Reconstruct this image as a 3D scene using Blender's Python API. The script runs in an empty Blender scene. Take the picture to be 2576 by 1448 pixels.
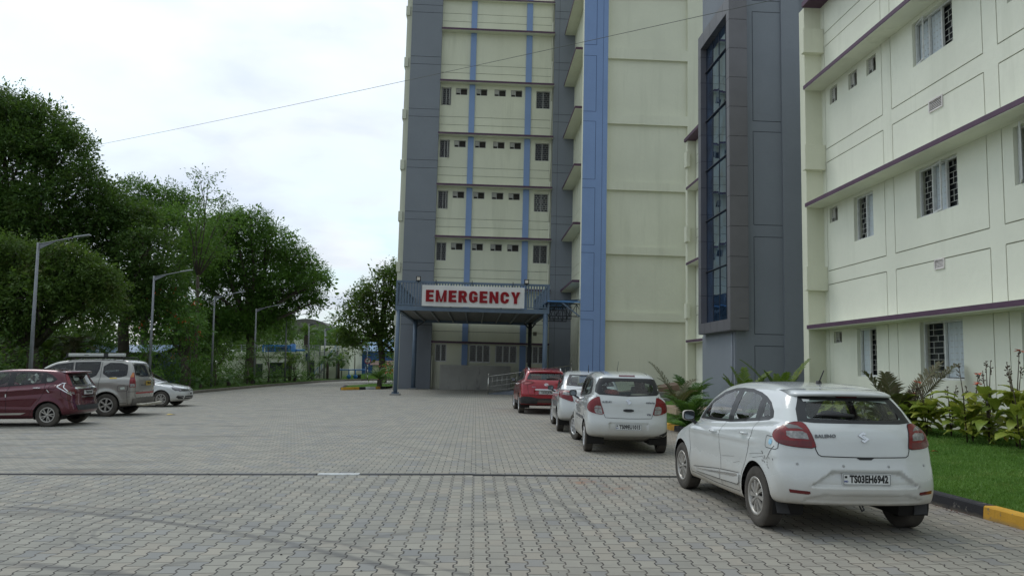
import bpy, bmesh, math, random
import numpy as np
from math import radians as rad, sin, cos, pi
from mathutils import Vector, Matrix
from mathutils.geometry import delaunay_2d_cdt
random.seed(7); rng = np.random.default_rng(7)
SC = bpy.context.scene; COL = SC.collection
H = 1.62
# ------------------------------------------------------------------ ground frames
TILT = rad(1.37)              # the left half of the yard falls away gently from the buildings
G = Matrix.Translation((0, 0, H)) @ Matrix.Rotation(-TILT, 4, 'Y') @ Matrix.Translation((0, 0, -H))

# ------------------------------------------------------------------ node helpers
class S:
    """tiny expression wrapper for shader math"""
    def __init__(s, nt, sock): s.nt = nt; s.k = sock
    def _m(s, op, *o, clamp=False):
        n = s.nt.nodes.new('ShaderNodeMath'); n.operation = op; n.use_clamp = clamp
        for i, v in enumerate((s,) + o):
            if isinstance(v, S): s.nt.links.new(v.k, n.inputs[i])
            else: n.inputs[i].default_value = v
        return S(s.nt, n.outputs[0])
    def __add__(s, o): return s._m('ADD', o)
    def __sub__(s, o): return s._m('SUBTRACT', o)
    def __mul__(s, o): return s._m('MULTIPLY', o)
    def __radd__(s, o): return s._m('ADD', o)
    def __rmul__(s, o): return s._m('MULTIPLY', o)
    def __rsub__(s, o): return s._m('MULTIPLY', -1.0)._m('ADD', o)
    def __truediv__(s, o): return s._m('DIVIDE', o)
    def floor(s): return s._m('FLOOR')
    def frac(s): return s._m('FRACT')
    def abs(s): return s._m('ABSOLUTE')
    def min(s, o): return s._m('MINIMUM', o)
    def max(s, o): return s._m('MAXIMUM', o)
    def gt(s, o): return s._m('GREATER_THAN', o)
    def lt(s, o): return s._m('LESS_THAN', o)
    def pow(s, o): return s._m('POWER', o)
    def sqrt(s): return s._m('SQRT')
    def sat(s): return s._m('ADD', 0.0, clamp=True)
    def ramp(s, a, b):           # 0 at a, 1 at b, linear
        return ((s - a) / (b - a)).sat()
def mix(a, b, f): return a + (b - a) * f

def newmat(name):
    m = bpy.data.materials.new(name); m.use_nodes = True; nt = m.node_tree
    return m, nt, nt.nodes['Principled BSDF'], nt.nodes, nt.links
def noise(nt, scale, detail=4, rough=.55, coord='Object', vec=None, dist=0, stretch=None):
    if vec is None:
        tc = nt.nodes.new('ShaderNodeTexCoord'); vec = tc.outputs[coord]
    if stretch:
        mp = nt.nodes.new('ShaderNodeMapping'); nt.links.new(vec, mp.inputs['Vector']); mp.inputs['Scale'].default_value = stretch; vec = mp.outputs[0]
    n = nt.nodes.new('ShaderNodeTexNoise'); n.inputs['Scale'].default_value = scale; n.inputs['Detail'].default_value = detail
    n.inputs['Roughness'].default_value = rough; n.inputs['Distortion'].default_value = dist
    nt.links.new(vec, n.inputs['Vector']); return S(nt, n.outputs['Fac'])
def colmix(nt, a, b, f):
    n = nt.nodes.new('ShaderNodeMix'); n.data_type = 'RGBA'
    for i, v in ((6, a), (7, b)):
        if isinstance(v, (tuple, list)): n.inputs[i].default_value = (*v[:3], 1)
        else: nt.links.new(v, n.inputs[i])
    if isinstance(f, S): nt.links.new(f.k, n.inputs[0])
    else: n.inputs[0].default_value = f
    return n.outputs[2]
def bump(nt, h, strength=.3, dist=.01):
    b = nt.nodes.new('ShaderNodeBump'); b.inputs['Strength'].default_value = strength; b.inputs['Distance'].default_value = dist
    nt.links.new(h.k, b.inputs['Height']); return b.outputs[0]
MATS = {}
def M(name, c, rough=.6, metal=0, var=.12, scale=3, bmp=0, bscale=60, coat=0, emis=0, spec=.5, c2=None, stretch=None):
    """general procedural material: noise-mottled colour, noisy roughness, optional bump"""
    if name in MATS: return MATS[name]
    m, nt, b, N, L = newmat(name); MATS[name] = m
    n = noise(nt, scale, 5, .6, stretch=stretch)
    lo = tuple(x * (1 - var) for x in c) if c2 is None else c2; hi = tuple(min(1, x * (1 + var)) for x in c)
    L.new(colmix(nt, lo, hi, n.ramp(.3, .7)), b.inputs['Base Color'])
    b.inputs['Metallic'].default_value = metal; b.inputs['Specular IOR Level'].default_value = spec
    L.new((n * (rough * .3) + rough * .85).k, b.inputs['Roughness'])
    if coat: b.inputs['Coat Weight'].default_value = coat; b.inputs['Coat Roughness'].default_value = .06
    if bmp: L.new(bump(nt, noise(nt, bscale, 4), bmp, .01), b.inputs['Normal'])
    if emis:
        b.inputs['Emission Color'].default_value = (*c, 1); b.inputs['Emission Strength'].default_value = emis
    return m

def plaster(name, c, streak=.16, grime=(.5, .52, .46)):
    """painted plaster: faint rain streaks, damp patches, trowel bump"""
    m, nt, b, N, L = newmat(name); MATS[name] = m
    a = noise(nt, .35, 5, .6); s = noise(nt, 1.6, 4, .65, stretch=(1, 1, .09)); f = noise(nt, 9, 4, .6)
    dirt = (s.ramp(.52, .78) * a.ramp(.35, .7)) * streak * 2.2
    base = colmix(nt, tuple(x * .93 for x in c), tuple(min(1, x * 1.05) for x in c), a.ramp(.3, .7))
    base = colmix(nt, base, tuple(x * g for x, g in zip(c, grime)), dirt.sat())
    base = colmix(nt, base, tuple(x * .88 for x in c), (f.ramp(.5, .75) * .25).sat())
    L.new(base, b.inputs['Base Color']); b.inputs['Roughness'].default_value = .85
    b.inputs['Specular IOR Level'].default_value = .25
    L.new(bump(nt, noise(nt, 38, 5, .7) + noise(nt, 5, 3) * 1.5, .35, .012), b.inputs['Normal'])
    return m

# ------------------------------------------------------------------ object helpers
def tag(o, label=None, cat=None, group=None, kind=None):
    if label: o['label'] = label
    if cat: o['category'] = cat
    if group: o['group'] = group
    if kind: o['kind'] = kind
    return o
def link(o, parent=None):
    COL.objects.link(o)
    if parent is not None: o.parent = parent
    return o
def empty(name, loc=(0, 0, 0), rz=0, tilt=False, **k):
    o = bpy.data.objects.new(name, None); o.empty_display_size = .3; link(o)
    mw = Matrix.Translation(loc) @ Matrix.Rotation(rz, 4, 'Z')
    o.matrix_world = (G @ mw) if tilt else mw
    return tag(o, **k)
def mk(name, V, F, mat, parent=None, smooth=False, normals=None, mats=None, fm=None, **k):
    me = bpy.data.meshes.new(name)
    if isinstance(V, np.ndarray) and isinstance(F, np.ndarray):
        nv, (nf, w) = len(V), F.shape
        me.vertices.add(nv); me.vertices.foreach_set('co', V.astype(np.float32).ravel())
        me.loops.add(nf * w); me.loops.foreach_set('vertex_index', F.astype(np.int32).ravel())
        me.polygons.add(nf); me.polygons.foreach_set('loop_start', np.arange(0, nf * w, w, dtype=np.int32))
        me.update(calc_edges=True)
    else:
        me.from_pydata([tuple(v) for v in V], [], [tuple(f) for f in F]); me.update()
    for mm in (mats or [mat]): me.materials.append(mm)
    if fm is not None: me.polygons.foreach_set('material_index', np.asarray(fm, dtype=np.int32))
    if smooth: me.polygons.foreach_set('use_smooth', np.ones(len(me.polygons), dtype=bool))
    if normals is not None: me.normals_split_custom_set_from_vertices([tuple(n) for n in normals])
    o = bpy.data.objects.new(name, me); link(o, parent)
    return tag(o, **k)

class MB:
    """collects shapes into one mesh"""
    def __init__(s): s.V = []; s.F = []; s.S = []
    def add(s, V, F, sm=False):
        n = len(s.V); s.V += [tuple(v) for v in V]; s.F += [tuple(i + n for i in f) for f in F]; s.S += [sm] * len(F); return s
    def box(s, x0, x1, y0, y1, z0, z1):
        return s.add([(x0, y0, z0), (x1, y0, z0), (x1, y1, z0), (x0, y1, z0), (x0, y0, z1), (x1, y0, z1), (x1, y1, z1), (x0, y1, z1)],
                     [(3, 2, 1, 0), (4, 5, 6, 7), (0, 1, 5, 4), (1, 2, 6, 5), (2, 3, 7, 6), (3, 0, 4, 7)])
    def obox(s, O, A, B, Cc, a, b, c):
        """box with axes A,B,C (unit), ranges a,b,c"""
        O, A, B, Cc = map(Vector, (O, A, B, Cc))
        P = [O + A * a[i] + B * b[j] + Cc * c[k] for k in (0, 1) for i, j in ((0, 0), (1, 0), (1, 1), (0, 1))]
        return s.add(P, [(3, 2, 1, 0), (4, 5, 6, 7), (0, 1, 5, 4), (1, 2, 6, 5), (2, 3, 7, 6), (3, 0, 4, 7)])
    def bar(s, p, q, w, h=None, up=(0, 0, 1)):
        p, q = Vector(p), Vector(q); d = (q - p); L = d.length; d.normalize(); h = h or w
        a = d.cross(Vector(up));
        if a.length < 1e-3: a = d.cross(Vector((1, 0, 0)))
        a.normalize(); b = a.cross(d)
        return s.obox(p, d, a, b, (0, L), (-w / 2, w / 2), (-h / 2, h / 2))
    def tube(s, pts, r, n=8, cap=True, sm=True):
        pts = [Vector(p) for p in pts]; rs = r if isinstance(r, (list, tuple)) else [r] * len(pts)
        V = []; ref = None
        for i, p in enumerate(pts):
            d = (pts[min(i + 1, len(pts) - 1)] - pts[max(i - 1, 0)]).normalized()
            a = d.cross(Vector((0, 0, 1))) if ref is None else ref - d * ref.dot(d)
            if a.length < 1e-3: a = d.cross(Vector((1, 0, 0)))
            a.normalize(); ref = a; b = d.cross(a)
            V += [p + (a * cos(2 * pi * j / n) + b * sin(2 * pi * j / n)) * rs[i] for j in range(n)]
        F = [(i * n + j, i * n + (j + 1) % n, (i + 1) * n + (j + 1) % n, (i + 1) * n + j) for i in range(len(pts) - 1) for j in range(n)]
        s.add(V, F, sm)
        if cap:
            m = len(s.V) - len(V); s.F += [tuple(m + j for j in range(n))[::-1], tuple(m + (len(pts) - 1) * n + j for j in range(n))]; s.S += [False, False]
        return s
    def lathe(s, prof, n=24, axis='z', c=(0, 0, 0), sm=True, close=False):
        V = []
        for r, h in prof:
            for j in range(n):
                a = 2 * pi * j / n; p = (r * cos(a), r * sin(a), h)
                if axis == 'y': p = (p[0], h, p[1])
                if axis == 'x': p = (h, p[0], p[1])
                V.append((p[0] + c[0], p[1] + c[1], p[2] + c[2]))
        m = len(prof); F = [(i * n + j, i * n + (j + 1) % n, ((i + 1) % m) * n + (j + 1) % n, ((i + 1) % m) * n + j) for i in range(m if close else m - 1) for j in range(n)]
        return s.add(V, F, sm)
    def build(s, name, mat, parent=None, bevel=0, **k):
        me = bpy.data.meshes.new(name); me.from_pydata(s.V, [], s.F)
        me.polygons.foreach_set('use_smooth', s.S); me.materials.append(mat); me.update()
        o = bpy.data.objects.new(name, me); link(o, parent)
        if bevel:
            b = o.modifiers.new('b', 'BEVEL'); b.width = bevel; b.segments = 2; b.limit_method = 'ANGLE'; b.angle_limit = rad(50)
        return tag(o, **k)
def copy_tree(o, parent=None):
    c = o.copy(); link(c)
    if parent is not None: c.parent = parent; c.matrix_parent_inverse = o.matrix_parent_inverse
    for ch in list(o.children): copy_tree(ch, c)
    return c
def text_mesh(body, size, depth=.004, offset=0, spacing=1, sx=1):
    cu = bpy.data.curves.new('t', 'FONT'); cu.body = body; cu.size = size; cu.extrude = depth / 2; cu.offset = offset
    cu.space_character = spacing; cu.align_x = 'CENTER'; cu.align_y = 'CENTER'; cu.resolution_u = 3
    o = bpy.data.objects.new('t', cu); COL.objects.link(o); dg = bpy.context.evaluated_depsgraph_get()
    me = bpy.data.meshes.new_from_object(o.evaluated_get(dg)); bpy.data.objects.remove(o)
    V = [(v.co.x * sx, v.co.y, v.co.z) for v in me.vertices]; F = [tuple(p.vertices) for p in me.polygons]
    bpy.data.meshes.remove(me); return V, F
def text_obj(name, body, size, O, U, Vv, mat, parent=None, depth=.004, offset=0, spacing=1, sx=1, **k):
    V, F = text_mesh(body, size, depth, offset, spacing, sx); O, U, Vv = Vector(O), Vector(U).normalized(), Vector(Vv).normalized(); N = U.cross(Vv)
    return mk(name, [O + U * a + Vv * b + N * c for a, b, c in V], F, mat, parent, **k)

def facade(name, O, U, u, v, feats, mat, parent, T=.3, mats=None, **k):
    """wall as a stepped relief. O origin, U horizontal unit; outward normal N = U x Z (right-handed, seen from outside U points right).
       feats: (u0,u1,v0,v1,depth[,matindex]); depth None = hole, >0 recess, <0 proud"""
    O, U = Vector(O), Vector(U).normalized(); Z = Vector((0, 0, 1)); N = U.cross(Z)
    us = {u[0], u[1]}; vs = {v[0], v[1]}
    for f in feats:
        for a in f[:2]: us.add(min(max(a, u[0]), u[1]))
        for a in f[2:4]: vs.add(min(max(a, v[0]), v[1]))
    def uniq(s):
        s = sorted(s); r = [s[0]]
        for a in s[1:]:
            if a - r[-1] > 1e-4: r.append(a)
        return r
    us, vs = uniq(us), uniq(vs); nu, nv = len(us) - 1, len(vs) - 1
    D = [[0.0] * nv for _ in range(nu)]; MI = [[0] * nv for _ in range(nu)]
    uc = [(us[i] + us[i + 1]) / 2 for i in range(nu)]; vc = [(vs[j] + vs[j + 1]) / 2 for j in range(nv)]
    for f in feats:
        I = [i for i in range(nu) if f[0] < uc[i] < f[1]]; J = [j for j in range(nv) if f[2] < vc[j] < f[3]]
        for i in I:
            for j in J:
                D[i][j] = f[4]
                if len(f) > 5: MI[i][j] = f[5]
    Vx = []; F = []; fm = []
    def P(a, b, d): Vx.append(O + U * a + Z * b - N * d); return len(Vx) - 1
    def quad(p, mi): F.append(tuple(P(*q) for q in p)); fm.append(mi)
    for i in range(nu):
        for j in range(nv):
            d = D[i][j]
            if d is not None:
                quad([(us[i], vs[j], d), (us[i + 1], vs[j], d), (us[i + 1], vs[j + 1], d), (us[i], vs[j + 1], d)], MI[i][j])
            for di, dj in ((1, 0), (0, 1)):
                a, b = i + di, j + dj
                if a >= nu or b >= nv: continue
                e = D[a][b]; dd = T if d is None else d; ee = T if e is None else e
                if abs(dd - ee) < 1e-6: continue
                mi = MI[i][j] if dd < ee else MI[a][b]
                if di: q = [(us[a], vs[j], dd), (us[a], vs[j], ee), (us[a], vs[j + 1], ee), (us[a], vs[j + 1], dd)]
                else: q = [(us[i], vs[b], ee), (us[i + 1], vs[b], ee), (us[i + 1], vs[b], dd), (us[i], vs[b], dd)]
                quad(q if True else q[::-1], mi)
    # outer rim
    def rim(p, q, d): return None
    for i in range(nu):
        for j, vv in ((0, vs[0]), (nv - 1, vs[-1])):
            d = D[i][j]
            if d is not None: quad([(us[i], vv, d), (us[i + 1], vv, d), (us[i + 1], vv, T), (us[i], vv, T)], MI[i][j])
    for j in range(nv):
        for i, uu in ((0, us[0]), (nu - 1, us[-1])):
            d = D[i][j]
            if d is not None: quad([(uu, vs[j], d), (uu, vs[j + 1], d), (uu, vs[j + 1], T), (uu, vs[j], T)], MI[i][j])
    return mk(name, Vx, F, mat, parent, mats=mats, fm=fm, **k)

# ------------------------------------------------------------------ camera
def build_camera():
    F = 1925 / 2575
    yaw, pit, roll = rad(2.6), rad(5.83), rad(1.37)
    fw = Vector((sin(yaw) * cos(pit), cos(yaw) * cos(pit), sin(pit))); R = Vector((cos(yaw), -sin(yaw), 0)); U = R.cross(fw)
    cX = R * cos(roll) + U * sin(roll); cY = U * cos(roll) - R * sin(roll); cZ = -fw
    cam = bpy.data.cameras.new('camera'); o = bpy.data.objects.new('camera', cam); COL.objects.link(o)
    m = Matrix.Identity(4)
    for i in range(3): m[i][0], m[i][1], m[i][2] = cX[i], cY[i], cZ[i]
    m[0][3], m[1][3], m[2][3] = 0, 0, H
    o.matrix_world = m; cam.sensor_width = 36; cam.lens = 36 * F; cam.clip_end = 2000; cam.clip_start = .05
    SC.camera = o
build_camera()

# ------------------------------------------------------------------ sky and light (bright overcast)
def build_world():
    w = bpy.data.worlds.new('World'); SC.world = w; w.use_nodes = True; nt = w.node_tree; N, L = nt.nodes, nt.links
    N.clear(); out = N.new('ShaderNodeOutputWorld')
    sky = N.new('ShaderNodeTexSky'); sky.sky_type = 'NISHITA'; sky.sun_disc = False
    sky.sun_elevation = rad(55); sky.sun_rotation = rad(-40)
    b1 = N.new('ShaderNodeBackground'); b1.inputs['Strength'].default_value = .12; L.new(sky.outputs[0], b1.inputs['Color'])
    tc = N.new('ShaderNodeTexCoord'); sep = N.new('ShaderNodeSeparateXYZ'); L.new(tc.outputs['Generated'], sep.inputs[0])
    x, y, z = (S(nt, sep.outputs[i]) for i in range(3))
    # project the direction on a cloud deck so clouds flatten toward the horizon
    zz = z.max(.0) + .18; cmb = N.new('ShaderNodeCombineXYZ')
    L.new((x / zz).k, cmb.inputs[0]); L.new((y / zz).k, cmb.inputs[1])
    n1 = noise(nt, .62, 6, .5, vec=cmb.outputs[0], dist=.3); n2 = noise(nt, 2.3, 5, .5, vec=cmb.outputs[0], dist=.2)
    f = (n1 * .7 + n2 * .3)
    c = colmix(nt, (.60, .67, .80), (.97, .99, 1.0), f.ramp(.40, .56))
    c = colmix(nt, c, (.70, .94, 1.0), (n2.ramp(.40, .56) * n1.ramp(.42, .56) * .7).sat())
    b2 = N.new('ShaderNodeBackground'); L.new(c, b2.inputs['Color'])
    # brighter deck toward the hidden sun (left) and overhead, duller low down
    glow = ((z.ramp(0, .42) * .40 + .68) + (x * -1).ramp(-.4, 1) * .18) * (y.ramp(-.75, .45) * .45 + .57)
    L.new(glow.k, b2.inputs['Strength'])
    ms = N.new('ShaderNodeMixShader'); ms.inputs[0].default_value = .86
    L.new(b1.outputs[0], ms.inputs[1]); L.new(b2.outputs[0], ms.inputs[2]); L.new(ms.outputs[0], out.inputs[0])
    s = bpy.data.lights.new('sun', 'SUN'); s.energy = .6; s.angle = rad(22); s.color = (1, .96, .9)
    o = bpy.data.objects.new('sun', s); COL.objects.link(o)
    el, az = rad(55), rad(-40)     # azimuth from +Y toward +X
    d = Vector((sin(az) * cos(el), cos(az) * cos(el), sin(el))); o.rotation_euler = d.to_track_quat('Z', 'Y').to_euler()
build_world()
SC.view_settings.view_transform = 'Standard'; SC.view_settings.look = 'None'; SC.view_settings.exposure = 0.24; SC.view_settings.gamma = 1
SC.view_settings.use_curve_mapping = False
# ================================================================== SETTING: ground
def seppos(nt, coord='Object'):
    tc = nt.nodes.new('ShaderNodeTexCoord'); sp = nt.nodes.new('ShaderNodeSeparateXYZ'); nt.links.new(tc.outputs[coord], sp.inputs[0])
    return [S(nt, sp.outputs[i]) for i in range(3)]
def paver_material(name, rotated, tone=1.0):
    m, nt, b, N, L = newmat(name)
    X, Y, Z = seppos(nt)
    if rotated: u, v, pu, pv = Y, X, .157, .222
    else: u, v, pu, pv = X, Y, .157, .236
    uu, vv = u / pu, v / pv
    A = .086
    k = (uu + .5).floor()
    ph = (vv + k * .5).frac()                       # trapezoid wave, +A at .25, -A at .75
    tri = (((ph - .5).abs() - .25) * 4) * -1        # -1..1
    tri = (((ph + .25).frac() - .5).abs() - .25) * 4   # 1 at ph=.25? shaped below
    w = (tri * 3.2)._m('MAXIMUM', -1)._m('MINIMUM', 1)
    d = uu - k + w * A
    right = d.gt(0); c = k - 1 + right
    du = d.abs() * pu
    r = (vv + c * .5 + .25); row = r.floor(); fr = r.frac(); dv = (fr.min((fr * -1) + 1)) * pv
    dist = (du * .85).min(dv * .95)
    joint = dist.ramp(.0032, .0075)                 # 0 in the joint, 1 on the stone
    cmb = N.new('ShaderNodeCombineXYZ'); L.new(c.k, cmb.inputs[0]); L.new(row.k, cmb.inputs[1])
    wn = N.new('ShaderNodeTexWhiteNoise'); wn.noise_dimensions = '2D'; L.new(cmb.outputs[0], wn.inputs['Vector']); rnd = S(nt, wn.outputs['Value'])
    sp = N.new('ShaderNodeSeparateColor'); L.new(wn.outputs['Color'], sp.inputs[0]); r2 = S(nt, sp.outputs[1])
    t = tone
    col = colmix(nt, (.255 * t, .248 * t, .215 * t), (.325 * t, .312 * t, .265 * t), rnd)
    col = colmix(nt, col, (.40 * t, .345 * t, .275 * t), (r2.gt(.86)) * .28)          # ochre stones
    col = colmix(nt, col, (.19 * t, .205 * t, .23 * t), ((r2 * -1 + 1).gt(.84)) * .4)      # blue-grey stones
    big = noise(nt, .23, 5, .6); mid = noise(nt, 1.4, 5, .65); fine = noise(nt, 60, 4, .7)
    warm = X.ramp(-1, 7) * big.ramp(.3, .7)
    col = colmix(nt, col, (.36 * t, .275 * t, .215 * t), (warm * .6).sat())           # red-brown dust toward the buildings
    streakn = noise(nt, 1.0, 5, .7, stretch=(.22, 1.5, 1))
    wet = streakn.ramp(.54, .68) * (X * -1).ramp(1, 7) * .7
    col = colmix(nt, col, (.10, .095, .08), (wet).sat())                              # damp patches in the low side
    col = colmix(nt, col, (.15, .15, .145), (mid.ramp(.5, .75) * .4).sat())
    col = colmix(nt, col, (.20, .2, .19), (fine.ramp(.5, .8) * .35).sat())
    # tyre scuffs: arcs of darker rubber
    for cx, cy, rr, wd, x0, x1, s_ in ((-9.5, -2.6, 12.6, .05, -5.6, 1.6, .5), (-9.5, -2.6, 12.88, .035, -5.6, 1.6, .35), (-2.75, 8.2, 1.2, .02, -4, -3.0, .3), (-2.75, 8.2, 1.02, .02, -4, -3.0, .25),
                                   (-7.2, -4.2, 11.4, .06, -5, .6, .5), (8, -9, 18.8, .05, -3.5, 3.4, .28), (-20, 5, 21.5, .04, -3, 1.3, .25)):
        dd = (((X - cx) * (X - cx) + (Y - cy) * (Y - cy)).sqrt() - rr).abs()
        mk_ = (dd.ramp(wd * 1.6, wd * .5)) * X.gt(x0) * X.lt(x1) * noise(nt, 3, 3).ramp(.25, .5) * (s_ * 1.35)
        col = colmix(nt, col, (.10, .10, .10), mk_.sat())
    rust = noise(nt, 2.2, 4, .7).ramp(.5, .62) * (((X - 1.75) * (X - 1.75) + (Y - 10.9) * (Y - 10.9) * .35).sqrt()).ramp(.55, .1)
    col = colmix(nt, col, (.34, .13, .05), (rust * .7).sat())
    jc = colmix(nt, (.045, .042, .038), (.13, .075, .05), (warm * noise(nt, .7, 3).ramp(.45, .6)).sat())
    jn = noise(nt, .9, 4, .6)
    jc = colmix(nt, jc, (.17, .15, .12), (jn.ramp(.5, .7) * .75).sat())                 # sand still filling the joints in places
    oil = noise(nt, .8, 3, .5, dist=.5).ramp(.66, .74) * noise(nt, 7, 3).ramp(.3, .6)
    col = colmix(nt, col, (.09, .088, .085), (oil * .55).sat())
    col = colmix(nt, jc, col, joint)
    L.new(col, b.inputs['Base Color']); b.inputs['Roughness'].default_value = .78; b.inputs['Specular IOR Level'].default_value = .35
    h = joint * 1.0 + (rnd * .35) + fine * .12
    L.new(bump(nt, h, .55, .006), b.inputs['Normal'])
    return m
PAV_A = paver_material('paver_near', False); PAV_B = paver_material('paver_far', True, 1.06)
asph = M('distant_ground', (.16, .17, .12), .95, var=.3, scale=.2)
# drain: from the left edge to the right kerb; its near and far edges bound the two paver beds
def grid(name, xs, ys, zf, mat, tilt=False, **k):
    V = [(x, y, zf(x, y)) for y in ys for x in xs]; n = len(xs)
    F = [(j * n + i, j * n + i + 1, (j + 1) * n + i + 1, (j + 1) * n + i) for j in range(len(ys) - 1) for i in range(n - 1)]
    o = mk(name, V, F, mat, **k)
    if tilt: o.matrix_world = G
    return o
def strip(name, pl, pr, mat, tilt=False, z=0, **k):
    n = len(pl); V = [(x, y, z) for x, y in pl] + [(x, y, z) for x, y in pr]
    o = mk(name, V, [(i, i + 1, n + i + 1, n + i) for i in range(n - 1)], mat, **k)
    if tilt: o.matrix_world = G
    return o
# one sheet of earth to the horizon, under everything
grid('ground', [-600, -200, -60, -20, 0, 30, 100, 600], [-60, 0, 60, 140, 300, 900], lambda x, y: (-.06 + (x * math.tan(TILT) if x < 0 else 0)) if x > -60 else (-.06 - 60 * math.tan(TILT)), asph, kind='structure')
DL = lambda x: 11.66 - x * .052          # left part of the drain (tilted frame)
DR = lambda x: 11.60 + x * .062
strip('pavement', [(-34, DL(-34) - .06), (0, DL(0) - .06)], [(-34, -6), (0, -6)], PAV_A, True, kind='structure')
strip('pavement', [(0.0, DR(0) - .06), (6.3, DR(6.3) - .06)], [(0.0, -6), (6.3, -6)], PAV_A, kind='structure')
strip('pavement', [(-34, 60), (0, 95)], [(-34, DL(-34) + .06), (0, DL(0) + .06)], PAV_B, True, kind='structure')
strip('pavement', [(0.0, 58), (12.5, 58)], [(0.0, DR(0) + .06), (12.5, DR(12.5) + .06)], PAV_B, kind='structure')
mk('drain_bed', [(-34, DL(-34) - .09, -.03), (0, DL(0) - .09, -.03), (0, DL(0) + .09, -.03), (-34, DL(-34) + .09, -.03)], [(0, 1, 2, 3)], M('drain_dirt', (.02, .02, .02), .9), kind='structure').matrix_world = G
# steel channel cover: top flat bar sections with small steps, thing of its own
ch = empty('drain_channel', (0, 11.6, 0), label='long dark steel drain channel cover crossing the whole paved yard', cat='drain cover')
steel = M('dark_steel', (.035, .036, .042), .45, .6, var=.5, scale=6, bmp=.3)
def chan(x0, x1, fn, tilt, mat, name, z=.012, w=.055):
    mb = MB(); P = [(x, fn(x)) for x in np.linspace(x0, x1, max(2, int((x1 - x0) / 1.5)))]
    for a, c in zip(P[:-1], P[1:]):
        mb.bar((a[0] + .006, a[1], z - .02), (c[0] - .006, c[1], z - .02), w * 2, .04)
    if tilt: mb.V = [tuple(G @ Vector(v)) for v in mb.V]
    mb.V = [(v[0], v[1] - 11.6, v[2]) for v in mb.V]
    return mb.build(name, mat, ch, bevel=.004)
chan(-33, -2.35, DL, True, steel, 'cover'); chan(-1.7, 0, DL, True, steel, 'cover'); chan(0.0, 3.25, DR, False, steel, 'cover'); chan(3.6, 6.2, DR, False, steel, 'cover')
pale = M('worn_white_paint', (.62, .64, .64), .5, var=.25, scale=9)
chan(-2.34, -1.71, DL, True, pale, 'painted_cover', .014); chan(3.26, 3.59, DR, False, M('worn_grey_steel', (.22, .23, .25), .4, .6, var=.5, scale=12), 'worn_cover', .014)

# right kerb, black and yellow, and raised lawn
kx = lambda y: 5.95 - (y - 8.2) * .048 if y > 8.2 else 5.95 + (8.2 - y) * .02
def concrete(name, c, var=.25, sc=.8):
    m, nt, b, N, L = newmat(name); MATS[name] = m; n = noise(nt, sc, 6, .65); s = noise(nt, 2.5, 5, .7, stretch=(1, 1, .3)); f = noise(nt, 30, 4, .7)
    col = colmix(nt, tuple(x * (1 - var) for x in c), tuple(x * (1 + var) for x in c), n.ramp(.3, .7)); col = colmix(nt, col, tuple(x * .35 for x in c), (s.ramp(.58, .72) * .75).sat())
    col = colmix(nt, col, tuple(x * .7 for x in c), (f.ramp(.5, .8) * .4).sat())
    L.new(col, b.inputs['Base Color']); b.inputs['Roughness'].default_value = .9; L.new(bump(nt, f + n, .5, .01), b.inputs['Normal']); return m
def kerbpaint(name, c):
    m = concrete(name, c, .15, 2); nt = m.node_tree; b = nt.nodes['Principled BSDF']; X, Y, Z = seppos(nt); src = b.inputs['Base Color'].links[0].from_socket
    chip = noise(nt, 9, 5, .7).ramp(.60, .64); low = (Z + noise(nt, 6, 4) * .08).ramp(.09, .045) * noise(nt, 3, 4).ramp(.35, .6)
    nt.links.new(colmix(nt, colmix(nt, src, (.20, .17, .13), (low * .8).sat()), (.17, .16, .145), (chip * .8).sat()), b.inputs['Base Color']); return m
blackp = kerbpaint('black_kerb_paint', (.028, .028, .033)); yel = kerbpaint('yellow_kerb_paint', (.62, .34, .04))
kb = empty('kerb', (5.9, 8, 0), label='raised kerb in black and yellow blocks edging the lawn beside the parked cars', cat='kerb')
def kerbseg(y0, y1, mat):
    mb = MB(); p, q = (kx(y0), y0 + .004), (kx(y1), y1 - .004)
    V = [(x + dx, y, z) for x, y in (p, q) for dx, z in ((-.02, -.1), (.0, .135), (.018, .15), (.15, .15), (.16, -.1))]
    mb.add(V, [(i, i + 1, i + 6, i + 5) for i in range(4)] + [(0, 1, 2, 3, 4)[::-1], (5, 6, 7, 8, 9)])
    mb.V = [(v[0] - 5.9, v[1] - 8, v[2]) for v in mb.V]
    return mb.build('kerb_block', mat, kb)
ys = [0.0, 1.2, 2.6, 3.9, 5.2, 6.5, 7.6, 8.80, 10.1, 11.4, 12.7, 14.0, 15.3, 16.6, 17.9, 19.2, 20.5, 21.8, 23.1, 24.4]
for i in range(len(ys) - 1): kerbseg(ys[i], ys[i + 1], blackp if i % 2 == 1 else yel)
def lawnz(x, y):
    t = min(1, max(0, (x - kx(y) - .15) / 4.2)); return .135 + .26 * t * t * (3 - 2 * t)
def lawn_mat(name, a, bcol, c):
    m, nt, b, N, L = newmat(name); n = noise(nt, 1.2, 5, .6); f = noise(nt, 55, 3, .7); g = noise(nt, 9, 4, .6)
    cc = colmix(nt, a, bcol, n.ramp(.3, .7)); cc = colmix(nt, cc, c, (f.ramp(.45, .7) * .6).sat()); cc = colmix(nt, cc, tuple(q * .5 for q in a), (g.ramp(.5, .7) * .4).sat())
    L.new(cc, b.inputs['Base Color']); b.inputs['Roughness'].default_value = .95; b.inputs['Specular IOR Level'].default_value = .1
    L.new(bump(nt, f + g, .8, .03), b.inputs['Normal']); return m
LAWN = lawn_mat('lawn_soil', (.055, .125, .02), (.10, .19, .035), (.04, .09, .015))
lx = lambda t, y: kx(y) + .15 + t * (11.1 - kx(y) - .15)
V = []; yy = np.linspace(0, 24.4, 70); tt = np.linspace(0, 1, 22)
for y in yy:
    for t in tt: V.append((lx(t, y), y, lawnz(lx(t, y), y)))
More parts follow.
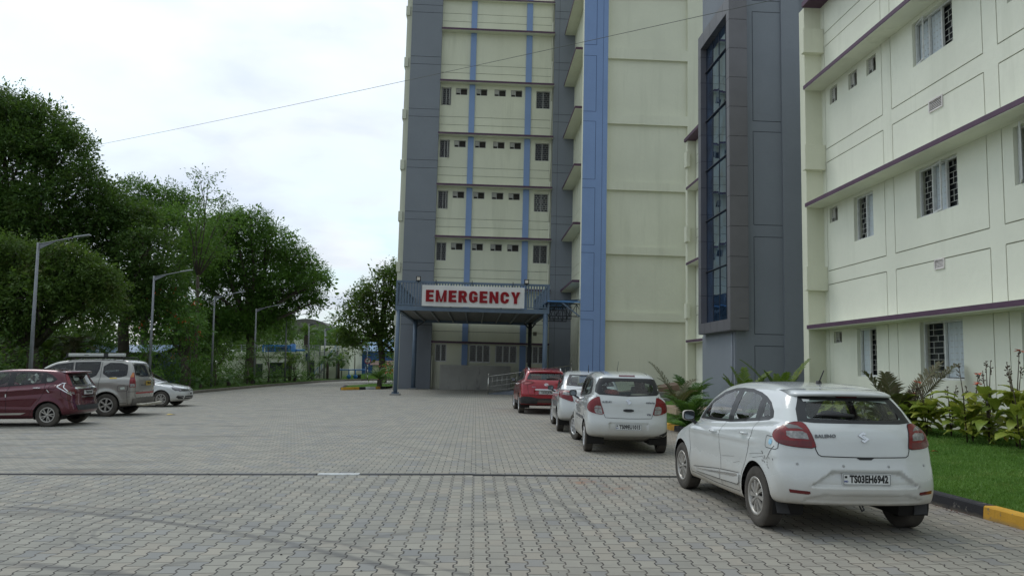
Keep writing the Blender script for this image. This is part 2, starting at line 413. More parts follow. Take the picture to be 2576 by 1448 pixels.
F = [(j * 22 + i, j * 22 + i + 1, (j + 1) * 22 + i + 1, (j + 1) * 22 + i) for j in range(69) for i in range(21)]
mk('lawn', V, F, LAWN, smooth=True, kind='structure')
# garden path pads and lawn beyond the first bed
grid('lawn', list(np.linspace(5.4, 10.6, 6)), list(np.linspace(24.4, 41.5, 8)), lambda x, y: .14 + .2 * min(1, max(0, (x - 6) / 4)), LAWN, kind='structure')
for p, lb in (((6.6, 25.0, 9.0, 27.6), 1), ((6.2, 36.5, 10.4, 38.3), 2)):
    mb = MB(); mb.box(p[0], p[2], p[1], p[3], .1, .37 if lb == 1 else .42)
    mb.build('garden_path', M('tan_paving', (.40, .30, .21), .8, var=.2, scale=3, bmp=.3), kind='structure')
# grass blades (one mass)
def grass(name, n, area, h, mat, zf, lean=.5, tilt=False, **k):
    P = area(n); n = len(P); a = rng.uniform(0, 2 * pi, n); hh = h * rng.uniform(.5, 1.25, n); w = .004 + .004 * rng.random(n)
    z = np.array([zf(x, y) for x, y in P]); B = np.column_stack([P, z]); dx = np.column_stack([np.cos(a), np.sin(a), 0 * a])
    ln = rng.normal(0, lean, (n, 2)) * hh[:, None]; T = B + np.column_stack([ln, hh])
    V = np.empty((n * 3, 3)); V[0::3] = B - dx * w[:, None]; V[1::3] = B + dx * w[:, None]; V[2::3] = T
    o = mk(name, V, np.arange(n * 3).reshape(n, 3), mat, kind='stuff', **k)
    if tilt: o.matrix_world = G
    return o
def leafmat(name, c, c2, trans=.25, rough=.55, scale=.6, patch=None):
    """leaf colour varies leaf by leaf and in loose drifts"""
    m, nt, b, N, L = newmat(name); g = N.new('ShaderNodeNewGeometry'); r = S(nt, g.outputs['Random Per Island'])
    n = noise(nt, scale, 3, .6)
    col = colmix(nt, c, c2, (r * .55 + n.ramp(.35, .65) * .45).sat())
    if patch: col = colmix(nt, col, patch, (noise(nt, scale * 1.7, 2).ramp(.56, .64) * r.gt(.4) * .8).sat())
    L.new(col, b.inputs['Base Color']); b.inputs['Roughness'].default_value = rough; b.inputs['Specular IOR Level'].default_value = .3
    t = N.new('ShaderNodeBsdfTranslucent'); L.new(colmix(nt, col, (.3, .5, .05), .25), t.inputs[0]); ms = N.new('ShaderNodeMixShader'); ms.inputs[0].default_value = trans
    L.new(b.outputs[0], ms.inputs[1]); L.new(t.outputs[0], ms.inputs[2]); L.new(ms.outputs[0], N['Material Output'].inputs[0]); return m
GR = leafmat('grass_blades', (.075, .18, .025), (.17, .31, .06), .25, scale=1.2, patch=(.22, .30, .08))
def lawn_area(n):
    y = 7 + 15 * rng.random(n) ** 1.3; t = rng.random(n) ** 1.2; x = np.array([lx(a, b) for a, b in zip(t, y)]); return np.column_stack([x, y])
grass('grass', 90000, lawn_area, .035, GR, lawnz)
# dry leaf litter along the kerb foot: tiny things nobody could count
lit = MB()
for _ in range(420):
    y = random.uniform(8.9, 12.5) if random.random() < .8 else random.uniform(7, 16); x = kx(y) - abs(random.gauss(0, .09)) - .03; a = random.uniform(0, 6.28); s = random.uniform(.006, .017)
    z = random.uniform(.006, .016)
    lit.add([(x + s * cos(a), y + s * sin(a), z), (x - s * sin(a) * .5, y + s * cos(a) * .5, z + s * .4), (x - s * cos(a), y - s * sin(a), z * .8)], [(0, 1, 2)])
lit.build('leaf_litter', M('dry_leaf', (.11, .05, .035), .9, var=.5, scale=30), kind='stuff')
peb = MB()
for _ in range(150):
    x, y = random.uniform(-6, 5.5), random.uniform(5.5, 15); s = random.uniform(.004, .012); z = -.0002 + (x * math.tan(TILT) if x < 0 else 0)
    peb.lathe([(0.001, z + s), (s * .8, z + s * .7), (s, z + .001)], 5, c=(x, y, 0))
peb.build('pebbles', M('dark_pebble', (.07, .065, .06), .8, var=.6, scale=20), kind='stuff')
for (x, y, c, nm) in ((-11.2, 20.4, (.75, .55, .12), 'yellow scrap of paper lying on the pavers near the grey van'),):
    mb = MB(); mb.add([(-.13, -.06, .01), (.12, -.07, .03), (.14, .06, .012), (-.1, .08, .04)], [(0, 1, 2, 3)]); o = mb.build('paper_scrap', M('yellow_paper', c, .7), label=nm, cat='litter'); o.matrix_world = G @ Matrix.Translation((-10.0, 26.0, 0))
# fallen orange petals on the lawn
for i, (x, y, lb) in enumerate(((7.55, 13.4, 'fallen orange petal on the lawn, the nearer to the white car tail lamp'), (8.1, 13.3, 'fallen orange petal on the lawn, the farther from the white car'))):
    mb = MB(); z = lawnz(x, y) + .035; mb.add([(-.07, 0, 0), (0, -.03, .02), (.08, .01, 0), (.01, .04, .015)], [(0, 1, 2, 3)]); o = mb.build('petal', M('fallen_petal', (.45, .09, .02), .7), label=lb, cat='petal'); o.location = (x, y, z)

# ---- left planting strip (tilted frame): concrete kerb, soil, hedge
kpts = [(-16.9, 6), (-16.8, 20), (-16.3, 43.8), (-15.9, 62), (-14.6, 76), (-13.6, 81.5), (-12.2, 83.5), (-9.5, 83.8), (-5, 83.2)]
def kerbline(name, pts, mat, w=.18, h=.17, tilt=True, parent=None, **k):
    mb = MB(); V = []; n = len(pts)
    for i, p in enumerate(pts):
        d = Vector(pts[min(i + 1, n - 1)]) - Vector(pts[max(i - 1, 0)]); d.normalize(); nrm = Vector((-d.y, d.x))
        for o_, z in ((0, -.1), (0, h - .02), (.02, h), (w, h), (w, -.1)): V.append((p[0] + nrm.x * o_, p[1] + nrm.y * o_, z))
    mb.add(V, [(i * 5 + j, i * 5 + j + 1, i * 5 + j + 6, i * 5 + j + 5) for i in range(n - 1) for j in range(4)] + [(0, 1, 2, 3, 4)[::-1], tuple(n * 5 - 5 + q for q in range(5))])
    o = mb.build(name, mat, parent, **k)
    if tilt: o.matrix_world = G
    return o
CONC = concrete('rough_concrete', (.24, .235, .22)); KCON = concrete('kerb_concrete', (.17, .155, .13))
kerbline('kerb', kpts, KCON, label='plain grey concrete kerb along the planted strip below the lamp posts', cat='kerb')
soil = lawn_mat('strip_turf', (.05, .10, .022), (.08, .13, .035), (.06, .055, .03))
V = []; 
for (x, y) in kpts[:-2]: V += [(x - .15, y, .13), (x - 1.8, y + .3, .2), (-40, y + 2, .25), (-75, y + 4, .3)]
n = len(kpts) - 2
mk('planting_strip', V, [(i * 4 + j + 1, i * 4 + j, i * 4 + j + 4, i * 4 + j + 5) for i in range(n - 1) for j in range(3)], soil, kind='structure').matrix_world = G
V = [(-60, 80.8, .14), (-13.7, 81.9, .14), (-12.2, 83.9, .14), (-9.5, 84.1, .14), (-4, 83.6, .14), (10, 90, .1), (10, 150, .1), (-60, 150, .1)]
mk('rough_grass', V, [tuple(range(8))], soil, kind='structure').matrix_world = G
def strip_area(n):
    y = 30 + 52 * rng.random(n); x = np.interp(y, [p[1] for p in kpts[:6]], [p[0] for p in kpts[:6]]) - .25 - rng.random(n) ** 1.5 * 2.2; return np.column_stack([x, y])
GR2 = leafmat('rough_grass_blades', (.05, .12, .02), (.12, .2, .05), .2)
o = grass('grass', 26000, strip_area, .12, GR2, lambda x, y: .15, tilt=True)
def weeds_area(n): return np.column_stack([rng.uniform(-14.5, -6.5, n), 84.3 + 9 * rng.random(n)])
grass('weeds', 16000, weeds_area, .55, leafmat('weed_leaves', (.09, .2, .03), (.2, .33, .07), .25), lambda x, y: .12, .35, tilt=True)
# island near the tower: wedge of grass with its painted kerb
isl = [(-8.75, 51.2), (-7.2, 52.5), (-6.2, 53.9), (-5.6, 60), (-8.2, 64), (-9.4, 57)]
mk('lawn', [(x, y, .15) for x, y in isl], [tuple(range(6))], LAWN, kind='structure').matrix_world = G
ik = empty('kerb', (0, 0, 0), label='short painted kerb of yellow, black and white blocks round the small grass island', cat='kerb'); ik.matrix_world = G
def seg(p, q, mat, t0, t1):
    a = Vector(p).lerp(Vector(q), t0); c = Vector(p).lerp(Vector(q), t1); mb = MB(); mb.bar((a.x, a.y, .06), (c.x, c.y, .06), .2, .24); mb.build('kerb_block', mat, ik)
A0, A1, A2 = isl[0], isl[1], isl[2]
seg(A0, A1, yel, .0, .62); seg(A0, A1, blackp, .63, .86); seg(A0, A1, pale, .87, 1); seg(A1, A2, pale, 0.0, .35); seg(A1, A2, yel, .36, .62); seg(A1, A2, blackp, .63, 1)
seg(isl[5], A0, blackp, .0, .25); seg(isl[5], A0, blackp, .26, .98)
# ================================================================== BUILDINGS
CREAM = plaster('cream_plaster', (.70, .705, .565), .22); GREYP = plaster('slate_plaster', (.225, .245, .275), .05, (.8, .8, .8)); BLUEP = plaster('blue_plaster', (.235, .335, .56), .07, (.7, .7, .7))
PURP = M('purple_trim', (.085, .04, .075), .6, var=.2); CREAM2 = plaster('ward_cream_plaster', (.75, .76, .65), .24)
FRAME = M('window_frame_white', (.62, .63, .62), .45, var=.12, scale=8); FRAMEG = M('window_frame_grey', (.40, .40, .38), .5, var=.2, scale=8)
GRILL = M('window_grille', (.42, .42, .39), .5, var=.15, scale=8); DGRILL = M('dull_grille', (.16, .16, .155), .6, var=.2, scale=8)
GROOVE = M('groove_shade', (.17, .165, .13), .9)
def glassmat(name, c, rough=.06, spec=.5, tint=None, wav=.0):
    m, nt, b, N, L = newmat(name); MATS[name] = m
    n = noise(nt, 1.3, 3); L.new(colmix(nt, tuple(x * .6 for x in c), tuple(x * 1.4 for x in c), n.ramp(.35, .65)), b.inputs['Base Color'])
    b.inputs['Roughness'].default_value = rough; b.inputs['Specular IOR Level'].default_value = spec
    if wav: L.new(bump(nt, noise(nt, .9, 2, dist=.4), wav, .05), b.inputs['Normal'])
    return m
PANE = glassmat('dark_window_glass', (.018, .02, .022), .1, .5, wav=.08); LOUV = M('pale_louvre', (.55, .54, .50), .5, var=.15, scale=10)
CURT = M('pale_curtain', (.52, .57, .60), .8, var=.12, scale=6, stretch=(8, 8, .4)); 
def window(parent, O, U, u0, u1, v0, v1, dep, sashes=2, frame=FRAME, fw=.05, grille=True, gm=None, gs=.16, gt=.014, openset=(), curtain=(), name='window', mull=.05):
    """window in a reveal: frame with mullions, glazing set behind, brick-pattern security grille in front of the glass, optional swung-open sash"""
    O, U = Vector(O), Vector(U).normalized(); Z = Vector((0, 0, 1)); N = U.cross(Z)
    mb = MB(); d0, d1 = -dep - .03, -dep + .03
    B = lambda m, a, b, c, d, e, f: m.obox(O, U, Z, N, (a, b), (c, d), (e, f))
    B(mb, u0, u1, v0, v0 + fw, d0, d1); B(mb, u0, u1, v1 - fw, v1, d0, d1); B(mb, u0, u0 + fw, v0 + fw, v1 - fw, d0, d1); B(mb, u1 - fw, u1, v0 + fw, v1 - fw, d0, d1)
    W = (u1 - u0 - 2 * fw) / sashes
    for i in range(1, sashes): c = u0 + fw + W * i; B(mb, c - mull / 2, c + mull / 2, v0 + fw, v1 - fw, d0, d1)
    w = mb.build(name, frame, parent)
    mb = MB(); B(mb, u0 + fw, u1 - fw, v0 + fw, v1 - fw, d0 - .08, d0 - .06); mb.build('pane', PANE, w)
    if grille:
        mb = MB(); r = 0; z = v0 + fw + gs
        a, b_ = u0 + fw, u1 - fw
        rows = max(2, int(round((v1 - v0 - 2 * fw) / gs))); gs_ = (v1 - v0 - 2 * fw) / rows
        for r in range(rows):
            zb = v0 + fw + gs_ * r
            if r: B(mb, a, b_, zb - gt / 2, zb + gt / 2, d0 - .03, d0 - .03 + gt)
            for s_ in range(sashes):
                x0 = a + W * s_
                for t in ((.5,) if r % 3 == 0 else (.28, .78)):
                    c = x0 + W * t; B(mb, c - gt / 2, c + gt / 2, zb, zb + gs_, d0 - .031, d0 - .031 + gt)
        mb.build('grille', gm or DGRILL, w)
    for s_ in curtain:
        mb = MB(); x0 = u0 + fw + W * s_; n = 14
        V = []; 
        for i in range(n + 1):
            for zz in (v0 + fw + .02, v1 - fw): V.append(O + U * (x0 + W * i / n) + Z * zz + N * (d0 - .02 + .02 * sin(i * 1.9)))
        mb.add(V, [(2 * i, 2 * i + 2, 2 * i + 3, 2 * i + 1) for i in range(n)], True); mb.build('curtain', CURT, w)
    for (hinge, ang, sgn) in openset:      # swung sash: hinge u, angle, direction
        mb = MB(); D = (U * sgn * cos(ang) + N * sin(ang)); P = O + U * hinge - N * (dep - .04); NN = D.cross(Z); t = .045
        X = lambda a, b, c, d, e=-.015, f=.015: mb.obox(P, D, Z, NN, (a, b), (c, d), (e, f))
        X(0, W, v0 + .02, v0 + .02 + t); X(0, W, v1 - .02 - t, v1 - .02); X(0, t, v0 + .02 + t, v1 - .02 - t); X(W - t, W, v0 + .02 + t, v1 - .02 - t)
        s2 = mb.build('sash', frame, w)
    return w
def vent(parent, O, U, u0, u1, v0, v1, dep, frame=FRAMEG):
    """small bathroom opening: exhaust hole on one side, stack of glass louvres over a small hole on the other"""
    O, U = Vector(O), Vector(U).normalized(); Z = Vector((0, 0, 1)); N = U.cross(Z)
    mb = MB(); B = lambda m, a, b, c, d, e, f: m.obox(O, U, Z, N, (a, b), (c, d), (e, f)); fw = .035; d0, d1 = -dep - .02, -dep + .02
    B(mb, u0, u1, v0, v0 + fw, d0, d1); B(mb, u0, u1, v1 - fw, v1, d0, d1); B(mb, u0, u0 + fw, v0 + fw, v1 - fw, d0, d1); B(mb, u1 - fw, u1, v0 + fw, v1 - fw, d0, d1)
    um = u0 + (u1 - u0) * .4; B(mb, um - .03, um + .02, v0 + fw, v1 - fw, d0, d1); vm = v0 + (v1 - v0) * .36; B(mb, u0 + fw, um - .03, vm - .02, vm + .02, d0, d1)
    w = mb.build('vent_window', frame, parent)
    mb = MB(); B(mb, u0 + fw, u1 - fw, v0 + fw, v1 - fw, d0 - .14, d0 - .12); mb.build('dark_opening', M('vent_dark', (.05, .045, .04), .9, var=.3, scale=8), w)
    mb = MB(); n = 4
    for i in range(n):
        z = vm + .03 + (v1 - fw - vm - .03) * (i + .5) / n; h = (v1 - vm) / n * .42
        mb.obox(O + Z * z - N * dep, U, (Z * .8 + N * .6).normalized(), (N * .8 - Z * .6).normalized(), (u0 + fw, um - .03), (-h, h), (-.004, .004))
    mb.build('louvre', LOUV, w); return w
def slab(parent, x0, x1, y0, y1, z0, z1, front, cream, lip=.09):
    """sunshade slab with purple fascia. front: 'y' (faces -Y) or 'x' (faces -X)"""
    mb = MB(); mb.box(x0, x1, y0, y1, z0, z1); s = mb.build('sunshade', cream, parent)
    mb = MB()
    if 'y' in front: mb.box(x0 - .003, x1 + .003, y0 - .02, y0, z0 + .02, z1 + .015)
    if 'x' in front: mb.box(x0 - .02, x0, y0, y1, z0 + .02, z1 + .015)
    if 'e' in front: mb.box(x0, x1, y0 - .02, y0, z0 + .02, z1 + .015)
    mb.build('fascia', PURP, s); return s

# ---------------------------------------------------------------- main tower
T = empty('hospital_tower', (0, 54.2, 0), label='tall cream hospital tower with slate corner columns, blue pilasters and rows of small windows', cat='building')
TY = 54.2
def rel(o, root=T):       # geometry was written in world coordinates; keep it so under its parent
    o.matrix_parent_inverse = root.matrix_world.inverted(); return o
def fixp(root):
    bpy.context.view_layer.update(); inv = root.matrix_world.inverted()
    for c in root.children: c.matrix_parent_inverse = inv
SL = [3.2, 7.0, 10.65, 14.4, 18.15, 22.05, 25.95]
U = (1, 0, 0); O = (0, TY, 0)
feats = []
for s in SL:
    for g in (.77, 1.37):
        feats.append((-3.1, 5.1, s + g - .015, s + g + .015, .02, 1))
W_ = [(-3.02, -2.3), (3.9, 4.93)]; VV = [(-1.97, -1.13), (-.48, .32), (.84, 1.68), (2.05, 2.88)]
for k in (2, 3, 4, 5):
    s = SL[k]
    for a, b in W_: feats.append((a, b, s - 1.68, s - .36, None))
    for a, b in VV: feats.append((a, b, s - .88, s - .37, None))
GW = [(-2.86, -2.04, 2), (-.47, 1.03, 3), (1.38, 2.92, 3), (3.54, 4.9, 3)]
for a, b, n in GW: feats.append((a, b, 1.83, 3.08, None))
feats.append((4.03, 4.3, 3.8, 4.08, .1, 1))
facade('wall', O, U, (-3.1, 5.15), (-.5, 30), feats, None, T, T=.45, mats=[CREAM, GROOVE])
for a, b in ((-.98, -.57), (3.1, 3.53)):
    f = []; lo = -.5
    mb = MB(); 
    for i, s in enumerate(SL + [30.2]):
        mb.box(a, b, TY - .11, TY - .002, lo, s - .12); lo = s + .05
    mb.build('blue_pilaster', BLUEP, T, bevel=.006)
for k in (2, 3, 4, 5):
    s = SL[k]
    window(T, O, U, -3.02, -2.3, s - 1.68, s - .36, .12, 2, FRAMEG, .05, True, openset=((-2.33, 1.25, -1), (-2.99, 1.3, 1)) if k == 5 else (((-2.33, 1.2, -1),) if k in (3, 4) else ()), gs=.15, gt=.022)
    window(T, O, U, 3.9, 4.93, s - 1.68, s - .36, .12, 2, FRAMEG, .05, True, gs=.15, gt=.024, gm=GRILL if k == 3 else DGRILL)
    for a, b in VV: vent(T, O, U, a, b, s - .88, s - .37, .08)
for a, b, n in GW: window(T, O, U, a, b, 1.83, 3.08, .06, n, FRAME, .07, True, gs=.15, gt=.022, mull=.09)
for s in SL: slab(T, -3.12, 5.16, TY - .52, TY - .001, s - .1, s + .05, 'y', CREAM)
slab(T, -3.12, 5.16, TY - .3, TY - .001, 28.3, 28.42, 'y', CREAM)
# slate columns
def slate(x0, x1, yf, u_grooves=True):
    f = []
    for s in SL:
        for g in (1.15, 1.72): f.append((x0, x1, s + g - .015, s + g + .015, .02, 1))
    f.append((x0 + .35, x0 + .37, -.5, 30, .012, 1)) if x0 > 0 else None
    facade('slate_column', (0, yf, 0), U, (x0, x1), (-.5, 30.5), f, None, T, T=1.5, mats=[GREYP, M('slate_groove', (.06, .07, .09), .9)])
slate(-5.3, -3.1, TY - .45); slate(5.15, 6.68, TY - .35)
mb = MB(); mb.box(-5.72, -5.3, TY + .1, 75, -.5, 30.4)
for s in SL: mb.box(-5.80, -5.5, TY - .0, 70, s + 1.1, s + 1.8)
mb.build('side_wall', CREAM, T, bevel=.01)
mb = MB(); mb.box(-5.3, 6.68, TY + 1.1, 75, -.5, 30.4); mb.box(6.68, 13.0, 42.95, 75, -.5, 30.4); mb.build('core', CREAM, T)
mb = MB()
for z0 in range(0, 30, 3):
    mb.tube([(5.02, TY - .1, z0), (5.02, TY - .1, z0 + 2.9)], .045, 8)
mb.build('drain_pipe', CREAM, T)
mb = MB(); mb.tube([(-3.02, TY - .35, 0), (-3.02, TY - .35, 2.2)], .04, 8)
mb.build('drain_pipe', CREAM, T)
# wing wall facing the road (X = 6.66), sunshades and windows
OW = (6.66, 54, 0); UW = (0, -1, 0); wf = []
WW = [(.55, 1.4), (2.2, 3.3), (4.7, 5.8)]
for s in SL[1:6]:
    for a, b in WW: wf.append((a, b, s - 1.5, s - .22, None))
    for g in (.9, 1.5): wf.append((0, 11.2, s + g - .012, s + g + .012, .02, 1))
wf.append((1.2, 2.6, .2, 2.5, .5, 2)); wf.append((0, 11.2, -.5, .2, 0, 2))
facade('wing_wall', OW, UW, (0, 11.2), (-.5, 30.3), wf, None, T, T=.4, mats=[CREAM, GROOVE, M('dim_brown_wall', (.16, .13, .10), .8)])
for s in SL[1:6]:
    for a, b in WW: window(T, OW, UW, a, b, s - 1.5, s - .22, .12, 2, FRAME, .05, True, gs=.2, gt=.02)
for s in SL[1:]: slab(T, 5.9, 6.66, 47.2, 53.8, s - .1, s + .06, 'xe', CREAM)
# blue corner pillar
bz = [(4.3, 4.78), (8.05, 8.5), (11.75, 12.25), (15.62, 16.2), (19.5, 20.15), (23.4, 24.1)]
f = []; lo = -.3
for a, b in bz + [(30, 30.1)]:
    f += [(5.75, 6.48, lo - .012, lo + .012, .014, 1), (5.75, 6.48, a - .012, a + .012, .014, 1), (6.468, 6.492, lo, a, .014, 1)]; lo = b
f.append((6.86, 6.88, -.5, 30.3, .014, 1))
facade('blue_pillar', (0, 42.25, 0), U, (5.75, 7.15), (-.5, 30.3), f, None, T, T=.002, mats=[BLUEP, M('blue_groove', (.03, .06, .15), .9)])
mb = MB(); mb.box(5.75, 7.15, 42.27, 42.75, -.5, 30.3); mb.build('pillar_return', CREAM, T)
f = []
lo = -.5
for a, b in bz + [(29.5, 30.3)]: f.append((7.15, 11.85, lo, a, .16)); lo = b
f.append((7.15, 11.85, .0, .35, .02))
facade('blank_wall', (0, 42.5, 0), U, (7.15, 13.0), (-.5, 30.3), f, CREAM, T, T=.5)
fixp(T)

# ---------------------------------------------------------------- ward block on the right
Wd = empty('ward_building', (10.95, 15, 0), label='long cream ward building on the right with purple-edged sunshades and barred windows', cat='building')
XW = 10.95; OWd = (XW, 24, 0); y2u = lambda y: 24 - y
HZ = [(12.52, 12.08), (8.70, 8.27), (4.81, 4.38)]
f = []; g_ = .014
cols = [(23.28, 19.88), (19.42, 15.72), (15.24, 11.5), (11.04, 7.3), (6.84, 3.4)]
tops = [13.5, 10.7, 6.87, 3.0]
for (a, b) in cols:
    ua, ub = y2u(a), y2u(b)
    for i, (h1, h2) in enumerate(HZ):
        f += [(ua, ub, h1 - g_, h1 + g_, .018, 1), (ua, ub, h2 - g_, h2 + g_, .018, 1)]
        for uu in (ua, ub): f += [(uu - g_, uu + g_, h1, tops[i], .018, 1), (uu - g_, uu + g_, tops[i + 1], h2, .018, 1)]
    for uu in (ua, ub): f += [(uu - g_, uu + g_, 0, 3.0, .018, 1)]
def hole(y1, y0, z0, z1): f.append((y2u(y1), y2u(y0), z0, z1, None))
vents = [(22.97, 22.48, 10.05, 10.56), (21.75, 21.24, 10.07, 10.56), (20.69, 20.17, 10.1, 10.58), (23.12, 22.59, 6.3, 6.76), (22.99, 22.48, 2.56, 2.9)]
wins = [(18.38, 16.73, 9.44, 10.58, 3), (21.59, 20.5, 5.47, 6.76, 2), (18.41, 16.75, 5.53, 6.76, 3), (14.9, 13.3, 5.54, 6.76, 3), (21.57, 20.49, 1.57, 2.93, 2), (18.43, 16.75, 1.54, 2.94, 2), (14.89, 13.2, 1.54, 2.94, 2),
        (14.9, 13.3, 9.44, 10.58, 3), (10.6, 9.0, 1.54, 2.94, 2), (10.6, 9.0, 5.54, 6.76, 3), (10.6, 9.0, 9.44, 10.58, 3)]
for v in vents: hole(*v)
for w in wins: hole(*w[:4])
for y1, y0, z0, z1 in ((17.73, 17.18, 8.02, 8.31), (17.71, 17.33, 4.15, 4.4)): f.append((y2u(y1), y2u(y0), z0, z1, .06, 2))
facade('wall', OWd, UW, (.4, 20.6), (-.3, 13.5), f, None, Wd, T=.32, mats=[CREAM2, M('ward_groove', (.26, .26, .20), .9), M('vent_recess', (.10, .09, .08), .9)])
for v in vents: vent(Wd, OWd, UW, y2u(v[0]), y2u(v[1]), v[2], v[3], .09)
spec = [dict(openset=((y2u(18.36), .22, 1),), curtain=(0, 1)), dict(curtain=(1,)), dict(curtain=(1,), openset=((y2u(17.85), .2, 1),)), dict(openset=((y2u(14.85), .6, 1),)), dict(curtain=(0,)), dict(curtain=(1,)), dict(curtain=(0,)), dict(), dict(), dict(), dict()]
for w, sp in zip(wins, spec): window(Wd, OWd, UW, y2u(w[0]), y2u(w[1]), w[2], w[3], .13, w[4], FRAME, .05, True, gm=GRILL, gs=.14, gt=.012, **sp)
for y1, y0, z0, z1 in ((17.73, 17.18, 8.02, 8.31), (17.71, 17.33, 4.15, 4.4)):
    mb = MB(); n = 6
    mb.obox((XW, 24, 0), UW, (0, 0, 1), (-1, 0, 0), (y2u(y1), y2u(y0)), (z1 - .03, z1), (-.02, .03)); mb.obox((XW, 24, 0), UW, (0, 0, 1), (-1, 0, 0), (y2u(y1), y2u(y0)), (z0, z0 + .03), (-.02, .03))
    for uu in (y2u(y1), y2u(y0) - .03): mb.obox((XW, 24, 0), UW, (0, 0, 1), (-1, 0, 0), (uu, uu + .03), (z0 + .03, z1 - .03), (-.02, .03))
    for i in range(n):
        z = z0 + .03 + (z1 - z0 - .06) * (i + .5) / n; mb.obox((XW, 24, z), UW, Vector((-.6, 0, -.8)), Vector((-.8, 0, .6)), (y2u(y1) + .03, y2u(y0) - .03), (-.018, .018), (-.003, .003))
    mb.build('louvre_vent', M('vent_white', (.66, .62, .6), .5), Wd)
for z in (2.98, 6.85, 10.7): slab(Wd, 10.35, XW - .001, 3.4, 23.5, z, z + .12, 'x', CREAM2)
mb = MB(); mb.box(10.33, 11.4, 3.4, 23.52, 13.5, 13.66); mb.build('parapet_cap', PURP, Wd)
def fin(yf, yb):
    mb = MB(); mb.box(10.40, 11.3, yf, yb, -.3, 13.5)
    mb.build('end_fin', CREAM, Wd, bevel=.006)
    for a, b in ((4.2, 4.95), (8.05, 8.85), (11.9, 12.7)): mb = MB(); mb.box(10.28, 10.945, yf - .22, yf - .002, a, b); mb.build('fin_block', CREAM, Wd, bevel=.006)
fin(23.52, 23.9)
mb = MB(); mb.box(11.3, 24, 3.4, 23.5, -.3, 13.5); mb.build('core', CREAM2, Wd)
# farther bay of the same block, seen past the stair tower
facade('wall', OWd, UW, (y2u(37.7), y2u(30.9)), (-.3, 13.3), [(y2u(37.3), y2u(37.28), 0, 13.3, .02, 1)] + [(y2u(37.7), y2u(30.9), h - g_, h + g_, .018, 1) for a in HZ for h in a], None, Wd, T=.3, mats=[CREAM2, MATS['ward_groove']])
for z in (2.98, 6.85, 10.7): slab(Wd, 10.45, XW - .001, 31, 37.72, z, z + .12, 'x', CREAM2)
mb = MB(); mb.box(10.43, 11.4, 31, 38.1, 13.3, 13.46); mb.build('parapet_cap', PURP, Wd)
mb = MB(); mb.box(10.52, 11.25, 37.75, 38.1, -.3, 13.3); mb.box(11.25, 16, 30.9, 38.1, -.3, 13.3)
for a, b in ((4.2, 4.95), (8.05, 8.85), (11.9, 12.7)): mb.box(10.42, 10.6, 37.55, 38.0, a, b)
mb.build('end_fin', CREAM, Wd, bevel=.006)
fixp(Wd)

# ---------------------------------------------------------------- stair tower with the glazed box
Gt = empty('stair_tower', (10.5, 27, 0), label='slate grey stair tower with a projecting brown-framed glass bay', cat='building')
f = []
for a, b in ((-.5, 2.55), (2.97, 6.48), (6.92, 10.38), (10.78, 14.96), (15.4, 18.8)):
    for z in (a, b): f.append((9.93, 10.99, z - .012, z + .012, .015, 1))
    f.append((9.918, 9.942, a, b, .015, 1))
f.append((10.99, 11.68, -.5, 20, -.07))
facade('wall', (0, 26.9, 0), U, (9.25, 11.68), (-.5, 20), f, None, Gt, T=1.2, mats=[GREYP, MATS['slate_groove']])
mb = MB(); mb.box(9.25, 16, 28.1, 30.85, -.5, 20); mb.box(9.22, 9.249, 26.95, 30.85, -.5, 3.0); mb.box(11.68, 16, 27.4, 28.1, -.5, 20); mb.build('core', GREYP, Gt)
mb = MB(); mb.tube([(9.2, 27.15, 0), (9.2, 27.15, 3.0)], .045, 8); mb.build('drain_pipe', GREYP, Gt)
ACP = M('brown_cladding', (.15, .145, .155), .38, .15, var=.08, scale=1.5); ACPG = M('cladding_joint', (.012, .012, .013), .8)
zz = [3.08, 3.5] + [3.5 + 1.1 * i for i in range(1, 12)]; ztop = 15.42
def clad(O_, U_, u0, u1, z0, z1, us=()):
    ff = [(u0, u1, z - .008, z + .008, .02, 1) for z in zz if z0 + .05 < z < z1 - .05] + [(a - .008, a + .008, z0, z1, .02, 1) for a in us]
    return facade('cladding', O_, U_, (u0, u1), (z0, z1), ff, None, Gt, T=.33, mats=[ACP, ACPG])
clad((0, 26.6, 0), U, 8.954, 9.62, 3.08, ztop)
# road-facing frame of the bay: u = 30.5 - Y
Ob = (8.95, 30.5, 0)
clad(Ob, UW, 0, .36, 3.48, 14.85); clad(Ob, UW, 3.58, 3.896, 3.48, 14.85); 
facade('cladding', Ob, UW, (0, 3.896), (3.08, 3.48), [(a - .008, a + .008, 3.08, 3.48, .02, 1) for a in (.8, 1.6, 2.4, 3.2)], None, Gt, T=.33, mats=[ACP, ACPG])
facade('cladding', Ob, UW, (0, 3.896), (14.85, ztop), [(a - .008, a + .008, 14.85, ztop, .02, 1) for a in (.8, 1.6, 2.4, 3.2)], None, Gt, T=.33, mats=[ACP, ACPG])
mb = MB(); mb.box(8.97, 9.62, 26.62, 30.5, 3.06, 3.075); mb.box(8.95, 9.62, 26.6, 30.5, ztop, ztop + .02); mb.box(8.97, 9.24, 30.48, 30.52, 3.1, ztop); mb.build('bay_soffit', ACP, Gt)
GL = glassmat('blue_mirror_glass', (.07, .15, .29), .02, .9, wav=.02); GL.node_tree.nodes['Principled BSDF'].inputs['Metallic'].default_value = .85
GL.node_tree.nodes['Principled BSDF'].inputs['Coat Weight'].default_value = .5; GL.node_tree.nodes['Principled BSDF'].inputs['Coat Roughness'].default_value = .02
nrow, ncol = 11, 4
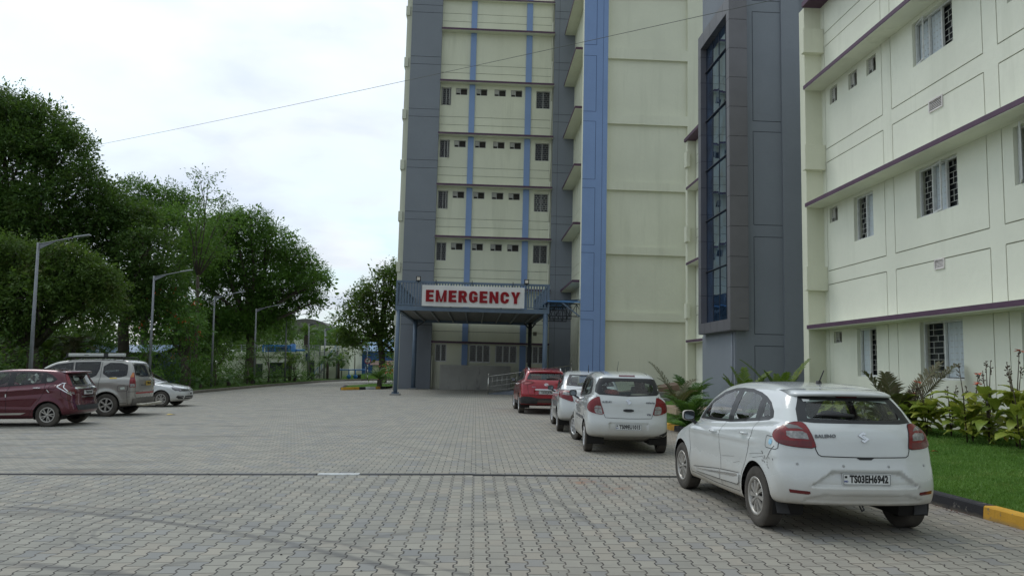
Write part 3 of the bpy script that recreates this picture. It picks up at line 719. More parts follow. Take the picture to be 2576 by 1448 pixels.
for i in range(ncol):
    mb = MB()
    for j in range(nrow):
        y1, y0 = 30.14 - i * .81, 30.14 - (i + 1) * .81; z0 = 3.48 + j * 11.37 / nrow; z1 = z0 + 11.37 / nrow; e = rng.normal(0, .004, 4)
        mb.add([(9.20 + e[0], y1 - .012, z0 + .004), (9.20 + e[1], y0 + .012, z0 + .004), (9.20 + e[2], y0 + .012, z1 - .004), (9.20 + e[3], y1 - .012, z1 - .004)], [(0, 1, 2, 3)])
    mb.build('glass_panel', GL, Gt)
mb = MB()
for j in range(0, nrow + 1, 2):
    z = 3.48 + j * 11.37 / nrow; mb.box(9.185 - (.05 if j % 2 == 0 else 0), 9.24, 26.92, 30.14, z - .012, z + .012)
for i in range(ncol + 1): y = 30.14 - i * .81; mb.box(9.182, 9.238, y - .012, y + .012, 3.48, 14.85)
mb.build('mullion', M('dark_mullion', (.05, .055, .07), .4, .5), Gt)
fixp(Gt)

# ---------------------------------------------------------------- emergency porch
STL = M('blue_grey_paint', (.105, .15, .21), .42, var=.12, scale=4, bmp=.05); DSTL = M('dark_shed_steel', (.045, .05, .06), .5, .3, var=.2)
Pc = empty('entrance_porch', (-.2, 48, 0), label='blue-grey steel entrance porch with slatted railing standing before the tower', cat='porch')
X0, X1, Y0, Y1 = -4.5, 4.05, 42.5, 53.7
mb = MB(); mb.box(X0, X1, Y0, Y0 + .18, 4.56, 4.80); mb.box(X0, X0 + .18, Y0 + .18, Y1, 4.56, 4.80); mb.box(X1 - .18, X1, Y0 + .18, Y1, 4.56, 4.80); mb.box(X0 + .18, X1 - .18, Y1 - .18, Y1, 4.50, 4.74); mb.build('beam', STL, Pc, bevel=.008)
mb = MB(); mb.box(X0, X1, Y0 + .01, Y0 + .11, 6.10, 6.22); mb.box(X0, X0 + .1, Y0 + .11, Y1, 6.10, 6.22); mb.box(X1 - .1, X1, Y0 + .11, Y1, 6.10, 6.22)
for x in (X0, -1.5, 1.3, X1 - .1): mb.box(x, x + .1, Y0 + .01, Y0 + .11, 4.8, 6.1)
mb.box(X0 + .1, X1 - .1, Y0 + .03, Y0 + .09, 4.86, 4.92); mb.build('top_rail', STL, Pc, bevel=.006)
mb = MB(); x = X0 + .2
while x < X1 - .15: mb.box(x, x + .075, Y0 + .03, Y0 + .07, 4.92, 6.10); x += .155
y = Y0 + .3
while y < Y1 - .1: mb.box(X0 + .03, X0 + .07, y, y + .075, 4.8, 6.10); mb.box(X1 - .07, X1 - .03, y, y + .075, 4.8, 6.10); y += .155
mb.build('slats', STL, Pc)
for x, y, r, b in ((X0 + .16, Y0 + .12, .115, -.12), (X1 - .2, Y0 + .12, .14, 0), (-4.2, 53.0, .15, -.12), (3.62, 51.5, .13, 0)):
    mb = MB(); mb.tube([(x, y, b + .12), (x, y, 4.56)], r, 16); mb.box(x - .2, x + .2, y - .2, y + .2, b + .1, b + .125)
    for sx in (-1, 1):
        for sy in (-1, 1): mb.tube([(x + sx * .16, y + sy * .16, b + .12), (x + sx * .16, y + sy * .16, b + .2)], .018, 6)
    mb.build('column', STL if y < 50 or x < 0 else DSTL, Pc)
    mb = MB(); mb.box(x - .28, x + .28, y - .28, y + .28, b - .3, b + .1); mb.build('column_base', CONC, Pc, bevel=.01)
# corrugated soffit sheet and joists
n = 150; V = []
for i in range(n + 1):
    y = Y0 + .18 + (Y1 - Y0 - .36) * i / n; z = 4.70 + .018 * (1 if (i // 2) % 2 else -1)
    V += [(X0 + .18, y, z), (X1 - .18, y, z)]
mk('roof_sheet', V, [(2 * i, 2 * i + 1, 2 * i + 3, 2 * i + 2) for i in range(n)], M('grey_roof_sheet', (.20, .20, .19), .5, .3, var=.15), Pc)
for i in range(8):
    x = X0 + .9 + i * (X1 - X0 - 1.6) / 7; mb = MB(); mb.box(x - .04, x + .04, Y0 + .18, Y1 - .18, 4.56, 4.67); mb.build('joist', M('pale_grey_steel', (.24, .25, .26), .5, .2), Pc)
mb = MB(); mb.bar((-4.2, 53, 4.1), (-3.6, 53, 4.52), .07); mb.bar((3.62, 51.5, 4.1), (3.2, 51.5, 4.52), .1); mb.bar((3.62, 51.5, 4.1), (4.0, 51.5, 4.52), .1); mb.build('brace', DSTL, Pc)
fixp(Pc)
# EMERGENCY sign: white panel, raised red letters
Sg = empty('emergency_sign', (-.2, 42.4, 5.4), label='white sign board with raised red EMERGENCY letters fixed to the porch railing', cat='sign')
mb = MB(); mb.box(-3.05, 2.63, 42.36, 42.49, 4.82, 5.98); mb.build('panel', M('sign_white', (.68, .68, .66), .5, var=.08, scale=1.3), Sg, bevel=.01)
REDL = M('sign_red', (.235, .004, .009), .45, var=.12, scale=5, spec=.25); HALO = M('letter_edge_pink', (.62, .30, .30), .5)
def poly_letter(ch):
    """block capitals in a 0..w by 0..1 cell as lists of polygons (convex pieces)"""
    s, w = .26, .62
    R = lambda a, b, c, d: [(a, c), (b, c), (b, d), (a, d)]
    def arc(cx, cy, rx, ry, a0, a1, tx, ty, n=7):
        out = []
        for i in range(n):
            t0, t1 = rad(a0 + (a1 - a0) * i / n), rad(a0 + (a1 - a0) * (i + 1) / n)
            out.append([(cx + rx * cos(t0), cy + ry * sin(t0)), (cx + rx * cos(t1), cy + ry * sin(t1)), (cx + (rx - tx) * cos(t1), cy + (ry - ty) * sin(t1)), (cx + (rx - tx) * cos(t0), cy + (ry - ty) * sin(t0))])
        return out
    if ch == 'E': return w, [R(0, s, 0, 1), R(s, w, 0, .2), R(s, w * .93, .4, .6), R(s, w, .8, 1)]
    if ch == 'M': return .86, [R(0, .22, 0, 1), R(.64, .86, 0, 1), [(.22, .62), (.34, 0), (.47, 0), (.22, 1)], [(.64, 1), (.39, 0), (.52, 0), (.64, .62)]]
    if ch == 'R': return .68, [R(0, s, 0, 1), R(s, .42, .8, 1), R(s, .42, .4, .59)] + arc(.42, .70, .25, .30, -90, 90, .24, .19) + [[(.30, .42), (.42, 0), (.70, 0), (.52, .46)]]
    if ch in 'GC':
        P = arc(.34, .66, .34, .34, 0, 180, .25, .20, 9) + arc(.34, .34, .34, .34, 180, 360, .25, .20, 9) + [R(0, .25, .34, .66)]
        if ch == 'G': P += [R(.43, .68, .12, .36), R(.36, .68, .34, .52)]
        else: P += [R(.43, .68, .33, .38), R(.43, .68, .62, .67)]
        return .68, P
    if ch == 'N': return .72, [R(0, .23, 0, 1), R(.49, .72, 0, 1), [(.23, 1), (.23, .55), (.49, 0), (.49, .45)]]
    if ch == 'Y': return .74, [R(.245, .495, 0, .42), [(.0, 1), (.245, .40), (.42, .40), (.26, 1)], [(.74, 1), (.48, 1), (.32, .40), (.495, .40)]]
wd = [poly_letter(c)[0] for c in 'EMERGENCY']; gap = .17; tot = sum(wd) + gap * 8; hL = .64; k = 5.22 / tot; x = -2.83
for c in 'EMERGENCY':
    w, P = poly_letter(c)
    for nm, mat, g, y0, y1 in (('letter', REDL, 0, 42.29, 42.33), ('letter_edge', HALO, .010, 42.33, 42.358)):
        mb = MB()
        for pi_, p in enumerate(P):
            e = .0004 * pi_
            cx = sum(a for a, b in p) / len(p); cy = sum(b for a, b in p) / len(p)
            q = [(x + a * k + (g if a > cx else -g), 5.07 + b * hL + (g if b > cy else -g)) for a, b in p]; m_ = len(q)
            mb.add([(a, y0 + e, b) for a, b in q] + [(a, y1, b) for a, b in q], [tuple(range(m_)), tuple(range(m_, 2 * m_))[::-1]] + [(i, (i + 1) % m_, (i + 1) % m_ + m_, i + m_) for i in range(m_)])
        mb.build(nm, mat, Sg)
    x += (w + gap) * k
mb = MB()
for x in (-2.3, -.3, 1.98): mb = MB(); mb.box(x - .02, x + .02, 42.38, 42.42, 5.98, 6.28); mb.build('bracket', DSTL, Sg)
fixp(Sg)
for x, lb in ((-3.28, 'square floodlight on the porch top rail, at the left end of the sign'), (2.74, 'square floodlight on the porch top rail, at the right end of the sign')):
    r = empty('floodlight', (x, 42.45, 6.3), label=lb, cat='floodlight', group='floodlights on the porch rail')
    mb = MB(); mb.box(-.13, .13, -.05, .04, -.1, .16); mb.box(-.02, .02, -.01, .02, -.16, -.1); mb.build('housing', M('black_metal', (.015, .015, .017), .5), r, bevel=.01)
    mb = MB(); mb.box(-.085, .085, -.058, -.052, -.055, .115); mb.build('lens', M('lamp_lens', (.62, .56, .48), .3), r)
# small sheet-roof link canopy between porch and blue pillar
Lc = empty('link_canopy', (4.9, 43, 4), label='small dark trussed canopy with blue sheet roof between the porch and the blue pillar', cat='canopy')
mb = MB(); mb.add([(3.75, 42.3, 5.12), (4.0, 42.3, 5.3), (5.74, 42.3, 5.42), (5.74, 50, 5.42), (4.0, 50, 5.3), (3.75, 50, 5.12)], [(0, 1, 4, 5), (1, 2, 3, 4)]); mb.box(3.9, 5.74, 42.27, 42.31, 5.24, 5.3)
mb.build('roof_sheet', M('bright_blue_sheet', (.09, .25, .55), .4, var=.15), Lc)
for y in (43, 45.5, 48):
    mb = MB(); a, b, zt, zb = 4.1, 6.6, 5.2, 4.5
    if y > 45: b = 5.85
    mb.bar((a, y, zt), (b - .2, y, zt), .05); mb.bar((a, y, zb), (b - .2, y, zb), .05); m_ = 6
    for i in range(m_):
        x0, x1 = a + (b - .2 - a) * i / m_, a + (b - .2 - a) * (i + 1) / m_
        mb.bar((x0, y, zb if i % 2 else zt), (x1, y, zt if i % 2 else zb), .03); mb.bar((x1, y, zb), (x1, y, zt), .03)
    mb.build('truss', DSTL, Lc)
mb = MB(); mb.bar((4.75, 42.35, 5.2), (5.72, 42.2, 4.45), .07); mb.build('strut', STL, Lc); fixp(Lc)
CONCL = concrete('pale_stained_concrete', (.36, .355, .33), .2, .6)
# concrete ramp wall, ramp, steel handrail
Rw = empty('ramp_wall', (0, 52.5, 0), label='stained grey concrete wall under the ground floor windows of the tower', cat='wall')
facade('wall', (0, 52.2, 0), U, (-2.38, 2.4), (-.3, 1.62), [(-2.38, 2.4, 1.4, 1.62, -.04), (-2.38, 2.4, .38, .42, .02), (-2.38, 2.4, .8, .82, .015)], CONCL, Rw, T=.3); fixp(Rw)
mb = MB(); mb.add([(.7, 44.2, -.02), (5.7, 44.2, .75), (5.7, 46, .75), (.7, 46, -.02), (.7, 44.2, -.3), (5.7, 44.2, -.3), (5.7, 46, -.3), (.7, 46, -.3)], [(0, 1, 2, 3), (4, 5, 1, 0), (5, 6, 2, 1), (7, 4, 0, 3), (6, 7, 3, 2)])
mb.build('ramp', M('grey_ramp_stone', (.16, .18, .22), .5, var=.15), label='grey stone ramp rising behind the red car toward the entrance', cat='ramp')
SS = M('stainless_steel', (.55, .54, .50), .25, .9, var=.1)
Hr = empty('handrail', (2, 44.2, 0), label='stainless steel handrail climbing the ramp behind the red car', cat='handrail')
zr = lambda x: max(0, (x - .7) * .154)
for y in (44.2,):
    mb = MB(); mb.tube([(.78, y, zr(.78) + 1.0), (5.6, y, zr(5.6) + 1.0)], .024, 8)
    for h in (.15, .42, .70): mb.tube([(.78, y, zr(.78) + h), (5.6, y, zr(5.6) + h)], .011, 6)
    mb.build('rail', SS, Hr)
    mb = MB(); x = 1.0
    while x < 5.5: mb.tube([(x, y, zr(x) + .15), (x, y, zr(x) + 1.0)], .009, 6); x += .28
    mb.build('balusters', SS, Hr)
    for x in (.78, 3.1, 5.55):
        mb = MB(); mb.tube([(x, y, zr(x) - .02), (x, y, zr(x) + 1.08)], .036, 10); mb.lathe([(.001, 1.17), (.04, 1.15), (.05, 1.11), (.03, 1.07)], 10, c=(x, y, zr(x))); mb.build('post', SS, Hr)
fixp(Hr)
# ramp and low wall by the blank wall (right, behind the palms)
r = empty('side_ramp', (8.5, 38, 0), label='low side ramp with brown tiles and grey wall below the blank cream wall', cat='ramp')
mb = MB(); mb.add([(6.8, 39, .2), (11, 39, 1.0), (11, 41.5, 1.0), (6.8, 41.5, .2), (6.8, 39, -.2), (11, 39, -.2), (11, 41.5, -.2), (6.8, 41.5, -.2)], [(0, 1, 2, 3), (4, 5, 1, 0), (5, 6, 2, 1), (7, 4, 0, 3)]); mb.build('ramp_deck', M('brown_tiles', (.23, .15, .11), .6, var=.2), r)
mb = MB(); mb.box(6.9, 9.0, 34.5, 34.8, 0, .62); mb.box(6.8, 8.6, 33.6, 34.1, 0, .38); mb.build('low_wall', CONC, r, bevel=.01); fixp(r)
# ================================================================== CARS (bodies from blended solids, every panel projected on them)
def chaikin(P, it=2, closed=True):
    P = np.array(P, float)
    for _ in range(it):
        Q = np.roll(P, -1, 0) if closed else None
        if closed: P = np.stack([P * .75 + Q * .25, P * .25 + Q * .75], 1).reshape(-1, 2)
        else:
            A, B = P[:-1], P[1:]; P = np.vstack([P[:1], np.stack([A * .75 + B * .25, A * .25 + B * .75], 1).reshape(-1, 2), P[-1:]])
    return P
def poly_sdf(x, z, P):
    x = np.asarray(x, float); z = np.asarray(z, float)
    if x.size <= 6000:
        P = np.asarray(P, float); Q = np.roll(P, 1, 0); E = Q - P; X = x.ravel()[:, None]; Z = z.ravel()[:, None]
        wx, wz = X - P[:, 0], Z - P[:, 1]; t = np.clip((wx * E[:, 0] + wz * E[:, 1]) / ((E ** 2).sum(1) + 1e-12), 0, 1)
        d = ((wx - E[:, 0] * t) ** 2 + (wz - E[:, 1] * t) ** 2).min(1)
        c1 = Z >= P[:, 1]; c2 = Z < Q[:, 1]; c3 = E[:, 0] * wz > E[:, 1] * wx
        par = ((c1 & c2 & c3) | (~c1 & ~c2 & ~c3)).sum(1) % 2
        return (np.sqrt(d) * np.where(par == 1, -1, 1)).reshape(x.shape)
    d = np.full(x.shape, 1e9); s = np.ones(x.shape); n = len(P)
    for i in range(n):
        ax, az = P[i]; bx, bz = P[i - 1]; ex, ez = bx - ax, bz - az; wx, wz = x - ax, z - az
        t = np.clip((wx * ex + wz * ez) / (ex * ex + ez * ez + 1e-12), 0, 1); dx, dz = wx - ex * t, wz - ez * t
        d = np.minimum(d, dx * dx + dz * dz)
        c1 = z >= az; c2 = z < bz; c3 = ex * wz > ez * wx
        s = np.where((c1 & c2 & c3) | (~c1 & ~c2 & ~c3), -s, s)
    return s * np.sqrt(d)
def smax(a, b, k): h = np.maximum(k - np.abs(a - b), 0); return np.maximum(a, b) + h * h / (4 * k)
def smin(a, b, k): h = np.maximum(k - np.abs(a - b), 0); return np.minimum(a, b) - h * h / (4 * k)
def sstep(t): t = np.clip(t, 0, 1); return t * t * (3 - 2 * t)
class Body:
    def __init__(s, c):
        s.c = c; s.low = chaikin(c['low'], 2); s.gr = chaikin(c['gr'], 2); s.L = c['L']; s.W = c['W'] / 2
        s.wz = np.array(c['wz']); s.gz = np.array(c['gz']); s.ax = c['axles']; s.R = c['arch']
    def f(s, p):
        x, y, z = p[..., 0], p[..., 1], p[..., 2]; c = s.c; W = s.W; ay = np.minimum(np.abs(y) / W, 1.3); L = s.L
        rr = sstep((L * .42 - x) / (L * .34)); ff = sstep((x - L * .60) / (L * .3))
        xe = x - c.get('rc', .22) * ay ** 3.2 * rr + c.get('fc', .34) * ay ** 3 * ff
        ze = z + c.get('hood_crown', .05) * ay ** 2 * sstep((z - .6) / .3)
        dl = poly_sdf(xe, ze, s.low)
        w = np.interp(z, s.wz[:, 0], s.wz[:, 1]) * (1 - c.get('taper', .05) * np.abs((x - L * .48) / (L * .5)) ** 3.5)
        for a in s.ax:      # wheel-arch flare
            r = np.hypot(x - a, z - c['wr']); w = w + c.get('flare', .018) * np.exp(-((r - s.R) / .07) ** 2) * sstep((r - s.R * .4) / .1)
        for (zc, dw, sg) in c.get('creases', []): w = w + dw * np.exp(-((z - zc(x)) / sg) ** 2) * sstep((x - .5) / .4) * sstep((L - .9 - x) / .4)
        d1 = smax(dl, (np.abs(y) - w), c.get('k1', .085))
        xg = x - c.get('grc', .20) * ay ** 2.4 * rr + .28 * ay ** 2.2 * ff; zg = z + c.get('roof_crown', .045) * ay ** 2
        dg = poly_sdf(xg, zg, s.gr)
        wg = np.interp(z, s.gz[:, 0], s.gz[:, 1]) * (1 - c.get('gtaper', .10) * sstep((L * .33 - x) / (L * .33)) - .08 * sstep((x - L * .55) / (L * .2)))
        d2 = smax(dg, (np.abs(y) - wg) * .96, c.get('k2', .10))
        d = smin(d1, d2, c.get('k3', .035))
        for fn in c.get('carve', []): d = fn(s, x, y, z, d)
        return d
    def grad(s, p, e=.004):
        g = np.stack([s.f(p + np.array(v)) - s.f(p - np.array(v)) for v in ((e, 0, 0), (0, e, 0), (0, 0, e))], -1)
        return g / (np.linalg.norm(g, axis=-1, keepdims=True) + 1e-9)
    def proj(s, p, it=3):
        for _ in range(it):
            g = s.grad(p); p = p - g * (s.f(p) * .9)[:, None]
        return p
    def mesh(s, h):
        lo = np.array([-.1, -s.W - .08, .1]); hi = np.array([s.L + .1, s.W + .08, s.c['H'] + .1]); n = np.ceil((hi - lo) / h).astype(int) + 1
        ax = [lo[i] + h * np.arange(n[i]) for i in range(3)]; Gd = np.stack(np.meshgrid(*ax, indexing='ij'), -1)
        v = np.concatenate([s.f(Gd[i:i + 20]) for i in range(0, n[0], 20)]); neg = v < 0
        nc = n - 1; acc = np.zeros((*nc, 3)); cnt = np.zeros(nc); Q = []
        idx = -np.ones(nc, int)
        edges = []
        for a in range(3):
            sl0 = [slice(None)] * 3; sl1 = [slice(None)] * 3; sl0[a] = slice(0, -1); sl1[a] = slice(1, None)
            v0, v1 = v[tuple(sl0)], v[tuple(sl1)]; m = (v0 < 0) != (v1 < 0); I = np.argwhere(m); t = v0[m] / (v0[m] - v1[m])
            P = lo + I * h; P[:, a] += t * h
            b, c = [k for k in range(3) if k != a]
            for db in (0, -1):
                for dc in (0, -1):
                    J = I.copy(); J[:, b] += db; J[:, c] += dc; ok = (J[:, b] >= 0) & (J[:, c] >= 0) & (J[:, b] < nc[b]) & (J[:, c] < nc[c])
                    np.add.at(acc, tuple(J[ok].T), P[ok]); np.add.at(cnt, tuple(J[ok].T), 1)
            edges.append((a, b, c, I, v0[m] < 0))
        used = cnt > 0; idx[used] = np.arange(used.sum()); V = acc[used] / cnt[used][:, None]
        F = []
        for a, b, c, I, sg in edges:
            ok = (I[:, b] > 0) & (I[:, c] > 0) & (I[:, b] < nc[b]) & (I[:, c] < nc[c]); I = I[ok]; sg = sg[ok]
            q = []
            for db, dc in ((-1, -1), (0, -1), (0, 0), (-1, 0)):
                J = I.copy(); J[:, b] += db; J[:, c] += dc; q.append(idx[tuple(J.T)])
            q = np.stack(q, 1); flip = sg if a != 1 else ~sg; q[~flip] = q[~flip][:, ::-1]; F.append(q)
        return s.proj(V, 3), np.concatenate(F)
    # --- projection of 2-D outlines on the skin
    VIEWS = dict(L=((0, -1, 0), lambda a, b: (a, 1.6, b)), R=((0, 1, 0), lambda a, b: (a, -1.6, b)), B=((1, 0, 0), lambda a, b: (-.6, a, b)), F=((-1, 0, 0), lambda a, b: (6.0, a, b)), T=((0, 0, -1), lambda a, b: (a, b, 2.4)))
    def rays(s, P2, view):
        if isinstance(view, str):
            d, fn = s.VIEWS[view]; P = np.array([fn(a, b) for a, b in P2], float); return P, np.broadcast_to(np.array(d, float), P.shape)
        sd, xc, yc, k = view; A = np.array(P2, float); th = A[:, 0] / k; c, sn = np.cos(th), np.sin(th)   # cylinder wrap round a rear/front corner
        P = np.stack([xc - k * 2.2 * c, sd * (yc + k * 2.2 * sn), A[:, 1]], 1); return P, np.stack([c, -sd * sn, 0 * c], 1)
    @staticmethod
    def wrap(pts, view):
        sd, xc, yc, k = view; return [(math.atan2(abs(y) - yc, xc - x) * k, z) for x, y, z in pts]
    def hit(s, P2, view):
        P, d = s.rays(P2, view)
        best = P.copy(); bf = np.full(len(P), 9.)
        for i in range(40):
            r = s.f(P); m = np.abs(r) < bf; best[m] = P[m]; bf[m] = np.abs(r[m]); P = P + d * np.clip(r * .8, -.01, .4)[:, None]
            if (np.abs(r) < .0006).all(): break
        miss = bf > .003
        if miss.any(): best[miss] = s.proj(best[miss], 6)
        return best
    def patch(s, name, poly, view, mat, parent, off=.004, h=.03, hole=None, skirt=.012, smooth=True, **k):
        P = [tuple(p) for p in poly]
        def dens(P):
            o = []
            for i in range(len(P)):
                a, b = P[i], P[(i + 1) % len(P)]; n = max(1, int(math.hypot(b[0] - a[0], b[1] - a[1]) / h)); o += [(a[0] + (b[0] - a[0]) * j / n, a[1] + (b[1] - a[1]) * j / n) for j in range(n)]
            return o
        B = dens(P); n = len(B); pts = list(B); ed = [(i, (i + 1) % n) for i in range(n)]
        if hole is not None:
            Hh = dens([tuple(p) for p in hole]); m = len(Hh); pts += Hh; ed += [(n + i, n + (i + 1) % m) for i in range(m)]
        A = np.array(P); xs = np.arange(A[:, 0].min() + h * .5, A[:, 0].max(), h); ys = np.arange(A[:, 1].min() + h * .5, A[:, 1].max(), h)
        g = np.array([(x, y) for x in xs for y in ys]) if len(xs) and len(ys) else np.zeros((0, 2))
        if len(g):
            d = poly_sdf(g[:, 0], g[:, 1], np.array(B)); g = g[d < -h * .35]
            if hole is not None and len(g): dh = poly_sdf(g[:, 0], g[:, 1], np.array(Hh)); g = g[dh > h * .35]
        pts += [tuple(q) for q in g]
        r = delaunay_2d_cdt([Vector(p) for p in pts], ed, [], 1 if hole is None else 0, 1e-6)
        P2 = np.array([tuple(v) for v in r[0]]); F = [tuple(f) for f in r[2]]
        C = np.array([P2[list(f)].mean(0) for f in F]); ok = poly_sdf(C[:, 0], C[:, 1], np.array(B)) < 0
        if hole is not None: ok &= poly_sdf(C[:, 0], C[:, 1], np.array(Hh)) > 0
        F = [f for f, o in zip(F, ok) if o]
        Q = s.hit(P2, view); N = s.grad(Q); d = s.rays([P2[F[0][0]]], view)[1][0]
        if True:
            # orient faces outward
            f0 = F[0]; nn = np.cross(Q[f0[1]] - Q[f0[0]], Q[f0[2]] - Q[f0[0]])
            if np.dot(nn, -d) < 0: F = [f[::-1] for f in F]
        V = Q + N * off; nv = len(V)
        if skirt:
            from collections import Counter
            ec = Counter(); 
            for f in F:
                for i in range(len(f)): ec[(f[i], f[(i + 1) % len(f)])] += 1
            be = [e for e in ec if (e[1], e[0]) not in ec]; bv = sorted({i for e in be for i in e}); mp = {v: nv + i for i, v in enumerate(bv)}
            V = np.vstack([V, Q[bv] - N[bv] * skirt]); N = np.vstack([N, N[bv]]); F = F + [(b, a, mp[a], mp[b]) for a, b in be]
        return mk(name, V, F, mat, parent, smooth=smooth, normals=N if smooth else None, **k)
    def ribbon(s, pts, view, w, off=.0025, h=.03):
        """thin strip following a 2-D polyline; returns V,F"""
        P = []
        for a, b in zip(pts[:-1], pts[1:]):
            n = max(1, int(math.hypot(b[0] - a[0], b[1] - a[1]) / h)); P += [(a[0] + (b[0] - a[0]) * j / n, a[1] + (b[1] - a[1]) * j / n) for j in range(n)]
        P.append(pts[-1]); P = np.array(P); T = np.gradient(P, axis=0); T /= np.linalg.norm(T, axis=1, keepdims=True) + 1e-9; Nn = np.stack([-T[:, 1], T[:, 0]], 1) * w / 2
        A, B = s.hit(P + Nn, view), s.hit(P - Nn, view); A = A + s.grad(A) * off; B = B + s.grad(B) * off; n = len(P)
        return list(map(tuple, A)) + list(map(tuple, B)), [(i, i + 1, n + i + 1, n + i) for i in range(n - 1)]
def inset(P, d):
    """shrink a roughly convex 2-D outline"""
    P = np.array(P, float); n = len(P); out = []
    ar = sum(P[i][0] * P[(i + 1) % n][1] - P[(i + 1) % n][0] * P[i][1] for i in range(n)); sg = 1 if ar > 0 else -1
    for i in range(n):
        a, b, c = P[i - 1], P[i], P[(i + 1) % n]; u = (b - a) / (np.linalg.norm(b - a) + 1e-9); v = (c - b) / (np.linalg.norm(c - b) + 1e-9)
        n1 = np.array([-u[1], u[0]]) * sg; n2 = np.array([-v[1], v[0]]) * sg; m = n1 + n2; m /= max(.45, np.dot(m, m) / 2); out.append(tuple(b + m * d))
    return out
def rnd(P, it=2): return [tuple(p) for p in chaikin(P, it)]
def mir(P): return [(-a, b) for a, b in P]

def paint(name, c, dirt=(.32, .25, .17), dust=.5, metal=0, coat=1.0, flake=0):
    m, nt, b, N, L = newmat(name); MATS[name] = m; X, Y, Z = seppos(nt)
    n = noise(nt, 3.5, 5, .65); n2 = noise(nt, 14, 4, .7)
    low = (Z + (n - .5) * .28).ramp(.62, .18); f = (low * dust + n2.ramp(.55, .8) * .10 * dust + (Z + (n - .5) * .3).ramp(.95, .5) * .10 * dust).sat()
    col = colmix(nt, c, dirt, f); g = N.new('ShaderNodeNewGeometry'); col = colmix(nt, col, (.03, .03, .032), S(nt, g.outputs['Backfacing']))
    L.new(col, b.inputs['Base Color']); L.new((f * .5 + .22).k, b.inputs['Roughness']); b.inputs['Metallic'].default_value = metal
    L.new((f * -1.4 + 1).sat().k, b.inputs['Coat Weight']); b.inputs['Coat Roughness'].default_value = .05
    return m
def carglass(name, tint, dark=.0):
    m = bpy.data.materials.new(name); m.use_nodes = True; nt = m.node_tree; N, L = nt.nodes, nt.links; N.clear(); o = N.new('ShaderNodeOutputMaterial')
    t = N.new('ShaderNodeBsdfTransparent'); t.inputs[0].default_value = (*tint, 1); g = N.new('ShaderNodeBsdfGlossy'); g.inputs['Roughness'].default_value = .03
    fr = N.new('ShaderNodeLayerWeight'); fr.inputs[0].default_value = .5; ms = N.new('ShaderNodeMixShader'); n = noise(nt, 5, 5, .7)
    L.new((S(nt, fr.outputs[1]).pow(4.0) * .85 + .07).sat().k, ms.inputs[0]); L.new(t.outputs[0], ms.inputs[1]); L.new(g.outputs[0], ms.inputs[2])
    d = N.new('ShaderNodeBsdfDiffuse'); d.inputs[0].default_value = (.3, .28, .24, 1); m2 = N.new('ShaderNodeMixShader'); L.new((n.ramp(.45, .8) * .05 + .01).k, m2.inputs[0])
    L.new(ms.outputs[0], m2.inputs[1]); L.new(d.outputs[0], m2.inputs[2]); L.new(m2.outputs[0], o.inputs[0]); MATS[name] = m; return m
CG = carglass('car_glass', (.70, .76, .73)); CGD = carglass('tinted_car_glass', (.22, .25, .25))
BLK = M('black_trim', (.018, .018, .02), .35, var=.2, spec=.5); BLKM = M('black_plastic', (.03, .03, .032), .65, var=.3, scale=8)
RUB = M('tyre_rubber', (.035, .033, .032), .85, var=.35, scale=6, bmp=.4, bscale=90); RUBD = M('dusty_tyre', (.065, .057, .048), .9, var=.4, scale=5, bmp=.4, bscale=90)
REDG = M('red_lens', (.17, .003, .006), .25, var=.35, scale=9, coat=.2); REDD = M('dark_red_lens', (.11, .004, .007), .2, var=.2, scale=7, coat=.45); CLR = M('clear_lens', (.26, .255, .25), .15, var=.5, scale=25, coat=.5, metal=.2); ORG = M('orange_lens', (.55, .16, .02), .15, coat=1)
CHR = M('chrome', (.72, .73, .74), .12, 1, var=.05); PLT = M('plate_white', (.66, .67, .66), .45, var=.08, scale=9); PLY = M('plate_yellow', (.62, .42, .03), .45, var=.1); INK = M('plate_ink', (.012, .012, .014), .5); GAP = M('panel_gap', (.006, .006, .007), .8)
INT = M('car_interior', (.05, .048, .046), .85, var=.3); SEATM = M('seat_fabric', (.065, .063, .065), .9, var=.3, scale=12)
def rimmat(name, c): return M(name, c, .38, .55, var=.15, scale=9)
RIM1 = rimmat('dusty_silver_rim', (.42, .40, .37)); RIM2 = rimmat('silver_rim', (.50, .50, .50)); RIMD = M('rim_shadow', (.012, .012, .012), .9)
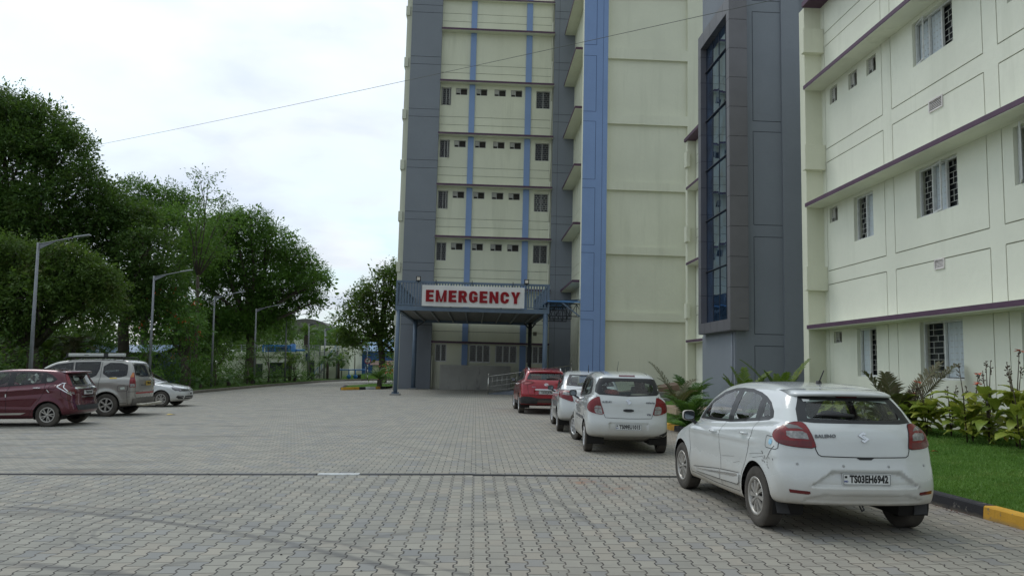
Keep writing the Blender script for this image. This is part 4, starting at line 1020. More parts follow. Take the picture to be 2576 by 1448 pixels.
def make_wheel(parent, x, y, r, w, side, style=10, rim_r=.62, tyre=RUB, rim=RIM2, steer=0, gap=.5):
    """side=+1 left; wheel > rim. The tread is grooved, spokes are raised solids over a disc coloured dark as shade"""
    R = r; rr = R * rim_r; prof = [(rr, -w * .40), (rr + .012, -w * .47), (rr + (R - rr) * .45, -w * .5), (R - .02, -w * .47), (R - .004, -w * .40)]
    g = []
    for i, t in enumerate(np.linspace(-.36, .36, 9)): g.append((R - (0 if i % 2 == 0 else .007), w * t)); 
    prof += g + [(R - .004, w * .40), (R - .02, w * .47), (rr + (R - rr) * .45, w * .5), (rr + .012, w * .47), (rr, w * .40)]
    mb = MB(); mb.lathe(prof, 44, 'y'); mb.lathe([(.0, -w * .3), (rr, -w * .38)], 24, 'y')
    o = mb.build('wheel', tyre, parent)
    o.location = (x, y, r); o.rotation_euler = (0, rng.uniform(0, 1), steer)
    s = side; mb = MB(); y0 = s * w * .47; yd = s * w * .34
    mb.lathe([(rr + .004, s * w * .42), (rr + .010, s * w * .475), (rr - .006, s * w * .485), (rr - .022, s * w * .44), (rr - .026, s * w * .15)], 44, 'y')
    mb.lathe([(.0, s * w * .46), (rr * .10, s * w * .455), (rr * .17, s * w * .42), (rr * .19, s * w * .3)], 20, 'y')
    n = style
    for i in range(n):
        a0 = 2 * pi * i / n; pair = (-1, 1) if n == 5 else (0,)
        for q in pair:
            hw0 = rr * (.03 if n >= 8 else .10) * (.75 if n == 5 else 1); hw1 = rr * (.145 if n == 10 else .17 if n != 5 else .085)
            if n == 6: hw1 = rr * .17
            tw = .16 if n in (5, 10) else 0
            c0 = a0 + q * .16; c1 = a0 + tw + q * .24; V = []
            for t in (.12, .4, .7, .985):
                rad_ = rr * t; ca = c0 + (c1 - c0) * t; hw = (hw0 + (hw1 - hw0) * t) * (1 if t < .9 else .9); yy = s * w * (.44 - .05 * (t - .5) ** 2 * 4 + .02 * t)
                cx, cz = cos(ca) * rad_, sin(ca) * rad_; tx, tz = -sin(ca), cos(ca)
                V += [(cx - tx * hw, yd, cz - tz * hw), (cx - tx * hw * .8, yy, cz - tz * hw * .8), (cx + tx * hw * .8, yy, cz + tz * hw * .8), (cx + tx * hw, yd, cz + tz * hw)]
            mb.add(V, [(k * 4 + j, k * 4 + j + 1, k * 4 + j + 5, k * 4 + j + 4) for k in range(3) for j in range(3)] + [(0, 1, 2, 3), (12, 13, 14, 15)])
    rm = mb.build('rim', rim, o)
    mb = MB(); mb.lathe([(.0, s * w * .17), (rr - .028, s * w * .17)], 28, 'y'); mb.lathe([(.04, s * w * .18), (rr * .72, s * w * .2), (rr * .72, s * w * .16)], 24, 'y', sm=False); mb.build('brake_and_shade_disc', RIMD, o)  # brake disc plus backing disc, coloured black as the shade behind the spokes
    return o
def plate(parent, x, y, z, txt, mat=PLT, w=.5, h=.115, face=-1, tilt=0, yaw=0, two=None):
    """number plate facing -x (face -1) or +x"""
    P = Vector((x, y, z)); Nn = Vector((face * cos(tilt), 0, sin(tilt))); Nn.rotate(Matrix.Rotation(yaw, 3, 'Z')); Uu = Vector((0, 0, 1)).cross(Nn).normalized() ; Vv = Nn.cross(Uu)
    mb = MB(); mb.obox(P, Uu, Vv, Nn, (-w / 2, w / 2), (-h / 2, h / 2), (-.006, .004)); o = mb.build('number_plate', mat, parent, bevel=.002)
    mb = MB(); t = .004
    for a, b, c, d in ((-w / 2 + .006, w / 2 - .006, -h / 2 + .006, -h / 2 + .006 + t), (-w / 2 + .006, w / 2 - .006, h / 2 - .006 - t, h / 2 - .006), (-w / 2 + .006, -w / 2 + .006 + t, -h / 2 + .006, h / 2 - .006), (w / 2 - .006 - t, w / 2 - .006, -h / 2 + .006, h / 2 - .006)):
        mb.obox(P, Uu, Vv, Nn, (a, b), (c, d), (.004, .0055))
    mb.obox(P, Uu, Vv, Nn, (-w / 2 + .02, -w / 2 + .045), (.012, .034), (.004, .0055))
    mb.build('plate_border', INK, o)
    if two is None:
        Vt, Ft = text_mesh(txt, h * .86, .002, .0042, 1.04, 1); ww = max(v[0] for v in Vt) - min(v[0] for v in Vt); k = w * (.80 if len(txt) > 8 else .6) / ww
        mk('lettering', [P + Nn * (.0055 + v[2]) + Uu * (.02 + v[0] * k) + Vv * v[1] for v in Vt], Ft, INK, o)
        text_obj('lettering', 'IND', h * .2, P + Nn * .0055 - Uu * (w / 2 - .034) - Vv * .02, Uu, Vv, M('plate_blue_ink', (.03, .06, .3), .5), o, .002, .0005)
    return o
def mirror(parent, B, x, y, z, side, mat, size=1.0, cap=True):
    """door mirror: painted shell, dark inner face, glass, on a stalk from the door"""
    s = side; mb = MB(); w, h, d = .17 * size, .135 * size, .10 * size
    V = []; n = 14
    for (t, sc) in ((0, .90), (.25, 1.0), (.6, .92), (.9, .6), (1, .25)):
        for j in range(n):
            a = 2 * pi * j / n; cx, cz = cos(a), sin(a); e = .55
            V.append((t * d, s * (np.sign(cx) * abs(cx) ** e * w / 2 * sc), np.sign(cz) * abs(cz) ** e * h / 2 * sc))
    F = [(i * n + j, i * n + (j + 1) % n, (i + 1) * n + (j + 1) % n, (i + 1) * n + j) for i in range(4) for j in range(n)] + [tuple(range(4 * n, 5 * n))]
    mb.add(V, F, True); o = mb.build('mirror', mat, parent); o.location = (x, y + s * .10 * size, z)
    mb = MB(); mb.add([(.004, v[1] * .99, v[2] * .99) for v in V[:n]], [tuple(range(n))]); mb.bar((.04, -s * .02, -.05 * size), (.06, -s * .145 * size, -.125 * size), .05, .035); mb.build('mirror_mount', BLKM, o)
    mb = MB(); mb.add([(-.002, v[1] * .84, v[2] * .84) for v in V[:n]], [tuple(range(n))]); mb.build('mirror_glass', M('mirror_silver', (.16, .18, .20), .08, 1, var=.05), o)
    return o
def handle(parent, B, x, z, view, mat, w=.16):
    s = 1 if view == 'L' else -1; P = B.hit([(x, z)], view)[0]; mb = MB()
    mb.tube([(x - w / 2, P[1] + s * .002, z), (x - w / 2 + .02, P[1] + s * .032, z + .002), (x, P[1] + s * .038, z + .003), (x + w / 2 - .02, P[1] + s * .032, z + .002), (x + w / 2, P[1] + s * .002, z)], [.008, .014, .014, .014, .008], 8); mb.build('door_handle', mat, parent)
def roof_lip(B, parent, mat, yh, zg, zt, reach, top=.10, drop=.02, thick=.018):
    V = []; ny = 29
    for i in range(ny):
        y = -yh + 2 * yh * i / (ny - 1); t = abs(y) / yh
        p = B.hit([(y, zg)], 'B')[0]; q = B.hit([(y, zt)], 'B')[0]; x0 = min(p[0], q[0]) - reach * (1 - t ** 6) - .006
        tp = B.hit([(q[0] + top, y)], 'T')[0]; tz = min(tp[2], 9); zz_ = zt - drop * t ** 2
        V += [(tp[0] + .04, y, tz - .006), (tp[0], y, tz + .003), ((tp[0] + x0) / 2, y, (tz + zz_) / 2 + .012), (x0 + .012, y, zz_ + thick * .6), (x0, y, zz_), (x0 + .01, y, zz_ - thick), (p[0] + .04, y, zg - .005)]
    F = [(i * 7 + j, i * 7 + j + 1, i * 7 + j + 8, i * 7 + j + 7) for i in range(ny - 1) for j in range(6)] + [tuple(range(7)), tuple((ny - 1) * 7 + j for j in range(7))[::-1]]
    F = [f[::-1] for f in F]
    return mk('roof_spoiler', V, F, mat, parent, smooth=True)
def interior(parent, c, seats=True, mat=INT):
    L, xb, xf, zb = c['L'], c['cab'][0], c['cab'][1], c['cab'][2]; w = c['W'] / 2 - .13
    mb = MB(); mb.box(xb, xf, -w, w, .28, .34); mb.box(xf - .35, xf + .15, -w + .05, w - .05, .6, zb - .06); mb.box(xb - .15, xb + .25, -w + .12, w - .12, .55, zb - .10)
    o = mb.build('cabin_floor', mat, parent)
    if seats:
        mb = MB()
        def seat(x, y, ww, hb=.60):
            mb.obox((x, y, .42), (1, 0, 0), (0, 1, 0), (0, 0, 1), (0, .46), (-ww / 2, ww / 2), (0, .14))
            D = Vector((-.26, 0, .965)).normalized(); mb.obox((x + .06, y, .50), D, (0, 1, 0), D.cross(Vector((0, 1, 0))), (0, hb), (-ww / 2 * .92, ww / 2 * .92), (-.07, .05))
        def head(x, y, z): 
            V = []; n = 10
            mb.lathe([(.01, -.08), (.10, -.07), (.125, 0), (.10, .08), (.01, .09)], 10, 'z', (x, y, z))
        for sx in c['seats']:
            for y in (-.36, .36):
                seat(sx, y, .46); head(sx - .13, y, c.get('headz', 1.12))
        seat(c['rseat'], 0, 1.1, .5)
        for y in (-.38, .38): head(c['rseat'] - .08, y, c.get('headz', 1.12) - .04)
        s_ = mb.build('seats', SEATM, parent)
    return o
def build_body(parent, c, mat, h=.03, glass=()):
    """body shell with wheel arches and window openings cut crisply"""
    B = Body(c); V, Q = B.mesh(h); T = np.concatenate([Q[:, [0, 1, 2]], Q[:, [0, 2, 3]]])
    def cut(V, T, fn, region, proj_axis):
        cen = V[T].mean(1); R = region(V)
        fv = fn(V)
        E = np.concatenate([T[:, [0, 1]], T[:, [1, 2]], T[:, [2, 0]]]); m = (R[E].all(1)) & ((fv[E[:, 0]] < 0) != (fv[E[:, 1]] < 0)); E = E[m]
        near = np.where(np.abs(fv[E[:, 0]]) < np.abs(fv[E[:, 1]]), E[:, 0], E[:, 1]); mv = np.unique(near); P = V[mv].copy(); e = .002; a, b = [i for i in range(3) if i != proj_axis]
        for _ in range(3):
            f0 = fn(P); g = np.zeros_like(P)
            for ax in (a, b): D = np.zeros(3); D[ax] = e; g[:, ax] = (fn(P + D) - fn(P - D)) / (2 * e)
            P -= g * (f0 / ((g ** 2).sum(1) + 1e-9))[:, None]
        for _ in range(4):
            G_ = B.grad(P)[:, proj_axis]; P[:, proj_axis] -= np.clip(B.f(P) / np.where(np.abs(G_) < .2, np.sign(G_) * .2 + 1e-9, G_), -.02, .02)
        V = V.copy(); V[mv] = P; cen = V[T].mean(1); kill = (fn(cen) < 0) & region(cen); return V, T[~kill]
    zr = c['wr']
    for a in c['axles']:
        V, T = cut(V, T, lambda p, a=a: np.hypot(p[:, 0] - a, p[:, 2] - zr) - B.R, lambda p: (np.abs(p[:, 1]) > B.W - .30) & (p[:, 2] < .95), 1)
    for poly, view in glass:
        P = np.array(chaikin(poly, 1) if len(poly) < 30 else poly)
        if view in 'LR':
            s_ = 1 if view == 'L' else -1
            V, T = cut(V, T, lambda p: poly_sdf(p[:, 0], p[:, 2], P), lambda p: (p[:, 1] * s_ > .30), 1)
        elif view in 'BF':
            mid = c['L'] / 2
            reg = (lambda p: p[:, 0] < mid * .75) if view == 'B' else (lambda p: p[:, 0] > mid)
            V, T = cut(V, T, lambda p: poly_sdf(p[:, 1], p[:, 2], P), reg, 0)
    used = np.unique(T); mp = -np.ones(len(V), int); mp[used] = np.arange(len(used)); V = V[used]; T = mp[T]; N = B.grad(V)
    # consistent outward winding
    fn_ = np.cross(V[T[:, 1]] - V[T[:, 0]], V[T[:, 2]] - V[T[:, 0]]); fl = (fn_ * N[T].mean(1)).sum(1) < 0; T[fl] = T[fl][:, ::-1]
    o = mk('body', V, T, mat, parent, smooth=True, normals=N)
    # arch liners and dark underbody
    mb = MB()
    for a in c['axles']:
        for s in (-1, 1):
            n = 20; V_ = []
            for j in range(n + 1):
                t = -.35 + (pi + .7) * j / n
                for yy, rr in ((B.W - .035, B.R + .001), (B.W - .36, B.R + .001)): V_.append((a + cos(t) * rr, s * yy, zr + sin(t) * rr))
            mb.add(V_, [(2 * j, 2 * j + 1, 2 * j + 3, 2 * j + 2) for j in range(n)], True)
            mb.add([(a + cos(t) * (B.R + .001), s * (B.W - .36), zr + sin(t) * (B.R + .001)) for t in np.linspace(-.35, pi + .35, n)], [tuple(range(n))])
    mb.box(c['axles'][0] + .1, c['L'] - .6, -B.W + .38, B.W - .38, .25, .30); mb.build('wheel_liner', M('liner_black', (.012, .011, .01), .9), parent)
    return B, o
def glazing(B, parent, poly, view, border, gmat, name='window', cuts=None, frit=BLK, wide=.0):
    """black-bordered glass in the opening `border` (inner outline)"""
    o = B.patch(name, poly, view, frit, parent, off=.0035, hole=border, h=.035, skirt=.004)
    B.patch('glass', border, view, gmat, o, off=.0005, h=.05, skirt=0)
    return o
def car_root(name, pose, label, xr_tilt=False, cat='car'):
    X, Y, hd = pose        # rear-end centre on the ground, heading (0 = +Y)
    return empty(name, (X, Y, 0), hd + pi / 2, tilt=xr_tilt, label=label, cat=cat)
def recess(poly, dep, view='B', soft=.03):
    P = np.array(poly)
    def fn(s, x, y, z, d):
        if view == 'B': m = (x < .5); q = poly_sdf(y, z, P)
        elif view == 'F': m = (x > s.L - .6); q = poly_sdf(y, z, P)
        return d + np.where(m, dep * sstep(-q / soft), 0)
    return fn
def on(B, y, z, view='B', off=.004):
    p = B.hit([(y, z)], view)[0]; return p, B.grad(p[None])[0]
def surf_poly(B, parent, name, polys, view, mat, off=.006, skirt=.008, h=.03):
    o = B.patch(name, polys[0], view, mat, parent, off=off, h=h, skirt=skirt); return o
def badge_poly(B, parent, polys, y, z, mat=CHR, off=.004, dep=.008, name='emblem', view='B'):
    """raised emblem made of flat polygons (in metres, as seen), placed facing backwards"""
    p, n = on(B, y, z, view); n = Vector(n); s = -1 if view == 'B' else 1; Uu = Vector((0, s, 0)); Vv = n.cross(Uu) ; Vv = Vv if Vv.z > 0 else -Vv; Vv.normalize(); Uu = (Uu - n * Uu.dot(n)).normalized()
    mb = MB()
    for q in polys:
        m = len(q); A = [Vector(p) + Uu * a + Vv * b + n * (off + dep) for a, b in q]; C = [v - n * dep for v in A]
        mb.add(A + C, [tuple(range(m))] + [(i, (i + 1) % m, m + (i + 1) % m, m + i) for i in range(m)])
    return mb.build(name, mat, parent)
def badge_text(B, parent, txt, y, z, size, mat=CHR, view='B', offset=.0, sx=1.0, name='badge_lettering'):
    p, n = on(B, y, z, view); n = Vector(n); s = -1 if view == 'B' else 1; Uu = Vector((0, s, 0)); Uu = (Uu - n * Uu.dot(n)).normalized(); Vv = n.cross(Uu)
    return text_obj(name, txt, size, Vector(p) + n * .006, Uu, Vv, mat, parent, .006, offset, 1.05, sx)
def ess(k):   # angular S emblem: two mirrored hooked bars
    a = [(-.5, .18), (0, .55), (.5, .18), (.28, .08), (0, .28), (-.12, .18), (.38, -.16), (.2, -.16), (-.5, .18)]
    p1 = [(-.52, .17), (0, .52), (.30, .32), (.10, .22), (0, .29), (-.20, .17)]; p2 = [(-.52, .17), (-.20, .17), (.20, -.10), (.05, -.22)]
    p3 = [(.52, -.17), (0, -.52), (-.30, -.32), (-.10, -.22), (0, -.29), (.20, -.17)]; p4 = [(.52, -.17), (.20, -.17), (-.20, .10), (-.05, .22)]
    return [[(x * k, y * k) for x, y in q] for q in (p1, p2, p3, p4)]
def ring(rx, ry, t, n=24):
    return [[(rx * cos(a), ry * sin(a)), (rx * cos(b), ry * sin(b)), ((rx - t) * cos(b), (ry - t) * sin(b)), ((rx - t) * cos(a), (ry - t) * sin(a))] for a, b in [(2 * pi * i / n, 2 * pi * (i + 1) / n) for i in range(n)]]
def gaps(B, parent, lines, w=.007, off=.0022, mat=GAP, name='panel_gap'):
    mb = MB()
    for view, pts in lines: V, F = B.ribbon(pts, view, w, off); mb.add(V, F)
    return mb.build(name, mat, parent)
def both(P): return [('L', P), ('R', P)]
def wheels(root, c, track, w, style, tyre=RUB, rim=RIM2, steer=0, rim_r=.62):
    for i, a in enumerate(c['axles']):
        for s in (1, -1): make_wheel(root, a, s * (track / 2), c['wr'], w, s, style, rim_r, tyre, rim, steer if i == 1 else 0)
def wiper(B, root, y0, y1, z, mat=BLK):
    P = [on(B, y0 + (y1 - y0) * t, z + .008 * sin(t * 3), 'B')[0] + on(B, y0 + (y1 - y0) * t, z, 'B')[1] * .018 for t in (0, .25, .5, .75, 1)]
    mb = MB(); mb.tube(P, [.018, .024, .019, .012, .006], 8); mb.build('wiper', mat, root)
def side_windows(B, root, wins, glass, ft=BLK, sides='LR'):
    for v in sides:
        for poly, hole in wins: glazing(B, root, poly, v, hole, glass, 'side_window', frit=ft)

WHITE = paint('white_paint', (.60, .62, .615), (.36, .30, .22), .75); WHITE2 = paint('white_paint_clean', (.60, .62, .62), (.34, .28, .2), .5)
REDP = paint('red_paint', (.33, .006, .018), (.16, .06, .05), .25, .25); MAROON = paint('maroon_paint', (.085, .003, .014), (.09, .04, .035), .2, .5)
BEIGE = paint('grey_beige_paint', (.36, .35, .32), (.19, .15, .11), .85, .35)

# ---------------------------------------------------------------- 1 nearest white hatchback
c = dict(L=3.995, W=1.745, H=1.53, wr=.312, arch=.368, axles=(.70, 3.22), rc=.23, fc=.36, grc=.17, taper=.05, flare=.02, k1=.09, k2=.11, cab=(.55, 2.7, 1.0), seats=(1.55,), rseat=.85, headz=1.10,
         low=[(.13, .32), (.05, .33), (.012, .42), (0, .53), (.02, .66), (.05, .76), (.055, .84), (.085, 1.0), (.13, 1.09), (.26, 1.145), (.8, 1.11), (1.6, 1.045), (2.4, 1.0), (2.9, .985), (3.2, .945), (3.55, .865), (3.8, .77), (3.93, .65), (3.99, .5), (3.98, .36), (3.9, .25), (3.5, .2), (1.1, .2), (.6, .24)],
         gr=[(.08, .95), (.13, 1.10), (.27, 1.25), (.40, 1.385), (.52, 1.46), (.9, 1.51), (1.4, 1.525), (1.9, 1.505), (2.25, 1.445), (2.62, 1.27), (3.08, 1.0), (3.0, .85), (.1, .85)],
         wz=[(.1, .79), (.22, .835), (.34, .855), (.45, .862), (.62, .868), (.78, .8725), (.90, .862), (1.0, .84), (1.08, .815), (1.2, .80)], gz=[(.9, .80), (1.0, .79), (1.1, .77), (1.25, .71), (1.4, .632), (1.53, .56)],
         creases=[(lambda x: .84 + .0 * x + .05 * (3 - x) / 3, .012, .03), (lambda x: .60, -.010, .09)],
         carve=[recess([(.60, .50), (.36, .665), (-.36, .665), (-.60, .50)], .035), recess([(.62, .345), (.62, .40), (.44, .445), (-.44, .445), (-.62, .40), (-.62, .345)], .012)])
r1 = car_root('white_hatchback', (3.911, 7.532, .0426), 'white five-door hatchback with scraped rear wing, nearest to the camera')
gl = [(.60, 1.135), (.572, 1.25), (.50, 1.378), (-.50, 1.378), (-.572, 1.25), (-.60, 1.135), (-.45, 1.122), (.45, 1.122)]
gi = [(.50, 1.165), (.478, 1.25), (.43, 1.345), (-.43, 1.345), (-.478, 1.25), (-.50, 1.165), (-.38, 1.155), (.38, 1.155)]
SWF = ([(2.78, .995), (2.60, 1.115), (2.38, 1.25), (2.12, 1.365), (1.85, 1.418), (1.60, 1.43), (1.60, 1.025)], [(2.60, 1.03), (2.36, 1.215), (2.08, 1.335), (1.84, 1.385), (1.69, 1.393), (1.675, 1.055)])
SWR = ([(1.598, 1.025), (1.598, 1.43), (1.30, 1.425), (1.05, 1.395), (.90, 1.36), (.86, 1.092)], [(1.52, 1.062), (1.53, 1.392), (1.28, 1.388), (1.05, 1.358), (.985, 1.335), (.95, 1.118)])
SWQ = ([(.858, 1.092), (.898, 1.36), (.74, 1.30), (.62, 1.215), (.585, 1.15), (.66, 1.115)], [(.82, 1.14), (.845, 1.30), (.74, 1.262), (.68, 1.20), (.665, 1.165)])
WSF = ([(.66, 1.02), (.60, 1.20), (.52, 1.40), (-.52, 1.40), (-.60, 1.20), (-.66, 1.02)], [(.61, 1.06), (.55, 1.22), (.47, 1.37), (-.47, 1.37), (-.55, 1.22), (-.61, 1.06)])
def cutlist(rear, sides, ws): return ([(rear, 'B')] if rear else []) + [(h, v) for _, h in sides for v in 'LR'] + ([(ws, 'F')] if ws else [])
B, body = build_body(r1, c, WHITE, .025, cutlist(gi, (SWF, SWR, SWQ), WSF[1]))
glazing(B, r1, gl, 'B', gi, CG, 'rear_window'); side_windows(B, r1, (SWF, SWR, SWQ), CG); glazing(B, r1, WSF[0], 'F', WSF[1], CG, 'windscreen')
LP3 = [(.12, .605, 1.115), (.16, .69, 1.128), (.22, .77, 1.108), (.29, .81, 1.065), (.345, .83, 1.02), (.34, .835, .975), (.29, .83, .93), (.21, .80, .90), (.12, .70, .885), (.05, .50, .878), (.06, .508, .94), (.09, .545, 1.04)]
for s in (1, -1):
    vw = (s, .55, .35, .55); P_ = B.wrap(LP3, vw); cz = sum(p[1] for p in P_) / len(P_); cs_ = sum(p[0] for p in P_) / len(P_)
    tl = B.patch('tail_light', rnd(P_, 1), vw, REDG, r1, off=.012, h=.022, skirt=.02)
    B.patch('lamp_surround', rnd([(cs_ + (a - cs_) * 1.02, cz + (b - cz) * 1.05) for a, b in P_], 1), vw, BLK, tl, off=.005, h=.03, skirt=.006)
    B.patch('clear_lamp', [(a * s, b) for a, b in [(.725, 1.03), (.73, .99), (.70, .968), (.545, .962), (.555, 1.015), (.59, 1.035)]], 'B', CLR, tl, off=.0145, h=.02, skirt=.004)
    B.patch('clear_lamp', [(a * s, b) for a, b in [(.725, 1.085), (.68, 1.098), (.62, 1.085), (.575, 1.05), (.63, 1.06), (.70, 1.055)]], 'B', M('smoked_lens', (.12, .11, .11), .12, coat=1), tl, off=.0145, h=.02, skirt=.004)
    B.patch('lower_lens', [(a * s, b) for a, b in [(.79, .94), (.785, .912), (.70, .897), (.52, .89), (.525, .945)]], 'B', REDD, tl, off=.0140, h=.02, skirt=.004)
    sd = 'L' if s > 0 else 'R'
    B.patch('rear_reflector', [(a * s, b) for a, b in [(.75, .472), (.57, .462), (.565, .44), (.585, .432), (.74, .440)]], 'B', REDD, r1, off=.004, skirt=.006)
    B.patch('headlight', [(3.52, .83), (3.72, .79), (3.86, .71), (3.80, .66), (3.6, .70), (3.5, .76)], sd, CLR, r1, off=.006)
    B.patch('door_moulding', [(1.16, .385), (1.20, .365), (1.725, .345), (1.725, .455), (1.16, .488), (1.14, .47)], sd, WHITE2, r1, off=.014, skirt=.02)
    B.patch('door_moulding', [(1.755, .345), (2.60, .325), (2.72, .36), (1.755, .455)], sd, WHITE2, r1, off=.014, skirt=.02)
    B.patch('moulding_chrome', [(1.17, .462), (1.30, .435), (1.72, .405), (2.60, .352), (2.60, .368), (1.72, .43), (1.18, .482)], sd, CHR, r1, off=.017, skirt=.004)
    mirror(r1, B, 2.70, s * .83, 1.03, s, WHITE2); handle(r1, B, 1.93, .89, sd, WHITE2); handle(r1, B, 1.02, .945, sd, WHITE2)
    mb = MB(); mb.add([(.36, s * .82, .40), (.37, s * .70, .36), (.33, s * .66, .20), (.32, s * .80, .21), (.345, s * .82, .40), (.35, s * .70, .36), (.31, s * .66, .20), (.30, s * .80, .21)], [(0, 1, 2, 3), (4, 7, 6, 5), (0, 3, 7, 4), (1, 5, 6, 2), (3, 2, 6, 7)]); mb.build('mudflap', BLKM, r1)
TG = [(.61, 1.12), (.54, 1.045), (.50, .94), (.488, .865), (.47, .82), (.44, .803), (.0, .798), (-.44, .803), (-.47, .82), (-.488, .865), (-.50, .94), (-.54, 1.045), (-.61, 1.12)]
gaps(B, r1, [('B', TG)] , .009); gaps(B, r1, both([(1.16, .492), (1.72, .462)]) + both([(1.755, .46), (2.72, .372)]) + both([(1.2, .36), (1.72, .34)]) + both([(1.755, .34), (2.62, .32)]), .009, .010, M('trim_shadow', (.10, .095, .085), .7), 'moulding_shadow_line')  # second set: dark ribbons drawn as the shadow line round the mouldings
gaps(B, r1, both([(2.90, .94), (2.87, .7), (2.84, .36), (2.80, .29)]) + both([(1.72, 1.02), (1.76, .9), (1.74, .6), (1.71, .42), (1.72, .28)]) + both([(.84, 1.09), (.84, .95), (.90, .75), (1.04, .52), (1.12, .38), (1.16, .29)]) + both([(1.16, .29), (1.9, .275), (2.80, .29)])
     + both([(.46, .97), (.28, .965), (.265, .95), (.26, .86), (.285, .845), (.45, .85), (.47, .87), (.47, .955), (.46, .97)]) + both([(.30, .88), (.37, .80), (.42, .735)]), .006)
B.patch('high_brake_light', [(.11, 1.395), (.11, 1.372), (-.11, 1.372), (-.11, 1.395)], 'B', REDD, r1, off=.02, skirt=.02)
roof_lip(B, r1, WHITE2, .565, 1.385, 1.415, .085, .12)
wiper(B, r1, .03, .43, 1.185)
badge_poly(B, r1, ess(.105), 0, .993); badge_text(B, r1, 'BALENO', .385, .997, .046, M('dark_chrome', (.16, .165, .17), .25, .8), offset=.0015, sx=1.15)
plate(r1, B.hit([(0, .59)], 'B')[0][0] - .012, 0, .588, 'TS03EH6942')
for y in (.665, .235, -.235, -.665):
    p, n = on(B, y, .715 if abs(y) < .5 else .72); mb = MB(); mb.lathe([(.0, .004), (.008, .004), (.0085, .002)], 14, 'x'); mb.lathe([(.0105, .002), (.0125, .004), (.0135, .001)], 14, 'x'); o = mb.build('parking_sensor', M('sensor_grey', (.35, .36, .36), .4), r1); o.location = p; o.rotation_euler = Vector(n).to_track_quat('X', 'Z').to_euler()
B.patch('tailgate_grip', [(.10, .80), (-.10, .80), (-.06, .775), (.06, .775)], 'B', BLK, r1, off=.003, skirt=0)
mb = MB(); mb.tube([(.98, 0, 1.515), (.86, 0, 1.655)], [.008, .006], 8); mb.lathe([(.001, .03), (.025, .025), (.035, .0)], 12, c=(.98, 0, 1.513)); mb.build('antenna', BLKM, r1)
mb = MB(); mb.tube([(.10, .02, .33), (.06, .02, .29), (.10, .02, .27), (.15, .02, .32)], .008, 6); mb.build('tow_hook', BLKM, r1)
# scrapes, stickers
sc = MB()
for k in range(13):
    x, z = .42 + random.uniform(-.12, .16), .70 + random.uniform(-.07, .10); a = random.uniform(.5, 1.2); l = random.uniform(.01, .05); V_, F_ = B.ribbon([(x, z), (x + l * cos(a), z + l * sin(a))], 'L', random.uniform(.003, .010), .0018, .01); sc.add(V_, F_)
for (x, z, l) in ((.5, .78, .35), (.52, .75, .22), (1.15, .62, .2), (1.3, .66, .4)): V_, F_ = B.ribbon([(x, z), (x + l, z - .04)], 'L', .003, .0016, .03); sc.add(V_, F_)
sc.build('paint_scrapes', M('scrape_grey', (.10, .09, .085), .7, var=.5, scale=40), r1)
B.patch('fuel_sticker', rnd([(.40, .945), (.335, .945), (.335, .885), (.40, .885)], 2), 'L', M('blue_sticker', (.30, .55, .72), .5, var=.3, scale=60), r1, off=.003, skirt=0, h=.01)
B.patch('window_sticker', [(.475, 1.35), (.40, 1.348), (.41, 1.33), (.47, 1.325)], 'B', PLT, r1, off=.005, skirt=0, h=.02)
interior(r1, c); wheels(r1, c, 1.745 - .20, .195, 10, RUBD, RIM1, .02)
# ---------------------------------------------------------------- 2 white small hatchback
c = dict(L=3.695, W=1.60, H=1.58, wr=.292, arch=.345, axles=(.60, 3.02), rc=.17, fc=.3, grc=.13, taper=.06, flare=.012, k1=.08, k2=.11, cab=(.45, 2.5, 1.05), seats=(1.45,), rseat=.75, headz=1.18,
         low=[(.12, .33), (.04, .36), (.005, .45), (0, .56), (.02, .66), (.04, .76), (.05, .92), (.08, 1.07), (.2, 1.13), (.9, 1.09), (1.8, 1.04), (2.5, 1.0), (2.85, .98), (3.25, .90), (3.5, .80), (3.64, .68), (3.695, .5), (3.67, .34), (3.55, .23), (3.2, .19), (.9, .19), (.5, .24)],
         gr=[(.05, .95), (.09, 1.10), (.17, 1.28), (.23, 1.43), (.33, 1.515), (.8, 1.565), (1.4, 1.58), (1.9, 1.55), (2.2, 1.475), (2.5, 1.29), (2.86, 1.03), (2.8, .85), (.1, .85)],
         wz=[(.1, .73), (.28, .775), (.45, .795), (.62, .80), (.8, .80), (.95, .785), (1.05, .76), (1.2, .735)], gz=[(.9, .745), (1.0, .735), (1.15, .705), (1.3, .66), (1.45, .605), (1.58, .54)],
         creases=[(lambda x: .88, .010, .03), (lambda x: .6, -.008, .08)], carve=[recess([(.36, .455), (.38, .585), (.34, .61), (-.34, .61), (-.38, .585), (-.36, .455)], .02, soft=.02)])
r2 = car_root('white_hatchback', (2.945, 14.596, -.042), 'small white hatchback with rounded rear window, second in the row after the nearest car')
gl = [(.625, 1.165), (.60, 1.30), (.535, 1.425), (.45, 1.44), (-.45, 1.44), (-.535, 1.425), (-.60, 1.30), (-.625, 1.165), (-.55, 1.12), (0, 1.095), (.55, 1.12)]
gi = rnd([(.50, 1.16), (.48, 1.38), (-.48, 1.38), (-.50, 1.16), (-.3, 1.125), (.3, 1.125)], 2)
SWF = ([(2.45, 1.035), (2.2, 1.25), (1.98, 1.395), (1.75, 1.44), (1.48, 1.455), (1.48, 1.05)], [(2.32, 1.06), (2.12, 1.24), (1.94, 1.36), (1.74, 1.405), (1.55, 1.415), (1.55, 1.08)])
SWR = ([(1.478, 1.05), (1.478, 1.455), (1.1, 1.45), (.72, 1.41), (.55, 1.30), (.50, 1.14), (.75, 1.10)], [(1.41, 1.085), (1.41, 1.415), (1.1, 1.41), (.78, 1.375), (.72, 1.13)])
